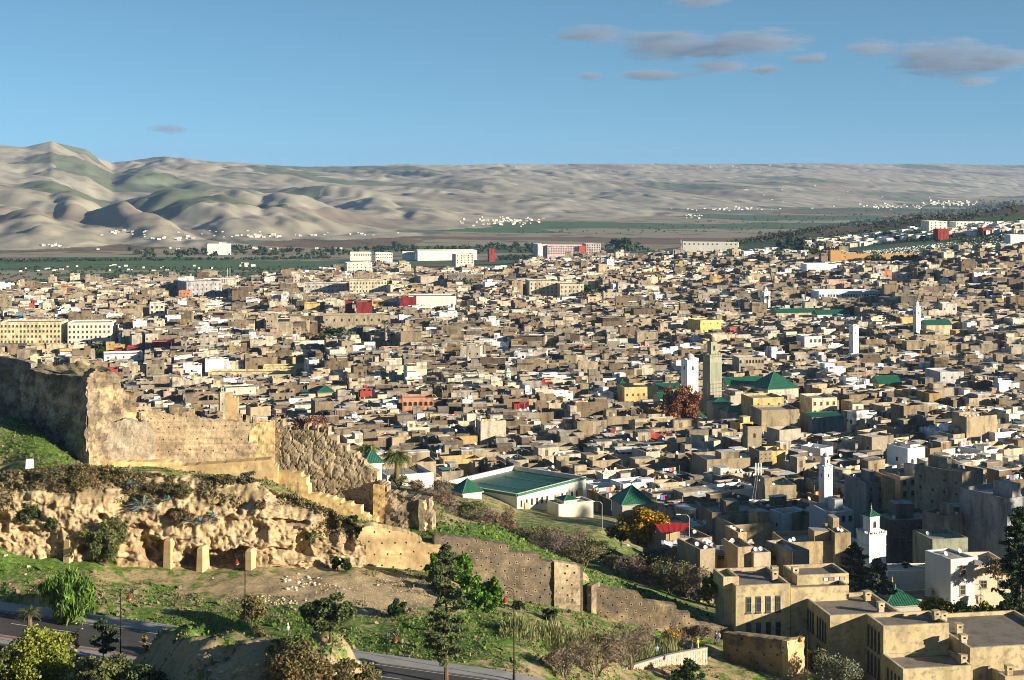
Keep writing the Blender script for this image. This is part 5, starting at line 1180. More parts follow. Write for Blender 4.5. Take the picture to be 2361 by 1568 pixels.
# ochre fortress wall with corner tower, right distance
T = thing('fortress_wall', 'ochre crenellated fortress wall with a square corner tower, right distance', 'town wall', P(2000, 605, 1300))
fw = MB(); 
def fbox(u0, u1, vt, vb, y, dp, col=(.50, .29, .11)):
    o, e1, e2, wd = frame_of(u0, u1, vt, y, 3); zb = -(vb - HV) / F * y - 2; fw.box((o[0], o[1], zb), e1, e2, wd, dp, o[2] - zb, col); n = int(wd / 2.2)
    for i in range(n): fw.box(o + np.array([e1[0], e1[1], 0]) * (i + .3) * wd / n, e1, e2, wd / n * .5, .6, .9, col)
fbox(1940, 2118, 586, 605, 1300, 3); fw.build('wall', M_ochre, T)
fw = MB(); fbox(1915, 1940, 578, 605, 1296, 9); fw.build('corner_tower', M_ochre, T)
KEEP.append((1910, 2125, 574, 606, 1300, 10))

# ------------------------------------------------------------------ the medina
GARDENS = [(770, 792, 90, 26), (600, 776, 30, 10), (1375, 690, 44, 16), (1010, 680, 40, 10), (1455, 598, 60, 16), (1260, 812, 24, 16), (1580, 985, 36, 60), (2000, 590, 60, 14), (2230, 590, 60, 14),
           (60, 815, 190, 18), (1100, 690, 30, 14), (880, 820, 60, 14), (1850, 600, 50, 14)]
def wall_top_v(u): return np.interp(u, [-60, 0, 60, 200, 300, 330, 600, 680, 760, 870, 1000, 1010, 1060, 1370, 1380, 1530, 1540, 1660, 1662, 1985, 1990, 2400], [828, 828, 846, 872, 925, 950, 975, 1000, 1030, 1090, 1150, 1130, 1080, 1110, 1185, 1195, 1262, 1262, 1298, 1298, 1330, 1330])
def far_edge_v(u): return 16 + np.interp(u, [-60, 0, 150, 300, 500, 700, 790, 830, 930, 940, 1180, 1200, 1300, 1500, 1690, 1790, 1900, 2400], [668, 668, 655, 648, 640, 636, 618, 610, 612, 630, 628, 606, 592, 588, 594, 588, 580, 577])
def gen_town():
    out = []; th0 = math.radians(11); cs, sn = math.cos(th0), math.sin(th0)
    A = np.arange(-900, 1400); cell = 8.1
    for ia in range(-100, 145):
        for ib in range(20, 215):
            a = ia * cell + rnd.uniform(-1.6, 1.6) + 3 * math.sin(ib * .37); b = ib * cell + rnd.uniform(-1.6, 1.6) + 3 * math.sin(ia * .29)
            x = a * cs - b * sn; y = a * sn + b * cs
            if y < 285 or y > 1700: continue
            u = CU + F * x / y
            if u < -40 or u > 2400: continue
            out.append((x, y, u))
    out = np.array(out); z = Hh(out[:, 0], out[:, 1]); v = HV - z / out[:, 1] * F
    return out, z, v
cand, zc_, vc_ = gen_town()
town = []
WALLC = [(TAN, 24), ((.47, .39, .27), 20), (BROWN, 24), ((.33, .28, .21), 18), (CREAM, 17), ((.52, .46, .36), 12), (WHITE, 11), (OCH, 2.5), ((.55, .50, .44), 2), ((.42, .30, .22), 1.5), ((.36, .06, .045), .5), ((.5, .25, .14), .5), ((.30, .42, .55), .15), ((.62, .4, .33), .25)]
ROOFC = [((.72, .70, .66), 17), ((.52, .50, .46), 13), ((.36, .33, .28), 26), ((.45, .38, .27), 20), ((.22, .20, .18), 24)]
def pick(tab):
    t = rnd.uniform(0, sum(w for _, w in tab))
    for c, w in tab:
        t -= w
        if t <= 0: return c
    return tab[0][0]
for (x, y, u), z, v in zip(cand, zc_, vc_):
    if v < far_edge_v(u) or v > 1330: continue
    gap = False
    for (gu, gv, su, sv_) in GARDENS:
        if ((u - gu) / su) ** 2 + ((v - gv) / sv_) ** 2 < 1: gap = True
    if gap: continue
    w_ = rnd.choice([rnd.uniform(4, 7), rnd.uniform(6, 10), rnd.uniform(8, 16)]); d_ = rnd.choice([rnd.uniform(4.5, 7), rnd.uniform(6.5, 10)])
    big = fbm(x / 60., y / 60., 2, 5)
    h_ = 4.0 + rnd.uniform(0, 5.0) + 2.4 * float(big) + (rnd.uniform(2, 5) if rnd.random() < .05 else 0)
    if y > 1050: h_ += 1.5
    top = HV - (z + h_) / y * F
    if top > wall_top_v(u) - 2: continue
    hw = w_ / 2 / y * F; bad = False
    if u - hw < 1372 and u > 1000 and y < 385: continue
    if u > 1985 and y < 290: continue
    if 1380 < u < 1540 and y < 400: continue
    for (k0, k1, kt, kb, ky, kd) in KEEP:
        if u + hw > k0 and u - hw < k1:
            if y - d_ / 2 < ky + kd + 1 and y + d_ / 2 > ky - 1.5: bad = True; break
            if y < ky:
                if top < kb - 1:
                    # lower it to keep the landmark in sight
                    nh = -(kb + 1 - HV) / F * y - z
                    if nh > 3.2: h_ = nh; top = HV - (z + h_) / y * F
                    else: bad = True; break
    if bad: continue
    town.append(dict(x=x, y=y, z=z, u=u, w=w_, d=d_, h=h_, th=math.radians(12 + rnd.gauss(0, 3.5) + 16 * float(fbm(x / 130., y / 130., 2, 8))), col=pick(WALLC), roof=pick(ROOFC), par=rnd.choice([.5, .9, 1.3, 1.6, 2.0]), top=top,
                     up=rnd.random() < .5, court=rnd.random() < .14 and w_ > 9 and d_ > 9))
# largest in the picture first
for t in town: t['size'] = (t['w'] / t['y']) * (t['h'] + t['d'] * .3) / t['y']; 
order = sorted(town, key=lambda t: -t['size'] * (1 if t['top'] < wall_top_v(t['u']) - 8 else .2))
NEAR = order[:292]; FARS = order[292:]
def cname(c):
    return {TAN: 'tan', (.47, .39, .27): 'sandy', BROWN: 'brown', (.33, .28, .21): 'dull brown', CREAM: 'cream', (.52, .46, .36): 'pale beige', WHITE: 'white', OCH: 'ochre', (.55, .50, .44): 'light grey', (.42, .30, .22): 'reddish brown', (.36, .06, .045): 'red', (.5, .25, .14): 'brick orange', (.30, .42, .55): 'blue', (.62, .4, .33): 'pink'}[c]
LM = [(1592, 860, 'white domed minaret'), (1645, 880, 'stone minaret'), (1790, 890, 'great green pyramid roof'), (1575, 945, 'russet tree'), (1738, 1010, 'brown brick tower'), (1690, 1075, 'long brown block'), (1475, 1145, 'shaded green pavilion'), (1190, 1120, 'cream green-roofed building'),
      (915, 1055, 'palm'), (1490, 1215, 'yellow tree'), (1900, 1100, 'slim blue-white minaret'), (2015, 1240, 'green-capped minaret'), (2230, 1140, 'great shaded house'), (1800, 1140, 'twin-turret house'), (2195, 870, 'grey concrete block'), (2055, 877, 'green gabled hall'), (1900, 940, 'cream three-window building'),
      (1480, 910, 'ochre two-storey building'), (965, 928, 'pink arcade house'), (750, 900, 'green pyramid pavilions'), (480, 950, 'curtain wall'), (700, 1000, 'cracked wall'), (2340, 1180, 'tall blue-grey house'), (1270, 812, 'round dark tree'), (2113, 730, 'slender white minaret')]
ORD = ['first', 'second', 'third', 'fourth', 'fifth', 'sixth', 'seventh', 'eighth', 'ninth', 'tenth', 'eleventh', 'twelfth', 'thirteenth', 'fourteenth', 'fifteenth', 'sixteenth', 'seventeenth', 'eighteenth', 'nineteenth', 'twentieth'] + ['twenty-' + q for q in ('first', 'second', 'third', 'fourth', 'fifth', 'sixth', 'seventh', 'eighth', 'ninth')] + ['thirtieth', 'thirty-first', 'thirty-second', 'thirty-third', 'thirty-fourth']
for t in NEAR:
    v = t['top']; lm = min(LM, key=lambda q: (q[0] - t['u']) ** 2 + (q[1] - v) ** 2 * 1.6)
    du, dv = t['u'] - lm[0], v - lm[1]
    if abs(du) > abs(dv) * 1.2: t['dir'] = 'right of the' if du > 0 else 'left of the'
    else: t['dir'] = 'in front of the' if dv > 0 else 'behind the'
    far_ = math.hypot(du, dv); t['dist'] = 'close ' if far_ < 60 else 'well ' if far_ > 150 else ''
    t['lm'] = lm[2]
    rf = {(.72, .70, .66): 'whitewashed roof', (.52, .50, .46): 'pale grey roof', (.36, .33, .28): 'grey roof', (.45, .38, .27): 'earthen roof', (.22, .20, .18): 'dark roof'}[t['roof']]
    sz = 'tall ' if t['h'] > 9.5 else 'low ' if t['h'] < 6 else ''
    t['k'] = (cname(t['col']), rf, sz, t['dist'], t['dir'], t['lm'], t['up'])
from collections import defaultdict
grp = defaultdict(list)
for t in NEAR: grp[t['k']].append(t)
for k, L_ in grp.items():
    L_.sort(key=lambda t: t['u'])
    base = f"{k[2]}{k[0]} house with {k[1]}{' and upper room' if k[6] else ''}, {k[3]}{k[4]} {k[5]}"
    if len(base.split()) > 12: base = base.replace(' house with', ' house,').replace(' and upper room', ' plus room').replace('of the', 'of')
    if len(L_) > 1 and len(base.split()) > 12: base = base.replace('house, ', '').replace('right of', 'right of').replace('and upper room', 'with room').replace('in front of', 'before')
    for i, t in enumerate(L_):
        t['label'] = base if len(L_) == 1 else f"{ORD[min(i, 19)]} from left, {base}"
        if len(t['label'].split()) > 16: t['label'] = t['label'].replace('from left, ', '')
ME_LAUN = []
for q in range(4):
    lb = MB(); lb.tube([(0, 0, 0), (0, 0, 1.9)], .03, 3, (.3, .3, .3)); lb.tube([(4, 0, 0), (4, 0, 1.9)], .03, 3, (.3, .3, .3)); x = .2
    while x < 3.6:
        wv = rnd.uniform(.35, .8); hv_ = rnd.uniform(.6, 1.3); c = rnd.choice([(.7, .7, .72), (.6, .06, .06), (.1, .18, .5), (.7, .68, .6), (.75, .72, .7), (.55, .2, .3), (.12, .35, .4), (.6, .45, .1)])
        lb.quad((x, 0, 1.8 - hv_), (x + wv, .1, 1.8 - hv_), (x + wv, 0, 1.8), (x, 0, 1.8), c); x += wv + .1
    ME_LAUN.append(proto('laundry_line', lb, M_sheet))
ln_n = 0
for t in NEAR:
    e1 = (math.cos(t['th']), math.sin(t['th'])); e2 = (-e1[1], e1[0]); o = np.array([t['x'], t['y'], 0]) - np.array([e1[0], e1[1], 0]) * t['w'] / 2 - np.array([e2[0], e2[1], 0]) * t['d'] / 2
    g = t['z'] - 1.5; zt = t['z'] + t['h']; T = thing('house', t['label'], 'house', (o[0], o[1], g), 'houses of the old town')
    m = M_white if t['col'] == WHITE else M_plaster
    kf = rnd.uniform(.9, 1.08) if t['col'][0] > .6 else rnd.uniform(.55, 1.0); col = tuple(min(.8, c * kf) for c in t['col'])
    block(T, o, e1, e2, t['w'], t['d'], zt, g, col, m, t['roof'], t['par'], .3)
    a = math.degrees(t['th']); zr = zt - t['par']
    if t['up']:
        w2 = t['w'] * rnd.uniform(.3, .6); d2 = t['d'] * rnd.uniform(.3, .6); fx = rnd.choice([0.02, t['w'] - w2 - .02]); fy = rnd.choice([.02, t['d'] - d2 - .02, (t['d'] - d2) / 2])
        q = o + np.array([e1[0], e1[1], 0]) * fx + np.array([e2[0], e2[1], 0]) * fy; hb = MB(); hh = rnd.uniform(2.2, 3)
        hb.box((q[0], q[1], zr), e1, e2, w2, d2, hh, col, top=t['roof']); hb.box((q[0] - .12, q[1] - .12, zr + hh), e1, e2, w2 + .24, d2 + .24, .14, t['roof'], bottom=True); hb.build('upper_room', m, T)
        place(ME_DOOR, 'door', T, q + np.array([e1[0], e1[1], 0]) * w2 * .35 + np.array([0, 0, zr]), a, (.8, 1.4, 1.8))
    nf = rnd.choice([0, 1, 1, 2, 3]); rows = 2 if t['h'] > 7 else 1
    for r in range(rows):
        for i in range(nf):
            if rnd.random() < .25: continue
            sz = rnd.choice([.45, .6, .8, 1.0]); win(T, (o[0], o[1], 0), e1, t['w'] * (i + .5) / nf - sz / 2 + rnd.uniform(-.3, .3), zr - 1.0 - sz * 1.3 - r * 3, sz, sz * 1.3, a, rnd.choice([ME_WIN, ME_WIN2, ME_WIN2, ME_ARCH]))
    for i in range(rnd.choice([0, 1, 2])):
        sz = rnd.choice([.45, .6, .8]); win(T, tuple(o[:2] + np.array(e2) * t['d']) + (0,), (-e2[0], -e2[1]), t['d'] * rnd.uniform(.15, .8), zr - 1.0 - sz * 1.3, sz, sz * 1.3, a - 90, ME_WIN2)
    for i in range(rnd.choice([1, 1, 2, 3])):
        p = o + np.array([e1[0], e1[1], 0]) * t['w'] * rnd.uniform(.1, .9) + np.array([e2[0], e2[1], 0]) * t['d'] * rnd.uniform(.1, .9)
        place(ME_DISH, 'satellite_dish', T, (p[0], p[1], zr + (t['par'] if rnd.random() < .4 else 0)), rnd.uniform(-25, 25), (1.15,) * 3)
    s_ = MB()
    for i in range(rnd.choice([0, 2, 3, 4])):
        p = o + np.array([e1[0], e1[1], 0]) * t['w'] * rnd.uniform(.05, .95) + np.array([e2[0], e2[1], 0]) * t['d'] * rnd.uniform(.05, .95); hh = rnd.uniform(.5, 1.1); ww = rnd.uniform(.4, 1.6)
        if rnd.random() < .5: s_.box((p[0], p[1], zr), e1, e2, ww, rnd.uniform(.3, .9), hh, rnd.choice([(.3, .27, .22), (.5, .48, .44), (.6, .58, .55), (.2, .16, .12), (.42, .2, .14)]))
        else: s_.tube([(p[0], p[1], zr), (p[0] + rnd.uniform(-.2, .2), p[1], zr + rnd.uniform(1.8, 3.4))], .05, 3, (.4, .4, .4))
    if s_.f: tag(s_.build('roof_clutter', M_plaster, T), kind='stuff')
    if rnd.random() < .14:
        p = o + np.array([e1[0], e1[1], 0]) * t['w'] * rnd.uniform(.2, .8) + np.array([e2[0], e2[1], 0]) * t['d'] * rnd.uniform(.3, .8); place(ME_TANK, 'water_tank', T, (p[0], p[1], zr), 0)
    if rnd.random() < .2 and t['w'] > 7:
        p = o + np.array([e1[0], e1[1], 0]) * .8 + np.array([e2[0], e2[1], 0]) * t['d'] * rnd.uniform(.1, .8); place(rnd.choice(ME_LAUN), 'laundry_line', T, (p[0], p[1], zr), a, (1.2, 1, 1)); ln_n += 1
    if rnd.random() < .16:
        s_ = MB(); q = o + np.array([e1[0] + e2[0], e1[1] + e2[1], 0]) * .5; w2 = t['w'] * rnd.uniform(.4, .8); d2 = t['d'] * rnd.uniform(.4, .7); zz = zr + 1.9
        A = np.array([q[0], q[1], zz]); X_ = np.array([e1[0], e1[1], 0]) * w2; Y_ = np.array([e2[0], e2[1], rnd.uniform(-.15, .1)]) * d2; c = rnd.choice([(.5, .5, .5), (.62, .62, .6), (.3, .32, .33), (.35, .28, .2), (.1, .25, .2)])
        n_ = 8
        for i in range(n_):
            p0 = A + X_ * i / n_; p1 = A + X_ * (i + 1) / n_; up = np.array([0, 0, .07 * (i % 2)]); up2 = np.array([0, 0, .07 * ((i + 1) % 2)]); s_.quad(p0 + up, p1 + up2, p1 + Y_ + up2, p0 + Y_ + up, c)
        for (fx, fy) in ((0, 0), (1, 0), (0, 1), (1, 1)):
            p = A + X_ * fx + Y_ * fy; s_.tube([(p[0], p[1], zr), tuple(p)], .06, 4, (.2, .15, .1))
        s_.build('tin_shelter', M_sheet, T)

# ------------------------------------------------------------------ the rest of the medina as one mass
def houses_arrays(n, ox, oy, oz, e1, e2, w_, d_, h_, par, wc, rc):
    """vectorised hollow-parapet boxes; returns V, F, C"""
    t = np.full(n, .35); zt = oz + h_; zr = zt - par
    def pt(a, b, z): return np.stack([ox + e1[:, 0] * a + e2[:, 0] * b, oy + e1[:, 1] * a + e2[:, 1] * b, z], -1)
    Z0 = 0 * t
    V = np.stack([pt(Z0, Z0, oz), pt(w_, Z0, oz), pt(w_, d_, oz), pt(Z0, d_, oz), pt(Z0, Z0, zt), pt(w_, Z0, zt), pt(w_, d_, zt), pt(Z0, d_, zt),
                  pt(t, t, zt), pt(w_ - t, t, zt), pt(w_ - t, d_ - t, zt), pt(t, d_ - t, zt), pt(t, t, zr), pt(w_ - t, t, zr), pt(w_ - t, d_ - t, zr), pt(t, d_ - t, zr)], 1)
    q = np.array([(0, 1, 5, 4), (1, 2, 6, 5), (2, 3, 7, 6), (3, 0, 4, 7), (4, 5, 9, 8), (5, 6, 10, 9), (6, 7, 11, 10), (7, 4, 8, 11), (9, 8, 12, 13), (10, 9, 13, 14), (11, 10, 14, 15), (8, 11, 15, 12), (12, 13, 14, 15)])
    Fq = q[None] + (np.arange(n) * 16)[:, None, None]
    Cc = np.repeat(wc[:, None, :], 13, 1); Cc[:, 4:8] *= 1.12; Cc[:, 12] = rc
    return V.reshape(-1, 3), Fq.reshape(-1, 4), Cc.reshape(-1, 3)
def solid(n, ox, oy, oz, e1, e2, w_, d_, h_, wc, rc):
    """plain closed-top boxes for the small things on the roofs"""
    def pt(a, b, z): return np.stack([ox + e1[:, 0] * a + e2[:, 0] * b, oy + e1[:, 1] * a + e2[:, 1] * b, z], -1)
    Z0 = 0 * w_; zt = oz + h_
    V = np.stack([pt(Z0, Z0, oz), pt(w_, Z0, oz), pt(w_, d_, oz), pt(Z0, d_, oz), pt(Z0, Z0, zt), pt(w_, Z0, zt), pt(w_, d_, zt), pt(Z0, d_, zt)], 1)
    q = np.array([(0, 1, 5, 4), (1, 2, 6, 5), (2, 3, 7, 6), (3, 0, 4, 7), (4, 5, 6, 7)]); Cc = np.repeat(wc[:, None, :], 5, 1); Cc[:, 4] = rc
    return V.reshape(-1, 3), (q[None] + (np.arange(n) * 8)[:, None, None]).reshape(-1, 4), Cc.reshape(-1, 3)
def join(lists):
    V = []; Fs = []; Cs = []; n = 0
    for (v, f, c) in lists: V.append(v); Fs.append(f + n); Cs.append(c); n += len(v)
    return np.concatenate(V), np.concatenate(Fs), np.concatenate(Cs)
n = len(FARS)
ar = lambda k: np.array([t[k] for t in FARS])
x, y, z, th, w_, d_, h_, par = ar('x'), ar('y'), ar('z'), ar('th'), ar('w'), ar('d'), ar('h'), ar('par')
E1 = np.stack([np.cos(th), np.sin(th)], -1); E2 = np.stack([-np.sin(th), np.cos(th)], -1)
ox = x - E1[:, 0] * w_ / 2 - E2[:, 0] * d_ / 2; oy = y - E1[:, 1] * w_ / 2 - E2[:, 1] * d_ / 2
wc = np.array([t['col'] for t in FARS]) * np.where(np.array([t['col'][0] for t in FARS])[:, None] > .6, R.uniform(.85, 1.1, (n, 1)), R.uniform(.5, 1.05, (n, 1))); rc = np.array([t['roof'] for t in FARS]) * R.uniform(.9, 1.1, (n, 1))
parts = [houses_arrays(n, ox, oy, z - 2, E1, E2, w_, d_, h_ + 2, par, np.clip(wc, 0, .8), rc)]
def sub(sel, fw, fd, fh, fx, fy, dz, colmul=1.0, colr=None, colw=None):
    """smaller blocks standing on or beside the selected houses"""
    m_ = sel; k = m_.sum(); W2 = w_[m_] * fw(k); D2 = d_[m_] * fd(k); H2 = fh(k); X2 = (w_[m_] - W2) * fx(k); Y2 = (d_[m_] - D2) * fy(k)
    o1 = ox[m_] + E1[m_, 0] * X2 + E2[m_, 0] * Y2; o2 = oy[m_] + E1[m_, 1] * X2 + E2[m_, 1] * Y2; oz = (z + h_ - par)[m_] + dz
    return solid(k, o1, o2, oz, E1[m_], E2[m_], W2, D2, H2, np.clip(wc[m_] * colmul, 0, .8) if colw is None else np.tile(colw, (k, 1)) * R.uniform(.7, 1.1, (k, 1)), rc[m_] if colr is None else np.tile(colr, (k, 1)))
uf = lambda a, b: (lambda k: R.uniform(a, b, k))
ch = lambda opts: (lambda k: R.choice(opts, k))
parts.append(sub(R.rand(n) < .60, uf(.3, .65), uf(.3, .65), uf(2.0, 3.2), ch([0, 0, 1, 1, .5]), ch([0, 0, 1, .5]), 0.))
parts.append(sub(R.rand(n) < .35, uf(.15, .3), uf(.15, .3), uf(1.6, 2.6), ch([0, .3, .7, 1]), ch([0, .3, .7, 1]), 0., 1.1))
parts.append(sub(R.rand(n) < .25, uf(.3, .6), uf(.25, .5), uf(.12, .2), ch([0, .3, .7, 1]), ch([0, .3, .7, 1]), 1.7, 1, (.66, .66, .64), (.5, .5, .5)))
for _ in range(3): parts.append(sub(R.rand(n) < .55, uf(.05, .12), uf(.04, .10), uf(.5, 1.1), uf(0, 1), uf(0, 1), 0., 1, (.75, .75, .74), (.72, .72, .70)))
parts.append(sub(R.rand(n) < .18, uf(.1, .4), uf(.01, .02), uf(.9, 1.5), uf(0, 1), uf(0, 1), .2, 1, (.6, .6, .6), (.62, .6, .62)))
parts.append(sub(R.rand(n) < .05, uf(.1, .3), uf(.01, .02), uf(.9, 1.5), uf(0, 1), uf(0, 1), .2, 1, (.5, .05, .04), (.5, .06, .05)))
for _ in range(3):
    parts.append(sub(R.rand(n) < .5, uf(.3, .9), uf(.03, .05), uf(.9, 2.1), uf(0, 1), uf(.1, .9), 0., .9))
    parts.append(sub(R.rand(n) < .4, uf(.03, .05), uf(.3, .9), uf(.9, 2.1), uf(.1, .9), uf(0, 1), 0., .9))
parts.append(sub(R.rand(n) < .3, uf(.25, .55), uf(.2, .4), uf(.1, .15), ch([0, .3, .7, 1]), ch([0, .5, 1]), 1.9, 1, (.25, .22, .18), (.2, .18, .15)))
Vt, Ft, Ct = join(parts)
# windows: thin proud dark boxes on front and left faces
def quads_on(face, prob, rows):
    res = []
    for r in range(rows):
        for c in range(3):
            m_ = (R.rand(n) < prob) & (h_ > 4.2 + 3 * r); k = m_.sum()
            L_ = (w_ if face == 0 else d_)[m_]; e = E1[m_] if face == 0 else -E2[m_]; e_n = np.stack([e[:, 1], -e[:, 0]], -1)
            o1 = ox[m_] + (0 if face == 0 else E2[m_, 0] * d_[m_]); o2 = oy[m_] + (0 if face == 0 else E2[m_, 1] * d_[m_])
            s_ = R.uniform(.5, 1.1, k); al = L_ * (c + .5) / 3 + R.uniform(-.4, .4, k) - s_ / 2; zz = (z + h_ - par)[m_] - 1.1 - r * 3.0 - s_ * 1.3
            base = np.stack([o1 + e[:, 0] * al + e_n[:, 0] * .04, o2 + e[:, 1] * al + e_n[:, 1] * .04, zz], -1)
            ev = np.stack([e[:, 0] * s_, e[:, 1] * s_, 0 * s_], -1); up = np.stack([0 * s_, 0 * s_, s_ * 1.3], -1); inn = -np.stack([e_n[:, 0], e_n[:, 1], 0 * s_], -1) * .1
            V8 = np.stack([base, base + ev, base + ev + up, base + up, base + inn, base + ev + inn, base + ev + up + inn, base + up + inn], 1).reshape(-1, 3)
            q = np.array([(0, 1, 2, 3), (4, 0, 3, 7), (1, 5, 6, 2), (3, 2, 6, 7)]); res.append((V8, (q[None] + (np.arange(k) * 8)[:, None, None]).reshape(-1, 4), np.zeros((k * 4, 3)) + .03))
    return res
wv, wf, wcol = join(quads_on(0, .42, 2) + quads_on(1, .3, 2))
Vall, Fall, Call = join([(Vt, Ft, Ct), (wv, wf, wcol)])
tw = link('town_houses', Vall, Fall, [M_plaster, M_dark], None, Call, np.concatenate([np.zeros(len(Ft), int), np.ones(len(wf), int)]))
tag(tw, 'dense mass of tan, brown and white flat-roofed houses filling the medina beyond the nearest ones', 'houses', kind='stuff')
print('town', len(town), 'near', len(NEAR), 'max near y', max(t['y'] for t in NEAR), 'tris', len(Fall) * 2)
# ------------------------------------------------------------------ plants
def leaf_mat(name, tl=.25):
    return mat(name, attr=True, rough=.7, spec=.25, translucent=tl, noise=[(.9, .6, .6, 4, .48, .62)])
M_leaf = leaf_mat('foliage'); M_dry = leaf_mat('dry_foliage', .15)
M_bark = mat('bark', (.10, .075, .05), .95, [(2.5, .5, .7, 5, .46, .6)], bump=.4, bscale=6.)
M_twig = mat('bare_twigs', attr=True, rough=.95, noise=[(1.5, .65, .5, 3, .48, .6)])
def leaves(n, centers, spread, size, cols, elong=1.0, droop=0., vert=0., seed=0):
    """n leaf-sized quads scattered round clump centres"""
    Q = np.random.RandomState(seed + 5); centers = np.asarray(centers, float); k = Q.randint(0, len(centers), n)
    sp = np.asarray(spread, float) * np.ones(3)
    off = Q.normal(0, 1, (n, 3)); off /= np.linalg.norm(off, axis=1)[:, None] + 1e-9; off *= (Q.rand(n, 1) ** .42) * sp
    p = centers[k] + off
    if droop: p[:, 2] -= Q.rand(n) ** 2 * droop
    a = Q.normal(0, 1, (n, 3)); a[:, 2] += vert * 2 * np.sign(Q.rand(n) - .3); a /= np.linalg.norm(a, axis=1)[:, None]
    b = np.cross(a, Q.normal(0, 1, (n, 3))); b /= np.linalg.norm(b, axis=1)[:, None] + 1e-9
    s = size * Q.uniform(.6, 1.4, (n, 1)); a = a * s * elong; b = b * s / max(1, elong) ** .5 * .7
    V = np.stack([p - a - b * .3, p - b, p + a, p + b], 1).reshape(-1, 3)
    Fq = np.arange(n * 4).reshape(-1, 4); cols = np.asarray(cols, float); cc = cols[Q.randint(0, len(cols), n)] * Q.uniform(.75, 1.25, (n, 1))
    # clumps differ a little in leaf colour
    cl = Q.uniform(.75, 1.2, len(centers)); cc = cc * cl[k][:, None]
    return V, Fq, cc
def leaf_obj(name, parent, data, m=None):
    V, Fq, cc = data; off = np.array(parent['_o']) if parent is not None else 0
    return link(name, V - off, Fq, m or M_leaf, parent, cc)
def crown_centers(c, r, n, seed, shell=.55, flat=1.):
    Q = np.random.RandomState(seed); d = Q.normal(0, 1, (n, 3)); d /= np.linalg.norm(d, axis=1)[:, None]
    rad = shell + (1 - shell) * Q.rand(n, 1); rad *= Q.uniform(.78, 1.12, (n, 1)); return np.asarray(c) + d * rad * np.asarray(r)
def limbs(mb, base, cents, r0, split, seed, col=(.1, .075, .05), nmax=14):
    Q = random.Random(seed); base = np.asarray(base, float); top = np.mean(cents, 0); fork = base * (1 - split) + top * split; fork[:2] += (Q.uniform(-.2, .2), Q.uniform(-.2, .2))
    mid = (base + fork) / 2 + np.array([Q.uniform(-.15, .15), Q.uniform(-.1, .1), 0]); mb.tube([base - np.array([0, 0, .4]), mid, fork], [r0 * 1.15, r0 * .9, r0 * .75], 7, col)
    for c in list(cents)[:nmax]:
        m_ = fork * .45 + c * .55 + np.array([Q.uniform(-.3, .3), Q.uniform(-.3, .3), Q.uniform(-.1, .3)]); mb.tube([fork, m_, c], [r0 * .5, r0 * .28, r0 * .08], 4, col, cap=False)
KIND_TREES = {}
def tree(name, label, base, c, r, cols, n=2600, leaf=.22, clumps=26, trunk=.18, split=.6, cat='tree', group=None, elong=1., droop=0., vert=0., m=None, bark=(.10, .075, .05), shell=.5, cs=.34, seed=None):
    seed = seed if seed is not None else rnd.randrange(10000)
    T = thing(name, label, cat, base, group); cents = crown_centers(c, r, clumps, seed, shell)
    tb = MB(); limbs(tb, base, cents, trunk, split, seed, bark); tb.build('trunk', M_twig, T)
    leaf_obj('crown', T, leaves(n, cents, np.asarray(r) * cs, leaf, cols, elong, droop, vert, seed), m); return T
def tree_uv(name, label, u, vb, vt, wpx, y=None, z=None, squash=1., trunk_frac=.25, **k):
    b = G(u, vb) if y is None else P(u, vb, y); y = b[1]
    if y < 200: b[2] = max(b[2], gz(b[0], y) - .1)
    H_ = max(1.1, -(vt - HV) / F * y - b[2]); R_ = wpx / 2 / F * y
    ch_ = H_ * (1 - trunk_frac) / 2; c = b + np.array([0, 0, H_ - ch_]); return tree(name, label, b, c, (R_, R_ * squash, ch_), **k)
G_OLIVE = [(.14, .16, .05), (.19, .20, .075), (.08, .10, .03)]; G_BRIGHT = [(.13, .24, .035), (.20, .30, .055), (.07, .15, .022)]; G_DARK = [(.04, .08, .025), (.065, .115, .035), (.025, .05, .016)]
G_YEL = [(.24, .27, .03), (.32, .33, .05), (.15, .20, .025)]; C_RUST = [(.14, .05, .018), (.18, .075, .03), (.09, .04, .02)]; C_GOLD = [(.50, .28, .02), (.38, .22, .02), (.16, .16, .03)]
G_CON = [(.07, .10, .045), (.11, .14, .065), (.04, .065, .03)]; G_GREY = [(.17, .19, .12), (.12, .145, .085), (.23, .22, .15)]
C_BROWN = [(.22, .15, .075), (.17, .12, .065), (.28, .20, .10)]

def conifer(name, label, base, H_, R_, n=4200, leaf=.2, cols=G_CON, trunkh=.12, seed=1, lean=0., group=None, cat='conifer', ragged=1.):
    Q = random.Random(seed); base = np.asarray(base, float); T = thing(name, label, cat, base, group); tb = MB()
    top = base + np.array([lean, 0, H_]); tb.tube([base - np.array([0, 0, .4]), base * .5 + top * .5, top - np.array([0, 0, .1])], [.035 * H_ * .5, .02 * H_ * .5, .03], 7, (.13, .09, .06)); cents = []
    k = int(H_ * 7)
    for i in range(k):
        t = trunkh + (1 - trunkh) * (i + Q.random()) / k; a = Q.uniform(0, 6.283); rr = R_ * ((1 - t) ** .5) * (.5 + .5 * ss(trunkh, trunkh + .10, t)) * Q.uniform(.5, 1.25); p = base + (top - base) * t
        e = p + np.array([math.cos(a) * rr, math.sin(a) * rr, rr * .12 * ragged]); tb.tube([p, e], [.05, .015], 3, (.12, .085, .055), cap=False)
        for f_ in (.45, .75, 1.):
            cents.append(p + (e - p) * f_)
    tb.build('trunk', M_twig, T); sp = max(.2, R_ * .13)
    leaf_obj('needles', T, leaves(n, cents, (sp, sp, sp * .6), leaf, cols, 1.4, 0, 0, seed)); return T
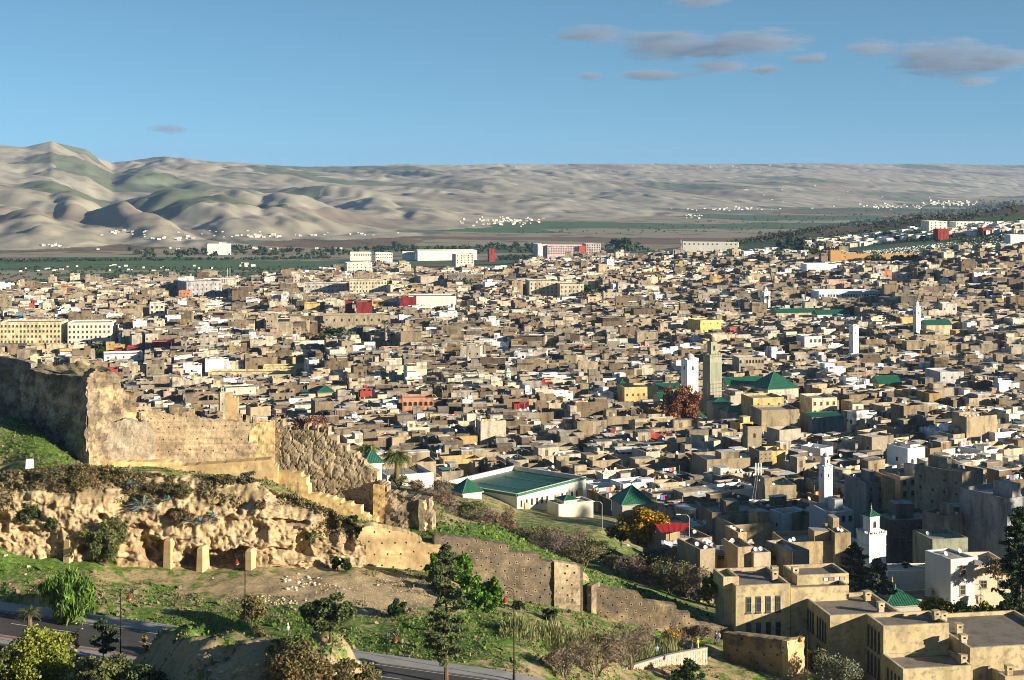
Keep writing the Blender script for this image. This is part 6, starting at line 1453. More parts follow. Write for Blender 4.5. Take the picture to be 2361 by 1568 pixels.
def palm(name, label, base, H_, R_, nf=34, seed=1, cat='palm', group=None, fan=False, tr=.35, cols=((.13, .17, .04), (.22, .23, .06), (.08, .12, .03))):
    Q = random.Random(seed); base = np.asarray(base, float); T = thing(name, label, cat, base, group); tb = MB(); top = base + np.array([0, 0, H_])
    pts = []; rs = []
    for i in range(7): t = i / 6; pts.append(base + (top - base) * t - np.array([0, 0, .4 if i == 0 else 0])); rs.append(tr * (1.15 - .3 * t) * (1 + .1 * (i % 2)) * (1.35 if i == 6 else 1))
    tb.tube(pts, rs, 9, (.16, .11, .06)); tb.build('trunk', M_twig, T); fr = MB()
    for i in range(nf):
        a = Q.uniform(0, 6.283); el = Q.uniform(-.35, 1.25); L = R_ * Q.uniform(.8, 1.1); d = np.array([math.cos(a), math.sin(a), 0]); side = np.array([-d[1], d[0], 0]); prev = None; col = Q.choice(cols) if el > -.1 else (.2, .15, .07)
        n_ = 9
        for j in range(n_ + 1):
            t = j / n_; p = top + d * (L * t * math.cos(el * .7) * (1 - .12 * t)) + np.array([0, 0, L * (math.sin(el) * t * .75 - t * t * (.62 if not fan else .35))])
            if prev is not None:
                wd = L * (.17 if not fan else .2) * math.sin(min(1, t * 1.15 + .12) * math.pi * .93) + .03
                for sgn in (-1, 1):
                    for q_ in (.0, .5):
                        b0 = prev + (p - prev) * q_; b1 = prev + (p - prev) * (q_ + .38); e = b0 + side * sgn * wd + (p - prev) * .9 - np.array([0, 0, wd * .55]); fr.tri(b0, b1, e, tuple(c * Q.uniform(.8, 1.2) for c in col))
            prev = p
    fr.build('fronds', M_leaf, T); return T
def bare(name, label, base, H_, R_, n=900, seed=1, col=((.20, .155, .12), (.15, .12, .10), (.26, .2, .15)), cat='shrub', group=None, stems=9, leafc=None, nl=0, leaf=.12):
    """leafless shrub of many fine branches"""
    Q = random.Random(seed); base = np.asarray(base, float); T = thing(name, label, cat, base, group); tb = MB(); ends = []
    for i in range(stems):
        a = Q.uniform(0, 6.283); r = R_ * Q.uniform(.25, .8); h = H_ * Q.uniform(.5, .85); m_ = base + np.array([math.cos(a) * r * .45, math.sin(a) * r * .45, h * .5]); e = base + np.array([math.cos(a) * r, math.sin(a) * r, h]); c = Q.choice(col)
        tb.tube([base - np.array([0, 0, .3]), m_, e], [.07, .05, .02], 4, c, cap=False); ends += [m_, (m_ + e) / 2, e]
    n_ = n
    V = []; 
    for i in range(n_):
        s = Q.choice(ends); d = np.array([Q.gauss(0, .7), Q.gauss(0, .7), Q.uniform(.1, 1.2)]); d /= np.linalg.norm(d); out_ = (s - base); out_[2] = 0; d = d + out_ / (np.linalg.norm(out_) + 1e-6) * .5; L = R_ * Q.uniform(.25, .6); p = s + d * L
        # keep inside a rounded outline
        q = (p - base - np.array([0, 0, H_ * .5])) / np.array([R_ * 1.05, R_ * 1.05, H_ * .55]); k = np.linalg.norm(q)
        if k > 1: p = base + np.array([0, 0, H_ * .5]) + (p - base - np.array([0, 0, H_ * .5])) / k
        sd_ = np.cross(d, (Q.gauss(0, 1), Q.gauss(0, 1), Q.gauss(0, 1))); sd_ /= np.linalg.norm(sd_) + 1e-9; w_ = .028
        tb.quad(s - sd_ * w_, s + sd_ * w_, p + sd_ * w_ * .4, p - sd_ * w_ * .4, Q.choice(col))
        if Q.random() < .1: ends.append(p)
    tb.build('branches', M_twig, T)
    if nl: leaf_obj('leaves', T, leaves(nl, ends, (R_ * .2, R_ * .2, R_ * .2), leaf, leafc, 1.2, 0, 0, seed), M_dry)
    return T

# --- trees and shrubs of the near slope, placed by the photograph
def GF(u, v): return G(u, v, 150, 330)
def at_road(u, y): return P(u, 0, y)
tree_uv('pepper_tree', 'bright green drooping pepper tree by the pavement, left part of the lawn', 163, 1421, 1310, 128, n=9000, leaf=.20, clumps=46, cols=G_BRIGHT, elong=2.2, vert=1.3, droop=1.6, trunk_frac=.06, cs=.24, trunk=.22, seed=3)
tree_uv('leaning_tree', 'feathery olive-green tree leaning right in front of the cliff foot', 240, 1305, 1194, 96, n=6500, leaf=.15, clumps=30, cols=G_OLIVE, elong=1.8, trunk_frac=.12, trunk=.16, seed=4, cs=.3)
palm('fan_palm', 'small fan palm between the carriageways at the left edge', P(68, 1462, 184), 2.6, 2.2, nf=22, seed=5, fan=True, tr=.3, cols=((.09, .12, .03), (.14, .15, .04)))
conifer('young_pine', 'young grey-green pine with pale trunk on the near pavement', P(238, 1530, 178), 4.9, 2.3, n=3600, leaf=.15, cols=G_CON, trunkh=.28, seed=6, cat='pine')
tree('young_tree', 'slim young tree with few yellow leaves left of the young pine', P(176, 1510, 180), P(172, 1478, 180), (.65, .6, 1.6), C_GOLD + [(.3, .18, .06)], n=300, leaf=.13, clumps=9, trunk=.05)
tree('young_tree', 'tiny golden-leaved tree standing on the road edge beside the earth mound', P(335, 1502, 180), P(335, 1484, 180), (.65, .6, .8), C_GOLD + [(.3, .18, .06)], n=320, leaf=.13, clumps=8, trunk=.05)
def bush(label, u, vb, vt, wpx, cols, y=None, n=3200, name='bush', **k):
    k.setdefault('trunk_frac', .02); k.setdefault('leaf', .2); k.setdefault('clumps', 30); k.setdefault('cs', .3); return tree_uv(name, label, u, vb, vt, wpx, y=y, n=n, cols=cols, trunk=.1, cat='bush', **k)
bush('big bright yellow-green bush in the bottom left corner', 82, 1592, 1462, 190, G_YEL, 166, n=9500, leaf=.17, clumps=50, seed=9)
bush('dark green bush at the very corner left of the yellow-green bush', 5, 1600, 1490, 80, G_OLIVE, 165, n=3500, leaf=.16)
bush('olive-green bush right of the yellow-green bush at the bottom edge', 235, 1600, 1516, 150, G_OLIVE, 161, n=6000, leaf=.16)
bush('low green bush at the bottom edge below the lamp with the near post', 330, 1605, 1535, 110, G_DARK + G_OLIVE, 160, n=3500, leaf=.16)
bush('reddish brown shrub mixed with green on the earth mound', 690, 1600, 1486, 170, C_BROWN + G_OLIVE + [(.2, .10, .05)], 153, n=9500, leaf=.15, clumps=50)
bush('green crown bush just behind the reddish brown shrub', 675, 1540, 1462, 104, G_OLIVE + G_BRIGHT, 157, n=4500, leaf=.15)
bush('bottom edge bush with green and bare twigs right of the brown shrub', 810, 1600, 1528, 140, G_OLIVE + C_BROWN, 154, n=5500, leaf=.15)
bush('straw-brown low bush at the foot of the second lamp', 590, 1500, 1448, 74, [(.2, .18, .07), (.12, .12, .04), (.25, .2, .1)], 178, n=2800, leaf=.14)
tree_uv('umbrella_tree', 'rounded dark olive tree with forked trunk right of the earth mound', 762, 1484, 1374, 124, n=8500, leaf=.17, clumps=44, cols=[(.10, .14, .045), (.15, .18, .06), (.065, .09, .03)], trunk_frac=.3, trunk=.2, cs=.27, split=.45, seed=12)
tree_uv('olive_tree', 'loose olive-brown tree with pale forked trunk behind the second lamp', 580, 1448, 1374, 76, n=4200, leaf=.15, clumps=26, cols=[(.22, .19, .07), (.15, .15, .05), (.27, .21, .09)], trunk_frac=.25, trunk=.12, seed=13)
conifer('cypress', 'tall dark ragged cypress rising from the pavement in front of the holed wall', P(1029, 1582, 176), 15.6, 3.0, n=15000, leaf=.14, trunkh=.17, seed=14, cols=[(.11, .15, .055), (.17, .20, .075), (.07, .10, .04)])
for (u, vb, vt, wp, lab) in [(1012, 1348, 1274, 56, 'fig-like bright green shrub against the ochre retaining wall corner'), (1066, 1350, 1278, 54, 'upright bright green shrub right of the ochre wall corner'), (1090, 1405, 1318, 80, 'dense bright green shrub behind the cypress, middle of the thicket'), (1132, 1412, 1336, 60, 'rightmost bright green shrub of the thicket against the holed wall')]:
    bush(lab, u, vb, vt, wp, [(.11, .23, .025), (.18, .32, .04), (.07, .15, .02)], n=3600, leaf=.22, name='leafy_shrub')
tree_uv('fig_tree', 'small dark fig tree alone on the gravel patch', 915, 1424, 1384, 46, n=1500, leaf=.2, clumps=14, cols=G_DARK + [(.05, .08, .02)], trunk_frac=.1, trunk=.08, seed=16)
for (u, vb, vt, wp, lab) in [(777, 1316, 1282, 24, 'dark leafy bush at the cliff foot, left of a pair'), (800, 1318, 1286, 24, 'dark leafy bush at the cliff foot beside the ochre wall, right of a pair'), (1195, 1405, 1385, 30, 'green tuft bush under the third lamp'), (1270, 1432, 1405, 34, 'green tuft bush at the foot of the wall buttress'), (1585, 1580, 1520, 70, 'dark green bush at the bottom edge below the stone parapet')]:
    bush(lab, u, vb, vt, wp, G_DARK + [(.05, .085, .02)], n=1600, leaf=.18, clumps=16)
# bare and half bare shrubs
for i, (u, vb, vt, wp, lab, lc) in enumerate([(1375, 1560, 1465, 150, 'large tangled reddish bare shrub below the lower holed wall', C_BROWN), (1455, 1545, 1425, 110, 'tall bare shrub rising before the lower holed wall', None), (1300, 1560, 1500, 90, 'bare brown shrub left of the tangled one', C_BROWN), (1560, 1500, 1452, 70, 'bare shrub with yellow leaves at the wall foot', C_GOLD), (1620, 1475, 1440, 50, 'small bare bush at the foot of the lowest wall', None)]):
    b = GF(u, min(vb, 1560)); H_ = (vb - vt) / F * b[1]; bare('bare_shrub', lab, b, H_, wp / 2 / F * b[1], n=1100, seed=30 + i, leafc=lc, nl=700 if lc else 0, group='bare shrubs near the lower wall')
# shrubs on the slope between the wall and the cream building
Q = random.Random(5)
sl = [(1000, 1150, 60), (1040, 1160, 66), (1080, 1172, 60), (1020, 1125, 50), (1120, 1190, 70), (1165, 1212, 64), (1210, 1228, 80), (1262, 1248, 96), (1300, 1262, 104), (1345, 1272, 70), (1395, 1245, 60), (1420, 1290, 70), (1455, 1300, 84), (1500, 1312, 96), (1545, 1330, 110), (1590, 1352, 110), (1560, 1300, 80), (1470, 1275, 70), (1240, 1205, 60), (1330, 1225, 70), (1180, 1195, 50), (960, 1118, 44), (920, 1112, 44), (1640, 1385, 70), (1610, 1395, 60), (1380, 1215, 50), (1100, 1150, 50), (1650, 1340, 50), (1060, 1180, 80), (1130, 1205, 84), (1350, 1296, 80), (1320, 1240, 90), (1275, 1218, 80), (1150, 1180, 70), (1090, 1195, 70)]
for i, (u, vb, wp) in enumerate(sl):
    y = np.interp(vb, [1110, 1160, 1200, 1260, 1300, 1400], [340, 322, 309, 293, 281, 268]); b = P(u, vb, y); b[2] = min(b[2], gz(b[0], b[1]) + .1) if gz(b[0], b[1]) > b[2] - 3 else b[2]
    b[2] = gz(b[0], b[1]); H_ = wp * Q.uniform(.55, .8) / F * y; kind = i % 4
    lab = ['grey leafless', 'reddish leafless', 'half-bare olive', 'twiggy brown'][kind] + ' shrub behind the walls' + [', near the cream building', ', mid slope', ', by the brown houses'][0 if u < 1180 else 1 if u < 1420 else 2]
    bare('slope_shrub', 'shrub ' * 0 + lab + [', upper one', ', lower one', ', widest', ', smallest', ', tallest', ', in between', ', at the back', ', near the lawn edge', ', among brambles', ', darkest'][i // 4], b, H_, wp / 2 / F * y, n=1200, seed=60 + i, col=[((.22, .18, .15), (.17, .14, .12)), ((.24, .15, .11), (.18, .12, .09)), ((.19, .16, .10), (.15, .13, .09)), ((.17, .13, .10), (.22, .17, .12))][kind], leafc=[C_BROWN, C_BROWN, G_OLIVE, [(.14, .12, .05), (.1, .09, .04)]][kind], nl=[250, 350, 1100, 500][kind], leaf=.15, group='shrubs on the slope behind the walls', stems=7)
tree_uv('yellow_tree', 'golden yellow autumn tree beside the red awning', 1490, 1268, 1174, 112, y=303, n=6500, leaf=.26, clumps=34, cols=C_GOLD + [(.55, .34, .02)], trunk_frac=.1, trunk=.16, seed=21)
tree_uv('yellow_tree', 'smaller yellow-brown tree left of the golden tree', 1432, 1255, 1200, 60, y=312, n=2600, leaf=.22, clumps=22, cols=[(.42, .29, .05), (.30, .21, .05), (.22, .18, .05)], trunk_frac=.1, trunk=.12, seed=22)
tree_uv('grey_olive_tree', 'grey-green olive tree below the golden tree', 1508, 1310, 1262, 66, y=285, n=3000, leaf=.2, clumps=22, cols=G_GREY, trunk_frac=.1, seed=23)
tree_uv('russet_tree', 'tall russet-brown tree in front of the white domed minaret', 1572, 1010, 886, 96, y=590, n=9500, leaf=.42, clumps=52, cols=[(.30, .12, .05), (.38, .18, .09), (.20, .09, .05)], trunk_frac=.1, trunk=.5, squash=.8, seed=24, cs=.26)
tree_uv('russet_tree', 'bare russet tree crown behind the stepped cracked wall', 714, 1020, 956, 96, y=330, n=3800, leaf=.24, clumps=36, cols=[(.28, .14, .08), (.34, .2, .12), (.2, .11, .07)], trunk_frac=.2, trunk=.2, seed=25, cs=.28)
for i, (u, vb, vt, R_, y, lab) in enumerate([(1970, 1365, 1256, 3.2, 258, 'tall left conifer beside the green-capped minaret'), (2022, 1392, 1290, 3.0, 255, 'lower right conifer in front of the green-capped minaret')]):
    b = P(u, vb, y); conifer('cedar', lab, b, (vb - vt) / F * y, R_, n=7500, leaf=.2, cols=[(.10, .13, .09), (.16, .18, .13), (.06, .08, .055)], trunkh=.06, seed=40 + i)
b = P(2352, 1440, 246); b[2] = gz(b[0], b[1]); conifer('fir', 'very tall dark fir at the right edge of the picture', b, -(1172 - HV) / F * 246 - b[2], 4.6, n=13000, leaf=.24, cols=G_DARK + [(.05, .07, .035)], trunkh=.04, seed=43, cat='fir')
Q = random.Random(8)
for i, (u, vb, vt, wp) in enumerate([(2150, 1428, 1376, 60), (2185, 1432, 1382, 56), (2222, 1440, 1388, 62), (2262, 1446, 1392, 62), (2300, 1452, 1396, 60), (2336, 1440, 1374, 66), (2362, 1460, 1384, 60)]):
    T = tree_uv('orange_tree', f'{ORD[i]} orange tree from left in the row dotted with yellow fruit', u, vb, vt, wp, y=252, n=2600, leaf=.2, clumps=22, cols=[(.12, .18, .025), (.20, .24, .03), (.28, .27, .03)], trunk_frac=.1, group='orange trees behind the yellow building', seed=80 + i)
    fb = MB(); c0 = P(u, (vb + vt) / 2 - 4, 252)
    for j in range(46):
        d = np.array([Q.gauss(0, 1), Q.gauss(0, 1), Q.gauss(0, 1)]); d /= np.linalg.norm(d); d[1] = -abs(d[1]); p = c0 + d * np.array([wp / 2, wp / 2, (vb - vt) / 2]) / F * 252 * .96; fb.lathe(p, [(0.01, -.13), (.13, -.06), (.13, .06), (.01, .13)], 5, (.62, .33, .02))
    tag(fb.build('fruit', M_sheet, T), kind='stuff')
for (u, vb, vt, wp, lab, y) in [(2090, 1334, 1300, 46, 'dark shaded tree inside the white courtyard, left of a pair', 283), (2140, 1334, 1302, 50, 'dark shaded tree inside the white courtyard, right of a pair', 283), (1920, 1590, 1505, 130, 'grey-green shrub between the yellow building wings', 223), (1885, 1545, 1500, 50, 'shrub with yellow flowers against the yellow building corner', 232), (2310, 1330, 1290, 90, 'bare brown vine mass on the sunlit terrace', 265), (1640, 1380, 1320, 40, 'upright green shrub at the left corner of the yellow building', 250)]:
    bush(lab, u, vb, vt, wp, G_DARK if 'dark' in lab else G_GREY if 'grey' in lab else C_GOLD + G_OLIVE if 'yellow flowers' in lab else C_BROWN if 'brown' in lab else G_YEL, y, n=2400, leaf=.17)
palm('date_palm', 'large date palm right of the white pavilion', P(915, 1100, 330), 4.6, 5.2, nf=80, seed=51, tr=.45)
palm('date_palm', 'date palm half hidden behind the white pavilion', P(843, 1080, 345), 4.4, 4.6, nf=66, seed=52, tr=.4)
palm('date_palm', 'tall thin palm in the garden left of centre', P(888, 800, 860), 14, 4.4, nf=40, seed=53, tr=.35)
palm('date_palm', 'shorter palm right of the tall thin palm', P(903, 806, 850), 8, 4.2, nf=36, seed=54, tr=.35)
palm('date_palm', 'palm before the white long building on the right', P(1980, 700, 1000), 5, 4.4, nf=36, seed=55, tr=.4)
palm('date_palm', 'palm near the small white minaret on the right', P(1857, 690, 1000), 7, 4.4, nf=36, seed=56, tr=.4)

# agaves on the cliff
def agave(label, u, v, px):
    b = on_cliff(u, v); R_ = px / 2 / F * b[1]; b = b + np.array([0, -.9, .2]); T = thing('agave', label, 'agave', b, 'agaves on the cliff'); Q = random.Random(int(u)); 
    lb = MB()
    for i in range(34):
        a = Q.uniform(0, 6.283); el = Q.uniform(-.2, 1.35); d = np.array([math.cos(a) * math.cos(el), math.sin(a) * math.cos(el) - .25, math.sin(el)]); L = R_ * Q.uniform(.8, 1.15); s = np.cross(d, (0, 0, 1)); s /= np.linalg.norm(s) + 1e-6; c = tuple(x * Q.uniform(.75, 1.2) for x in (.24, .31, .29))
        m_ = b + d * L * .5; e = b + d * L - np.array([0, 0, L * .18]); w_ = .17; up = np.cross(s, d) * .05
        for sg in (-1, 1): lb.quad(b, m_ + s * w_ * sg + up, e, m_ - up, c) if sg > 0 else lb.quad(b, m_ - up, e, m_ + s * w_ * sg + up, c)
    lb.build('blades', M_leaf, T)
for (lab, u, v, px) in [('big blue-green agave near the left end of the cliff top', 118, 1102, 58), ('largest agave spilling over the middle of the cliff', 332, 1170, 84), ('small agave above the largest agave', 306, 1118, 32), ('small agave right of the largest agave', 391, 1152, 30), ('agave in the lower row, left end', 436, 1202, 50), ('agave in the lower row, middle', 466, 1204, 38), ('agave in the lower row, right end', 494, 1196, 46)]: agave(lab, u, v, px)
for i, (u, v, wp, hp, cols, lab) in enumerate([(150, 1110, 130, 60, C_BROWN + G_OLIVE, 'broad dry bush below the agave at the left cliff top'), (70, 1188, 56, 40, G_DARK + G_OLIVE, 'round green bush low on the left of the cliff'), (118, 1210, 28, 24, G_DARK + G_OLIVE, 'small round bush beside the round green one'), (200, 1100, 70, 44, C_BROWN, 'brown dry bush under the bastion corner'), (330, 1130, 110, 40, G_OLIVE + C_BROWN, 'olive scrub around the largest agave'), (410, 1130, 80, 36, C_BROWN + G_OLIVE, 'brown scrub on the cliff right of the largest agave'), (420, 1190, 60, 30, C_BROWN, 'dry brown scrub above the lower agaves'),
                                              (600, 1165, 26, 30, C_BROWN, 'small brown bush hanging on the pale cliff face'), (715, 1240, 28, 32, G_OLIVE, 'green tuft hanging near the right cliff caves'), (820, 1190, 30, 20, G_DARK, 'dark tuft where cliff meets the stepped plinth'), (520, 1105, 60, 22, C_BROWN + G_OLIVE, 'dry scrub along the cliff top, centre'), (570, 1102, 44, 26, [(.22, .2, .15), (.17, .15, .11)], 'grey dry bush at the plinth corner'), (260, 1100, 60, 34, C_BROWN + G_OLIVE, 'dark scrub beneath the patched wall base')]):
    b = on_cliff(u, v + hp * .3); y = b[1]; R_ = wp / 2 / F * y; Hh_ = hp / F * y; b = b - np.array([0, .3, 0]); tree('cliff_bush', lab, b, b + np.array([0, 0, Hh_ * .35]), (R_, R_ * .5, Hh_ * .6), cols, n=int(900 + wp * 22), leaf=.13, clumps=18, trunk=.05, cat='bush', cs=.36)

# scrub along the upper cliff
Q_ = np.random.RandomState(4); nn = 15000; iu = Q_.randint(0, CLV.shape[0], nn); it = (CLV.shape[1] * (1 - .42 * Q_.rand(nn) ** 1.7)).astype(int).clip(0, CLV.shape[1] - 1)
p = CLV[iu, it]; ok = fbm(p[:, 0] * .3, p[:, 2] * .5, 3, 88) + (it / CLV.shape[1] - .72) * 2.6 > .3; p = p[ok] + Q_.normal(0, .12, (ok.sum(), 3)) + np.array([0, -.12, .08]); k = len(p)
a = Q_.normal(0, 1, (k, 3)); a /= np.linalg.norm(a, axis=1)[:, None]; b = np.cross(a, Q_.normal(0, 1, (k, 3))); b /= np.linalg.norm(b, axis=1)[:, None]; s = Q_.uniform(.08, .22, (k, 1))
V = np.stack([p - a * s, p - b * s, p + a * s, p + b * s], 1).reshape(-1, 3); pal = np.array([(.20, .15, .07), (.14, .11, .05), (.12, .13, .04), (.26, .2, .11), (.09, .10, .035)])
tag(link('cliff_scrub', V, np.arange(k * 4).reshape(-1, 4), M_dry, None, pal[Q_.randint(0, 5, k)] * Q_.uniform(.8, 1.2, (k, 1))), 'brown and olive scrub matting the upper third of the cliff', 'scrub', kind='stuff')

# grass tufts, weeds and stones on the near slope
def scatter(n, ulo, uhi, ylo, yhi, seed):
    Q = np.random.RandomState(seed); u = Q.uniform(ulo, uhi, n); y = Q.uniform(ylo, yhi, n); x = (u - CU) / F * y; return u, x, y, Hh(x, y), Q
def road_mask(x, y):
    d0 = (x - ra[0]) * rdir[0] + (y - ra[1]) * rdir[1]; o = (x - ra[0]) * rnor[0] + (y - ra[1]) * rnor[1]
    u = CU + F * x / y
    return (o > -.3) & (o < 22) & (d0 < RL + 12) & (mound_e(u, y) < .4)
u, x, y, z, Q = scatter(160000, -60, 1900, 152, 262, 3)
vv = HV - z / y * F; gm = grassmap(u, vv, y); no = fbm(x * .3, y * .3, 3, 19)
d_ = np.interp(u, DV[:, 0], DV[:, 1]); keep = ~road_mask(x, y) & (np.abs(y - d_) > 1.5) & (gm + no * .35 > .42) & ~((u > 1650) & (y > 222))
cliffband = (u < 840) & (y > 214) & (y < d_ + 1.5); keep &= ~cliffband
x, y, z, gm, no, u = [q[keep] for q in (x, y, z, gm, no, u)]; k = len(x)
hgt = Q.uniform(.05, .2, k) * (1 + (Q.rand(k) < .05) * 1.8); a = Q.uniform(0, 6.283, k); wd = hgt * Q.uniform(.5, 1.3, k)
dx = np.cos(a) * wd / 2; dy = np.sin(a) * wd / 2; lx = Q.normal(0, .12, k); ly = Q.normal(0, .12, k)
V = np.stack([np.stack([x - dx, y - dy, z - .05], -1), np.stack([x + dx, y + dy, z - .05], -1), np.stack([x + dx * 1.1 + lx, y + dy * 1.1 + ly, z + hgt * .8], -1), np.stack([x - dx * .6 + lx, y - dy * .6 + ly, z + hgt], -1)], 1).reshape(-1, 3)
pal = np.array([(.09, .18, .025), (.15, .24, .04), (.055, .11, .02), (.20, .17, .09), (.26, .20, .12), (.15, .11, .07)]); dry = Q.rand(k) > np.clip((gm + no * .2 - .42) * 3.2, .08, .9); ci = np.where(dry, 3 + Q.randint(0, 3, k), Q.randint(0, 3, k)); cc = pal[ci] * Q.uniform(.8, 1.2, (k, 1))
gt = link('grass_tufts', V, np.arange(k * 4).reshape(-1, 4), M_dry, None, cc); tag(gt, 'green grass and dry weed tufts covering the slope', 'grass', kind='stuff')
# reeds
rb_ = MB(); Q2 = random.Random(6)
for i in range(9000):
    if i % 6 == 0: u0_ = Q2.uniform(1160, 1560)
    u = u0_ + Q2.uniform(-6, 6); 
    if Q2.random() < .25: u = Q2.uniform(1600, 1700) if Q2.random() < .0 else u
    y = np.interp(u, [1160, 1380, 1560], [203, 215, 227]) + Q2.uniform(-3, 4); x = (u - CU) / F * y; z = gz(x, y) if i % 6 == 0 else None
    if z is not None: zb = z
    h = Q2.uniform(.5, 1.9) * (1 + .3 * math.sin(u * .09) + .25 * math.sin(y * 1.3 + u * .02)); a = Q2.uniform(0, 3.14); w_ = .045; l = (Q2.gauss(0, .25), Q2.gauss(0, .25)); c = Q2.choice([(.36, .32, .15), (.24, .25, .09), (.14, .19, .045), (.46, .40, .22), (.09, .14, .03), (.07, .1, .03)])
    zb = float(zb); rb_.quad((x - math.cos(a) * w_, y - math.sin(a) * w_, zb - .2), (x + math.cos(a) * w_, y + math.sin(a) * w_, zb - .2), (x + l[0] + math.cos(a) * w_, y + l[1] + math.sin(a) * w_, zb + h * .8), (x + l[0] * 1.4, y + l[1] * 1.4, zb + h), c)
tag(rb_.build('reeds', M_dry), 'stand of tall straw-coloured reeds in front of the lower holed wall', 'reeds', kind='stuff')
# stones
def rock_mesh(seed, col):
    Q = random.Random(seed); m_ = MB(); prof = [(0.05, -.3), (.75, -.28), (1., .05), (.72, .5), (.2, .68), (.02, .7)]; m_.lathe((0, 0, 0), prof, 7, col)
    m_.v = [(a * Q.uniform(.75, 1.2), b * Q.uniform(.75, 1.2), c * Q.uniform(.8, 1.2)) for a, b, c in m_.v]; return m_
ROCKS = [proto('rock', rock_mesh(i, c), M_ochre) for i, c in enumerate([(.55, .46, .33), (.62, .55, .42), (.48, .40, .28), (.66, .60, .48)])]
def rock(u, v, px, label, group=None, nm='rock'):
    b = GF(u, v); o = bpy.data.objects.new(nm, rnd.choice(ROCKS)); C.objects.link(o); o.location = tuple(b + np.array([0, 0, .02])); s = px / 2 / F * b[1]; o.scale = (s, s * rnd.uniform(.7, 1), s * rnd.uniform(.6, .95)); o.rotation_euler = (rnd.uniform(-.3, .3), rnd.uniform(-.3, .3), rnd.uniform(0, 6)); tag(o, label, 'rock', group); return o
for (u, v, px, lab) in [(12, 1282, 16, 'pale flat rock at the left edge below the cliff'), (64, 1308, 14, 'rounded pale rock on the upper lawn at left'), (58, 1325, 9, 'small rock under the rounded rock at left'), (365, 1455, 7, 'white stone beside the pavement'), (362, 1463, 6, 'second white stone beside the pavement'), (289, 1329, 5, 'bright white stone in mid lawn'), (240, 1368, 5, 'white stone right of the pepper tree'), (668, 1300, 14, 'boulder at the cliff foot near the path'), (682, 1306, 18, 'large boulder among the rubble under the cliff'), (706, 1310, 16, 'boulder right of the large one'),
                         (1446, 1258, 14, 'lone boulder at the edge of the back slope'), (1020, 1548, 6, 'small white stone on the pavement verge'), (870, 1350, 12, 'boulder among stones on the gravel patch')]: rock(u, v, px, lab)
for i in range(34): rock(rnd.gauss(700, 26), rnd.gauss(1343, 8), rnd.uniform(5, 12), 'pale block in the stone heap left of the gravel patch', 'stones of the heap left of the gravel patch')
for i in range(60):
    t = rnd.random(); rock(585 + t * 150 + rnd.gauss(0, 8), 1376 + t * 28 + rnd.gauss(0, 5), rnd.uniform(4, 9), 'pale rubble stone in the low line behind the olive tree', 'rubble line behind the olive tree')
for i in range(70): rock(rnd.uniform(0, 760), rnd.uniform(1330, 1450), rnd.uniform(3, 5.5), 'small white stone scattered in the lawn grass', 'white stones in the lawn')
for i in range(26): rock(rnd.uniform(420, 900), rnd.uniform(1520, 1560), rnd.uniform(5, 14), 'pale stone poking from the earth mound', 'stones on the earth mound')
u, x, y, z, Q = scatter(4200, 560, 1060, 188, 228, 9); vv = HV - z / y * F; keep = (((u - 870) / 150) ** 2 + ((vv - 1370) / 42) ** 2 < 1) | (Q.rand(len(u)) < .05)
keep &= ~road_mask(x, y); x, y, z = x[keep], y[keep], z[keep]; k = len(x); s = Q.uniform(.04, .13, k); oct_ = np.array([(1, 0, 0), (0, 1, 0), (-1, 0, 0), (0, -1, 0), (0, 0, .8)]); V = (np.stack([x, y, z], -1)[:, None] + oct_[None] * s[:, None, None]).reshape(-1, 3)
f = np.array([(0, 1, 4), (1, 2, 4), (2, 3, 4), (3, 0, 4)]); Fq = (f[None] + (np.arange(k) * 5)[:, None, None]).reshape(-1, 3); cc = np.repeat(np.array([(.50, .42, .30)]) * Q.uniform(.7, 1.25, (k, 1)), 4, 0)
tag(link('gravel', V, Fq, M_ochre, None, cc), 'pale gravel strewn over the bare patch below the retaining wall', 'gravel', kind='stuff')

# --- far trees: one small tree model per tone, copied
def small_tree(cols, n, seed, R_=1., H_=1.2, tall=False):
    cents = crown_centers((0, 0, H_ * .62), (R_, R_, H_ * .5), 14, seed, .45); V, Fq, cc = leaves(n, cents, (R_ * .4, R_ * .4, H_ * .22), .16, cols, 1.1, 0, 0, seed); return V, Fq, cc
PROT = []
for i, (cols, H_) in enumerate([(G_DARK, 1.3), (G_OLIVE, 1.2), (G_GREY, 1.1), (C_BROWN, 1.2), ([(.03, .055, .02), (.05, .08, .025)], 1.9), (G_DARK, 3.4)]):
    V, Fq, cc = small_tree(cols, 520, 100 + i, 1., H_); o = link('crown', V, Fq, M_leaf, None, cc); PROT.append((o.data, H_)); bpy.data.objects.remove(o)
tk = MB(); tk.tube([(0, 0, -.3), (0.03, 0, .3), (0, .02, .8)], [.1, .08, .04], 5, (.12, .09, .06)); ME_TRUNK = proto('trunk', tk, M_twig)
def far_tree(u, v, hpx, kind, label, y=None, group='trees among the houses', ground=True, wide=1.):
    b = G(u, v, 262, 8000) if y is None else P(u, v, y)
    y = b[1]; me, H_ = PROT[kind]; s = hpx / F * y / (H_ * 1.12); T = thing(['dark_tree', 'olive_tree', 'grey_tree', 'bare_tree', 'green_tree', 'cypress'][kind], label, 'tree', b, group)
    for (m_, nm) in ((me, 'crown'), (ME_TRUNK, 'trunk')):
        o = bpy.data.objects.new(nm, m_); C.objects.link(o); o.parent = T
    T.scale = (s * wide, s * wide, s); T.rotation_euler = (0, 0, rnd.uniform(0, 6)); return T
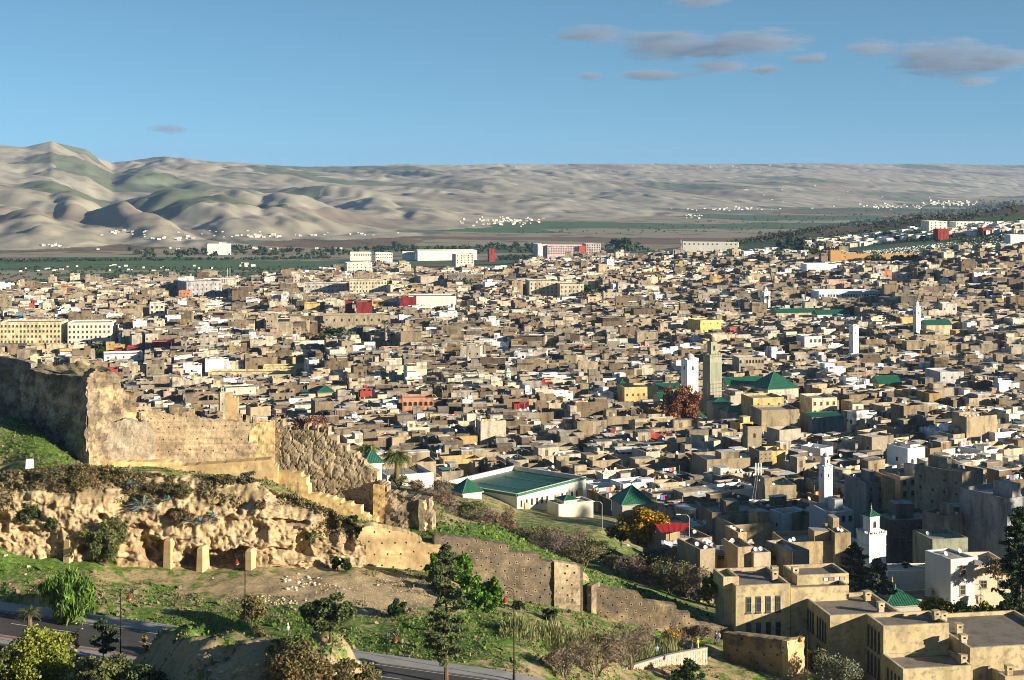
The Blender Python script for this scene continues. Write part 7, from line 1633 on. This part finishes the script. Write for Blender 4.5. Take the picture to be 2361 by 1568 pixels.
FT = [(1262, 828, 30, 0, 1.3, 'round dark tree standing alone in the medina centre'), (1432, 583, 34, 0, 1.1, 'big dark tree on the far town edge right of the pink block'), (898, 682, 40, 5, 1., 'tall dark cypress clump right of the pale yellow apartments'), (872, 690, 20, 5, 1., 'small cypress left of the tall one'), (920, 690, 18, 5, 1., 'small cypress right of the tall one'), (1075, 680, 46, 5, 1.1, 'tall dark tree near the white hall'), (1088, 684, 30, 5, 1., 'cypress joined to the tall dark tree'),
      (1000, 694, 28, 0, 1.3, 'broad dark umbrella pine, left of a pair'), (1028, 694, 28, 0, 1.3, 'broad dark umbrella pine, right of a pair'), (1350, 680, 24, 0, 1.2, 'dark tree before the apartment block pair, left'), (1370, 684, 22, 0, 1.2, 'dark tree before the apartment block pair, right'), (1190, 672, 20, 0, 1.1, 'tree left of the massive apartment block'), (1460, 612, 26, 0, 1.3, 'dark grove tree at upper right of centre, left one'), (1480, 610, 26, 0, 1.3, 'dark grove tree at upper right of centre, middle one'), (1500, 612, 24, 0, 1.3, 'dark grove tree at upper right of centre, right one'),
      (1412, 770, 34, 5, .9, 'thin dark cypress left of the yellow cube building'), (1483, 782, 30, 5, .8, 'thin cypress in the medina left of the yellow cube')]
for (u, v, h, k, wd, lab) in FT: far_tree(u, v, h, k, lab, wide=wd)
Q = random.Random(12)
def scat(n, cu, cv, su, sv_, kinds, hp, lab, group):
    pos = []
    for i in range(n):
        for _ in range(9):
            a, b = Q.uniform(-1, 1), Q.uniform(-1, 1)
            if a * a + b * b < 1: break
        pos.append((cu + a * su, cv + b * sv_))
    for i, (pu, pv) in enumerate(sorted(pos)): far_tree(pu, pv, hp * Q.uniform(.7, 1.25), Q.choice(kinds), ORD[i] + ' from left, ' + lab, group=group, wide=Q.uniform(.95, 1.35))
scat(26, 775, 800, 88, 22, [1, 2, 3, 3, 0], 22, 'olive or bare garden tree in the sunken garden at left centre', 'trees of the sunken garden')
scat(16, 120, 820, 120, 14, [1, 0, 3], 22, 'bushy tree on the shaded bank above the bastion', 'trees on the bank above the bastion')
scat(12, 1376, 694, 40, 10, [0, 3, 2], 22, 'shaded garden tree right of the apartment block pair', 'garden trees right of the apartment pair')
scat(34, 1985, 596, 130, 16, [0, 1, 4], 15, 'tree around the ochre fortress wall', 'trees around the fortress wall')
scat(24, 2240, 600, 70, 22, [0, 0, 1], 20, 'dark tree below the cemetery', 'trees below the cemetery')
scat(18, 1850, 570, 60, 14, [0, 1, 4], 15, 'tree among the villas on the right hill', 'trees among the hill villas')
scat(10, 2060, 548, 110, 8, [0, 1, 4], 12, 'tree between houses high on the right hill', 'trees high on the right hill')
scat(8, 1850, 692, 50, 12, [0, 1, 3], 16, 'tree near the long green mosque roofs', 'trees near the green mosque roofs')
def mass_trees(name, label, pts, cols, n_leaf=26):
    """far groves and hedgerows that read as one mass"""
    cen = []; sz = []
    for (u, v, h) in pts:
        b = G(u, v, 1100, 9000); s = h / F * b[1]; cen.append(b); sz.append(s)
    cen = np.array(cen); sz = np.array(sz); n = len(cen); Q_ = np.random.RandomState(n)
    k = np.repeat(np.arange(n), n_leaf); m_ = len(k); off = Q_.normal(0, 1, (m_, 3)); off /= np.linalg.norm(off, axis=1)[:, None]; off *= Q_.rand(m_, 1) ** .4
    p = cen[k] + np.array([0, 0, 1]) * sz[k][:, None] * .5 + off * sz[k][:, None] * np.array([.62, .62, .5]); a = Q_.normal(0, 1, (m_, 3)); a /= np.linalg.norm(a, axis=1)[:, None]; b = np.cross(a, Q_.normal(0, 1, (m_, 3))); b /= np.linalg.norm(b, axis=1)[:, None]
    s = sz[k][:, None] * .26; V = np.stack([p - a * s, p - b * s, p + a * s, p + b * s], 1).reshape(-1, 3); cols = np.array(cols); cc = cols[Q_.randint(0, len(cols), m_)] * Q_.uniform(.8, 1.2, (m_, 1))
    tag(link(name, V, np.arange(m_ * 4).reshape(-1, 4), M_leaf, None, cc), label, 'trees', kind='stuff')
pts = []
for i in range(330): u = Q.uniform(300, 1500); pts.append((u, 586 - (u > 900) * 6 + Q.uniform(-9, 7) + 4 * math.sin(u * .02), Q.uniform(6, 12)))
for i in range(260): u = Q.uniform(0, 760); pts.append((u, 603 + Q.uniform(-2, 2) - u * .008, Q.uniform(4, 7)))
for i in range(520): u = Q.uniform(0, 800); pts.append((u, Q.uniform(617, 652), Q.uniform(3, 6)))
for i in range(90): u = Q.uniform(1150, 1310); pts.append((u, 598 + Q.uniform(-3, 3), Q.uniform(6, 10)))
mass_trees('valley_trees', 'dark rows and groves of trees on the plain beyond the town', pts, G_DARK + [(.04, .06, .025)])
pts = []
for i in range(560):
    u = Q.uniform(1640, 2361); top = np.interp(u, [1640, 1880, 2050, 2361], [566, 526, 502, 462]); pts.append((u, top + abs(Q.gauss(0, 1)) * (4 + (u > 2000) * 9) + 2, Q.uniform(5, 8.5)))
for i in range(160): pts.append((Q.uniform(1750, 2361), Q.uniform(535, 560), Q.uniform(5, 9)))
mass_trees('olive_grove', 'olive grove along the crest of the right hill', pts, [(.08, .10, .045), (.11, .13, .06), (.055, .07, .03)])
pts = [(Q.uniform(1150, 2361), Q.uniform(462, 540), Q.uniform(2.5, 5)) for i in range(700)]
pts = [p for p in pts if p[1] > np.interp(p[0], [1150, 1500, 1800, 2361], [536, 520, 498, 455]) and p[1] < np.interp(p[0], [1640, 1880, 2050, 2361], [566, 526, 502, 462])]
mass_trees('far_valley_trees', 'scattered trees and hedges in the far river valley', pts, G_DARK + [(.04, .06, .03)], 14)

# --- villages, cemetery
def boxes_stuff(name, label, pts, cols, cat='houses', m=None, y0=1100):
    mb = MB()
    for (u, v, wpx, hpx) in pts:
        b = G(u, v, y0, 11000); s = b[1] / F; e1, e2 = rot2(Q.uniform(-4, 26)); mb.box(b - np.array([0, 0, hpx * s * .3]), e1, e2, wpx * s, wpx * s * Q.uniform(.6, 1.1), hpx * s * 1.3, Q.choice(cols))
    tag(mb.build(name, m or M_plaster), label, cat, kind='stuff')
pts = []
VC = [(.78, .75, .68), (.70, .66, .56), (.62, .56, .45), (.5, .45, .36)]
for (cu, cv, su, sv_, n, sz) in [(300, 535, 60, 6, 16, 6), (400, 552, 60, 4, 26, 6), (600, 546, 60, 3, 34, 7), (700, 545, 20, 2, 6, 6), (1160, 512, 80, 10, 110, 5), (2190, 470, 60, 5, 110, 5), (2050, 477, 90, 5, 70, 4), (1700, 482, 100, 3, 60, 4), (1600, 500, 24, 5, 24, 4), (120, 566, 30, 4, 16, 6), (510, 565, 20, 3, 10, 8), (640, 575, 240, 2, 30, 6), (80, 622, 60, 6, 14, 6), (320, 620, 180, 8, 26, 6), (560, 615, 20, 5, 10, 8), (1850, 455, 200, 25, 30, 2.5), (1500, 386, 500, 6, 40, 2.2), (780, 542, 120, 6, 20, 4), (480, 540, 160, 8, 20, 4)]:
    for i in range(int(n * .65)): pts.append((Q.gauss(cu, su * .55), Q.gauss(cv, sv_ * .55), sz * Q.uniform(.5, 1.5), sz * Q.uniform(.4, .75)))
boxes_stuff('village_houses', 'small white and cream houses of far villages strewn over plain and hills', pts, VC, y0=1450)
pts = []
for i in range(900):
    u = Q.uniform(1990, 2361); pts.append((u, Q.uniform(np.interp(u, [1990, 2140, 2361], [580, 566, 534]), np.interp(u, [1990, 2150, 2361], [586, 590, 584])), Q.uniform(1.8, 3.6), Q.uniform(1.2, 2.4)))
pts = [p for p in pts if not (2120 < p[0] < 2270 and 575 < p[1] < 600)]
boxes_stuff('graves', 'white graves packed over the cemetery slope at the right', pts, [(.8, .8, .8), (.7, .7, .72), (.6, .6, .6)], 'graves', M_white, 1150)
pts = []
for i in range(420): u = Q.uniform(1850, 2361); pts.append((u, np.interp(u, [1850, 2000, 2120, 2361], [572, 556, 540, 526]) + Q.uniform(-9, 12), Q.uniform(9, 22), Q.uniform(6, 12)))
for i in range(60): u = Q.uniform(1560, 1860); pts.append((u, 588 + Q.uniform(-6, 8) - (u - 1560) * .02, Q.uniform(8, 22), Q.uniform(5, 9)))
for i in range(130): u = Q.uniform(770, 940); pts.append((u, 633 - (u - 770) * .05 + Q.uniform(-9, 8), Q.uniform(8, 16), Q.uniform(8, 15)))
boxes_stuff('hill_houses', 'cream and white houses climbing the right hill and the far town edge', pts, VC + [(.55, .48, .36), (.8, .78, .74)], y0=1150)
# ------------------------------------------------------------------ street lamps, masts and small things
def scroll_lamp(label, u, vb, vt, y, side):
    b = P(u, vb, y); H_ = (vb - vt) / F * y; T = thing('street_lamp', label, 'street lamp', b, 'scroll street lamps along the road')
    m_ = MB(); m_.lathe(b, [(.16, -.6), (.16, .5), (.11, .6), (.11, 1.1), (.075, 1.2), (.05, H_ - .9)], 8, (.05, .05, .05)); m_.build('post', M_metal, T)
    s = MB(); c = b + np.array([side * .62, 0, H_ - .62]); pts = [b + np.array([0, 0, H_ - .95])]
    for i in range(15):
        a = math.pi - i / 14 * math.pi * 1.75; r = .62 - i * .012; pts.append(c + np.array([-side * math.cos(a) * -r, 0, math.sin(a) * r]) if False else c + np.array([side * r * math.cos(a), 0, r * math.sin(a)]))
    s.tube(pts, .035, 5, (.05, .05, .05)); pts2 = []
    for i in range(11): a = math.pi * 1.2 - i / 10 * math.pi * 1.9; r = .36 - i * .02; pts2.append(c + np.array([side * (r * math.cos(a) - .12), 0, r * math.sin(a) - .05]))
    s.tube(pts2, .028, 4, (.05, .05, .05)); s.build('scroll', M_metal, T)
    h = c + np.array([side * .38, 0, -1.05]); l = MB(); l.lathe(h, [(.03, .62), (.07, .58), (.08, .46), (.15, .42), (.15, .35), (.21, .31), (.22, .2), (.29, .16), (.33, .0), (.31, -.02), (.02, .02)], 12, (.4, .04, .02)); lh = l.build('lamp_shade', M_lamp_red, T)
    g = MB(); g.lathe(h, [(.22, .0), (.19, -.1), (.08, -.16), (.01, -.18)], 10, (.7, .68, .6)); g.build('lamp_glass', M_white, lh)
    k = MB(); k.tube([c + np.array([side * .38, 0, -.25]), h + np.array([0, 0, .75])], .025, 4, (.05, .05, .05)); k.build('hanger', M_metal, T)
scroll_lamp('black scroll lamp post with red shade on the near pavement, leftmost', 278, 1524, 1347, 181, 1)
scroll_lamp('black scroll lamp post with red shade behind the olive tree, second from left', 565, 1470, 1268, 190, -1)
scroll_lamp('short-looking black scroll lamp post with red shade between mound and cypress', 892, 1560, 1446, 187, 1)
scroll_lamp('tallest black scroll lamp post with red shade right of the cypress', 1185, 1566, 1354, 177, -1)
scroll_lamp('black scroll lamp post with red shade before the square tower, rightmost', 1861, 1585, 1450, 212, -1)
def arm_lamp(label, u, vb, vt, y):
    b = P(u, vb, y); H_ = (vb - vt) / F * y; T = thing('arm_lamp', label, 'street lamp', b); m_ = MB(); m_.tube([b - np.array([0, 0, 1]), b + np.array([0, 0, H_ - .5]), b + np.array([-.4, 0, H_ - .1]), b + np.array([-1.6, 0, H_])], [.1, .07, .06, .05], 6, (.3, .3, .3)); m_.build('post', M_grey_metal, T)
    l = MB(); l.box(b + np.array([-2.4, -.15, H_ - .08]), (1, 0), (0, 1), .9, .32, .16, (.75, .75, .75), bottom=True, taper=.2); l.build('lamp_head', M_white, T)
arm_lamp('grey arm street lamp right of the cream building', 1388, 1218, 1156, 330)
arm_lamp('grey arm street lamp standing by the red awning', 1589, 1250, 1186, 290)
arm_lamp('grey arm lamp behind the yellow building at lower right', 2262, 1400, 1346, 262)
T = thing('antenna_mast', 'slanting mobile phone mast with white panels above the shaded houses', 'mast', P(1738, 1160, 385)); b = P(1736, 1160, 385); t_ = P(1749, 1068, 385); m_ = MB()
for dx in (-.35, .35): m_.tube([b + np.array([dx, 0, 0]), t_ + np.array([dx * .5, 0, 0])], .06, 4, (.5, .5, .5))
for i in range(9): q = b + (t_ - b) * (i / 9); q2 = b + (t_ - b) * ((i + 1) / 9); m_.tube([q + np.array([-.35, 0, 0]), q2 + np.array([.35, 0, 0])], .035, 3, (.5, .5, .5))
m_.build('lattice', M_grey_metal, T)
for dx in (-.75, -.1, .55): a_ = MB(); a_.box(t_ + np.array([dx - .1, -.3, -2.9]), (1, 0), (0, 1), .3, .2, 3., (.75, .75, .72), bottom=True); a_.build('antenna_panel', M_white, T)
T = thing('radio_mast', 'tall thin red and white lattice mast on the far town edge', 'mast', P(1570, 596, 1500)); b = P(1570, 598, 1500)
for i in range(7): m_ = MB(); m_.tube([b + np.array([0, 0, i * 3.1]), b + np.array([0, 0, i * 3.1 + 3.1])], .38 - i * .03, 4, ((.6, .08, .05), (.8, .8, .8))[i % 2]); m_.build('section', M_sheet, T)
T = thing('thin_mast', 'very thin white pole mast among ochre roofs right of the great pyramid', 'mast', P(1978, 905, 620)); m_ = MB(); m_.tube([P(1978, 925, 620), P(1978, 822, 620)], [.2, .1], 5, (.7, .7, .7)); m_.build('pole', M_white, T)
T = thing('antenna_mast', 'double antenna mast on the cream house in the left distance', 'mast', P(527, 648, 1290)); m_ = MB(); [m_.tube([P(u, 650, 1290), P(u, 618, 1290)], .22, 4, (.6, .6, .6)) for u in (524, 530)]; m_.tube([P(522, 630, 1290), P(532, 630, 1290)], .15, 3, (.6, .6, .6)); m_.build('lattice', M_grey_metal, T)
# white marker block on the left turf
b = GF(68, 1081); T = thing('marker_block', 'white slanted concrete block on the turf below the bastion', 'block', b); m_ = MB(); m_.box(b + np.array([-.6, 0, -.3]), (.97, .2), (-.2, .97), 1.15, .8, 1.6, (.75, .74, .7), taper=.16); m_.build('block', M_white, T)
# red awning and tarpaulins
A, B_, C_, D_ = P(1506, 1203, 302), P(1592, 1206, 303), P(1578, 1224, 293), P(1524, 1228, 291)
T = thing('awning', 'bright red sloping awning beside the golden tree', 'awning', D_); n_ = 10; m_ = MB()
for i in range(n_):
    p0 = A + (B_ - A) * i / n_; p1 = A + (B_ - A) * (i + 1) / n_; q0 = D_ + (C_ - D_) * i / n_; q1 = D_ + (C_ - D_) * (i + 1) / n_; w0 = np.array([0, 0, -.03 * (i % 2)]); w1 = np.array([0, 0, -.03 * ((i + 1) % 2)])
    m_.quad(q0 + w0, q1 + w1, p1 + w1, p0 + w0, (.45, .025, .018)); m_.quad(p0 + w0 - np.array([0, 0, .05]), p1 + w1 - np.array([0, 0, .05]), q1 + w1 - np.array([0, 0, .05]), q0 + w0 - np.array([0, 0, .05]), (.45, .025, .018))
m_.build('canopy', M_sheet, T); m_ = MB(); [m_.tube([p - np.array([0, 0, 4.]), p], .06, 4, (.3, .3, .3)) for p in (A, B_, C_, D_)]; m_.build('posts', M_metal, T)
for k_, (u, v, y, w_, c, lab) in enumerate([(1562, 1238, 291, 6, (.6, .62, .66), 'crumpled pale tarpaulin under the red awning'), (1612, 1236, 294, 5, (.66, .67, .7), 'white crumpled tarpaulin right of the arm lamp'), (1700, 1238, 300, 6, (.55, .45, .38), 'rumpled roof cover with red rags on the brown terrace')]):
    T = thing('tarpaulin', lab, 'tarpaulin', P(u, v + 14, y)); Q_ = np.random.RandomState(k_); n_ = 12; gx, gy = np.meshgrid(np.linspace(-w_ / 2, w_ / 2, n_), np.linspace(-1.8, 1.8, 8)); zz = fbm(gx * .8 + k_ * 9, gy * .9, 3, 40 + k_) * .5; o_ = P(u, v + 14, y); V = np.stack([gx, gy, zz], -1).reshape(-1, 3); i_ = np.arange(7)[:, None] * n_ + np.arange(n_ - 1)[None]; f_ = np.stack([i_, i_ + 1, i_ + n_ + 1, i_ + n_], -1).reshape(-1, 4); link('sheet', V, f_, M_sheet, T, np.tile(c, (len(f_), 1)))

# ------------------------------------------------------------------ people
M_skin = mat('skin', (.36, .20, .13), .6, [(12., .85, .5, 3, .5, .7)])
def skin_obj(name, V, E, Rr, m, T, root=0, sub=1):
    me = bpy.data.meshes.new(name); me.from_pydata([tuple(v) for v in V], E, []); me.materials.append(m); o = bpy.data.objects.new(name, me); C.objects.link(o); o.parent = T
    sk = o.modifiers.new('skin', 'SKIN'); sv_ = me.skin_vertices[0].data
    for i, r in enumerate(Rr): sv_[i].radius = (r, r) if not hasattr(r, '__len__') else r
    sv_[root].use_root = True; sk.use_smooth_shade = True
    ss_ = o.modifiers.new('sub', 'SUBSURF'); ss_.levels = sub; ss_.render_levels = sub; return o
def person(label, base, yaw, top, legs, hair=(.03, .02, .015), sit=False, stride=.18, cap=None, H_=1.72, robe=False):
    """yaw: direction faced in degrees, 0 looks away from the camera"""
    T = thing('person', label, 'person', base); k = H_ / 1.72; Z = lambda *p: np.array(p) * k
    hip = .92 if not sit else .22; hz_ = hip
    sh = hip + .50; hd_ = sh + .22
    pel = Z(0, 0, hip); ch_ = Z(0, .02, hip + .3); nk = Z(0, 0, sh + .06); hdp = Z(0, .03, hd_); crown = Z(0, .02, hd_ + .10); nose = Z(0, .115, hd_ - .01)
    V = [pel, ch_, nk, hdp, crown, nose]; E = [(0, 1), (1, 2), (2, 3), (3, 4), (3, 5)]; Rr = [(.13, .10), (.145, .10), .05, (.082, .095), .06, .012]
    jt = {}
    for s in (-1, 1):
        i0 = len(V)
        if sit: kn = Z(s * .14, .38, .46); an = Z(s * .14, .55, .06)
        else: kn = Z(s * .10, s * stride * .5 + .04, .49); an = Z(s * .10, s * stride - .02 * s, .07)
        toe = an + Z(0, .15, -.04); V += [Z(s * .09, 0, hip - .06), kn, an, toe]; E += [(0, i0), (i0, i0 + 1), (i0 + 1, i0 + 2), (i0 + 2, i0 + 3)]; Rr += [.085, .058, .042, .035]
        i0 = len(V); shp = Z(s * .19, 0, sh); el = Z(s * .25, -s * stride * .35 - .02, sh - .28) if not sit else Z(s * .24, .1, sh - .26); wr = Z(s * .24, -s * stride * .6 + .1, sh - .52) if not sit else Z(s * .12, .34, sh - .3)
        pm = wr + (wr - el) * .3; V += [shp, el, wr, pm]; E += [(2, i0), (i0, i0 + 1), (i0 + 1, i0 + 2), (i0 + 2, i0 + 3)]; Rr += [.06, .042, .028, (.035, .02)]
        jt[s] = (shp, el, wr, kn, an); d = (pm - wr) / (np.linalg.norm(pm - wr) + 1e-6)
        for q, (ox_, L_) in enumerate([(-.03, .065), (-.01, .08), (.01, .075), (.03, .055)]):
            j = len(V); V += [pm + np.array([0, ox_, 0]) + d * L_ * .55, pm + np.array([-s * .012, ox_, 0]) + d * L_]; E += [(i0 + 3, j), (j, j + 1)]; Rr += [.009, .008]
        j = len(V); V += [wr + d * .04 + np.array([0, .05, 0]), wr + d * .08 + np.array([0, .065, 0])]; E += [(i0 + 2, j), (j, j + 1)]; Rr += [.011, .009]
    skin_obj('body', V, E, Rr, M_skin, T)
    def cloth(name, pts, edges, rad, col):
        m_ = cloth_mat(col); skin_obj(name, pts, edges, rad, m_, T)
    s1, s2 = jt[-1], jt[1]
    cloth('shirt', [Z(0, 0, hip - .03), ch_, Z(0, 0, sh), s1[0], s1[1], s1[2], s2[0], s2[1], s2[2]], [(0, 1), (1, 2), (2, 3), (3, 4), (4, 5), (2, 6), (6, 7), (7, 8)], [(.155, .125), (.17, .13), (.12, .09), .08, .06, .05, .08, .06, .05], top)
    if robe: cloth('robe_skirt', [Z(0, 0, hip), Z(0, .02, hip * .5), Z(0, .03, .1)], [(0, 1), (1, 2)], [(.17, .14), (.19, .19), (.22, .24)], top)
    else: cloth('trousers', [Z(0, 0, hip), Z(-.09, 0, hip - .08), s1[3], s1[4], Z(.09, 0, hip - .08), s2[3], s2[4]], [(0, 1), (1, 2), (2, 3), (0, 4), (4, 5), (5, 6)], [(.15, .12), .10, .075, .06, .10, .075, .06], legs)
    hb = MB(); c = hdp + Z(0, -.015, .045); hb.lathe(c, [(.1, -.05), (.108, 0), (.1, .06), (.06, .105), (.01, .115)], 10, hair if cap is None else cap)
    hb.v = [(a, b_, c_ - (.03 if b_ < 0 else 0)) for a, b_, c_ in hb.v]; o = link('hair' if cap is None else 'cap', np.array(hb.v), hb.f, M_sheet, T, hb.c, None, True)
    sh_ = MB(); [sh_.box(jt[s][4] + Z(-.05, -.06, -.07), (1, 0), (0, 1), .1 * k, .27 * k, .09 * k, (.03, .03, .03), bottom=True, taper=.12) for s in (-1,)]; link('shoe', np.array(sh_.v), sh_.f, M_sheet, T, sh_.c)
    sh_ = MB(); sh_.box(jt[1][4] + Z(-.05, -.06, -.07), (1, 0), (0, 1), .1 * k, .27 * k, .09 * k, (.03, .03, .03), bottom=True, taper=.12); link('shoe', np.array(sh_.v), sh_.f, M_sheet, T, sh_.c)
    for s in (-1, 1):
        ey = MB(); ey.lathe(hdp + Z(s * .032, .088, .005), [(.002, -.009), (.011, 0), (.002, .009)], 6, (.05, .04, .03)); link('eye', np.array(ey.v), ey.f, M_sheet, T, ey.c)
    T.rotation_euler = (0, 0, math.radians(yaw)); return T
_cm = {}
def cloth_mat(col):
    if col not in _cm: _cm[col] = mat('clothing', col, .85, [(9., .7, .5, 4, .48, .65)])
    return _cm[col]
def rp(u, v0, o):
    # road point below picture column u at offset o
    for s in np.arange(-20, RL + 20, .25):
        p = road_pt(s, o)
        if CU + F * p[0] / p[1] >= u: return p
    return p
p1 = rp(480, 0, 1.8); p1[2] += .13
person('person in black jacket walking along the far pavement behind the mound', p1, -80, (.02, .02, .025), (.03, .035, .05))
p2 = GF(664, 1470); person('person in grey top and white cap walking on the grass by the mound', p2, 70, (.35, .36, .37), (.12, .13, .16), cap=(.8, .8, .8), H_=1.7)
p3 = P(760, 1496, 186); p3[2] = gz(p3[0], p3[1]); person('person in white shirt sitting on the grass under the umbrella tree', p3, 160, (.75, .75, .76), (.3, .35, .5), sit=True)
p4 = P(748, 1495, 187); p4[2] = gz(p4[0], p4[1]); person('person in pale top seated left of the white-shirted sitter', p4, -120, (.6, .6, .66), (.08, .08, .1), sit=True)
def on_path(u, v, y): q = P(u, v, y); q[2] = max(q[2], gz(q[0], q[1])); return q
p5 = on_path(1514, 1521, 223.5); person('person in light blue jacket standing behind the curving stone parapet', p5, 10, (.30, .50, .62), (.12, .16, .28))
p6 = on_path(1596, 1500, 230); person('person with blue trousers and dark top beside the yellow-clad person', p6, 80, (.05, .05, .07), (.10, .16, .35))
p7 = on_path(1609, 1499, 231); person('person in a long bright yellow robe near the lowest wall', p7, 60, (.80, .55, .03), (.8, .5, .03), robe=True, hair=(.7, .5, .05))
p8 = on_path(1650, 1482, 236); person('person in white shirt at the wall foot, left of two', p8, -60, (.78, .78, .78), (.10, .11, .14))
p9 = on_path(1657, 1483, 236.5); person('person in white shirt at the wall foot, right of two', p9, -30, (.72, .72, .70), (.2, .2, .22))

# ------------------------------------------------------------------ tall trees on the rise to the right, outside the picture
Q = random.Random(77)
for i, (x_, y_, h) in enumerate([(182, 226, 17), (186, 238, 19), (180, 249, 16), (188, 262, 20), (178, 273, 18), (186, 286, 17), (176, 298, 20), (184, 310, 18), (196, 250, 22), (198, 275, 23), (194, 300, 22)]):
    h *= .78; b = np.array([x_, y_, gz(x_, y_)]); T = tree('eucalyptus', f'{ORD[i]} tall eucalyptus on the rise right of the school', b, b + np.array([0, 0, h * .62]), (5, 5, h * .4), G_OLIVE, n=900, leaf=.7, clumps=16, trunk=.4, cs=.42, group='eucalyptus row on the right rise')

# ------------------------------------------------------------------ clouds
def cloud_mat(name, dens, col, sc_, thr):
    m = bpy.data.materials.new(name); m.use_nodes = True; nt = m.node_tree; N = nt.nodes; L = nt.links
    for n in list(N):
        if n.type != 'OUTPUT_MATERIAL': N.remove(n)
    tc_ = N.new('ShaderNodeTexCoord'); ln = N.new('ShaderNodeVectorMath'); ln.operation = 'LENGTH'; L.new(tc_.outputs['Object'], ln.inputs[0])
    g = N.new('ShaderNodeNewGeometry'); mp = N.new('ShaderNodeMapping'); L.new(g.outputs['Position'], mp.inputs[0]); mp.inputs['Scale'].default_value = (sc_ * .55, sc_ * .6, sc_ * 3.0)
    nz = N.new('ShaderNodeTexNoise'); nz.inputs['Scale'].default_value = 1; nz.inputs['Detail'].default_value = 6; nz.inputs['Roughness'].default_value = .68; L.new(mp.outputs[0], nz.inputs['Vector'])
    a = N.new('ShaderNodeMath'); a.operation = 'MULTIPLY_ADD'; L.new(ln.outputs['Value'], a.inputs[0]); a.inputs[1].default_value = -.36; L.new(nz.outputs['Fac'], a.inputs[2])
    r = N.new('ShaderNodeMapRange'); L.new(a.outputs[0], r.inputs['Value']); r.inputs['From Min'].default_value = thr; r.inputs['From Max'].default_value = thr + .16; r.inputs['To Max'].default_value = dens
    v = N.new('ShaderNodeVolumePrincipled'); v.inputs['Color'].default_value = (*col, 1); v.inputs['Anisotropy'].default_value = .2; L.new(r.outputs[0], v.inputs['Density']); L.new(v.outputs[0], N['Material Output'].inputs['Volume'])
    return m
CM = cloud_mat('cloud', .005, (.44, .50, .64), 1 / 110., .195)
def cloud(label, u, v, wpx, hpx, y=8200, m=CM):
    c = P(u, v, y); s = y / F; o_ = MB(); o_.lathe((0, 0, 0), [(.01, -1), (.5, -.87), (.87, -.5), (1, 0), (.87, .5), (.5, .87), (.01, 1)], 16); me = proto('cloud', o_, m)
    o = bpy.data.objects.new('cloud', me); C.objects.link(o); o.location = tuple(c); o.scale = (wpx / 2 * s, 260, hpx / 2 * s); tag(o, label, 'cloud')
for q in [('left wisp of the cloud bank, a thin grey streak', 1368, 78, 230, 46), ('long main grey-violet cloud of the bank at upper right', 1560, 108, 330, 86), ('right lobe of the main grey cloud bank', 1745, 98, 300, 76), ('small puffy cloud under the main bank', 1660, 152, 150, 42), ('thin low streak beneath the main cloud bank', 1520, 173, 240, 26), ('broad grey cloud at the far upper right', 2185, 135, 330, 110), ('trailing cloud fragment at the right edge', 2325, 140, 180, 56), ('grey cloud strip cut by the top edge', 1612, 2, 180, 30), ('tiny cloud scrap right of the small puff', 1765, 160, 90, 30), ('thin cloud scrap between the two banks', 1868, 134, 110, 26),
          ('small cloud scrap low at the right', 2250, 188, 120, 28), ('wispy scrap left of the far right cloud', 2010, 112, 130, 50), ('tiny scrap low at left of the bank', 1360, 176, 70, 20), ('wisp above the main cloud bank', 1500, 82, 150, 24), ('faint cloud heap low above the left hills', 385, 298, 90, 26)]: cloud(*q)
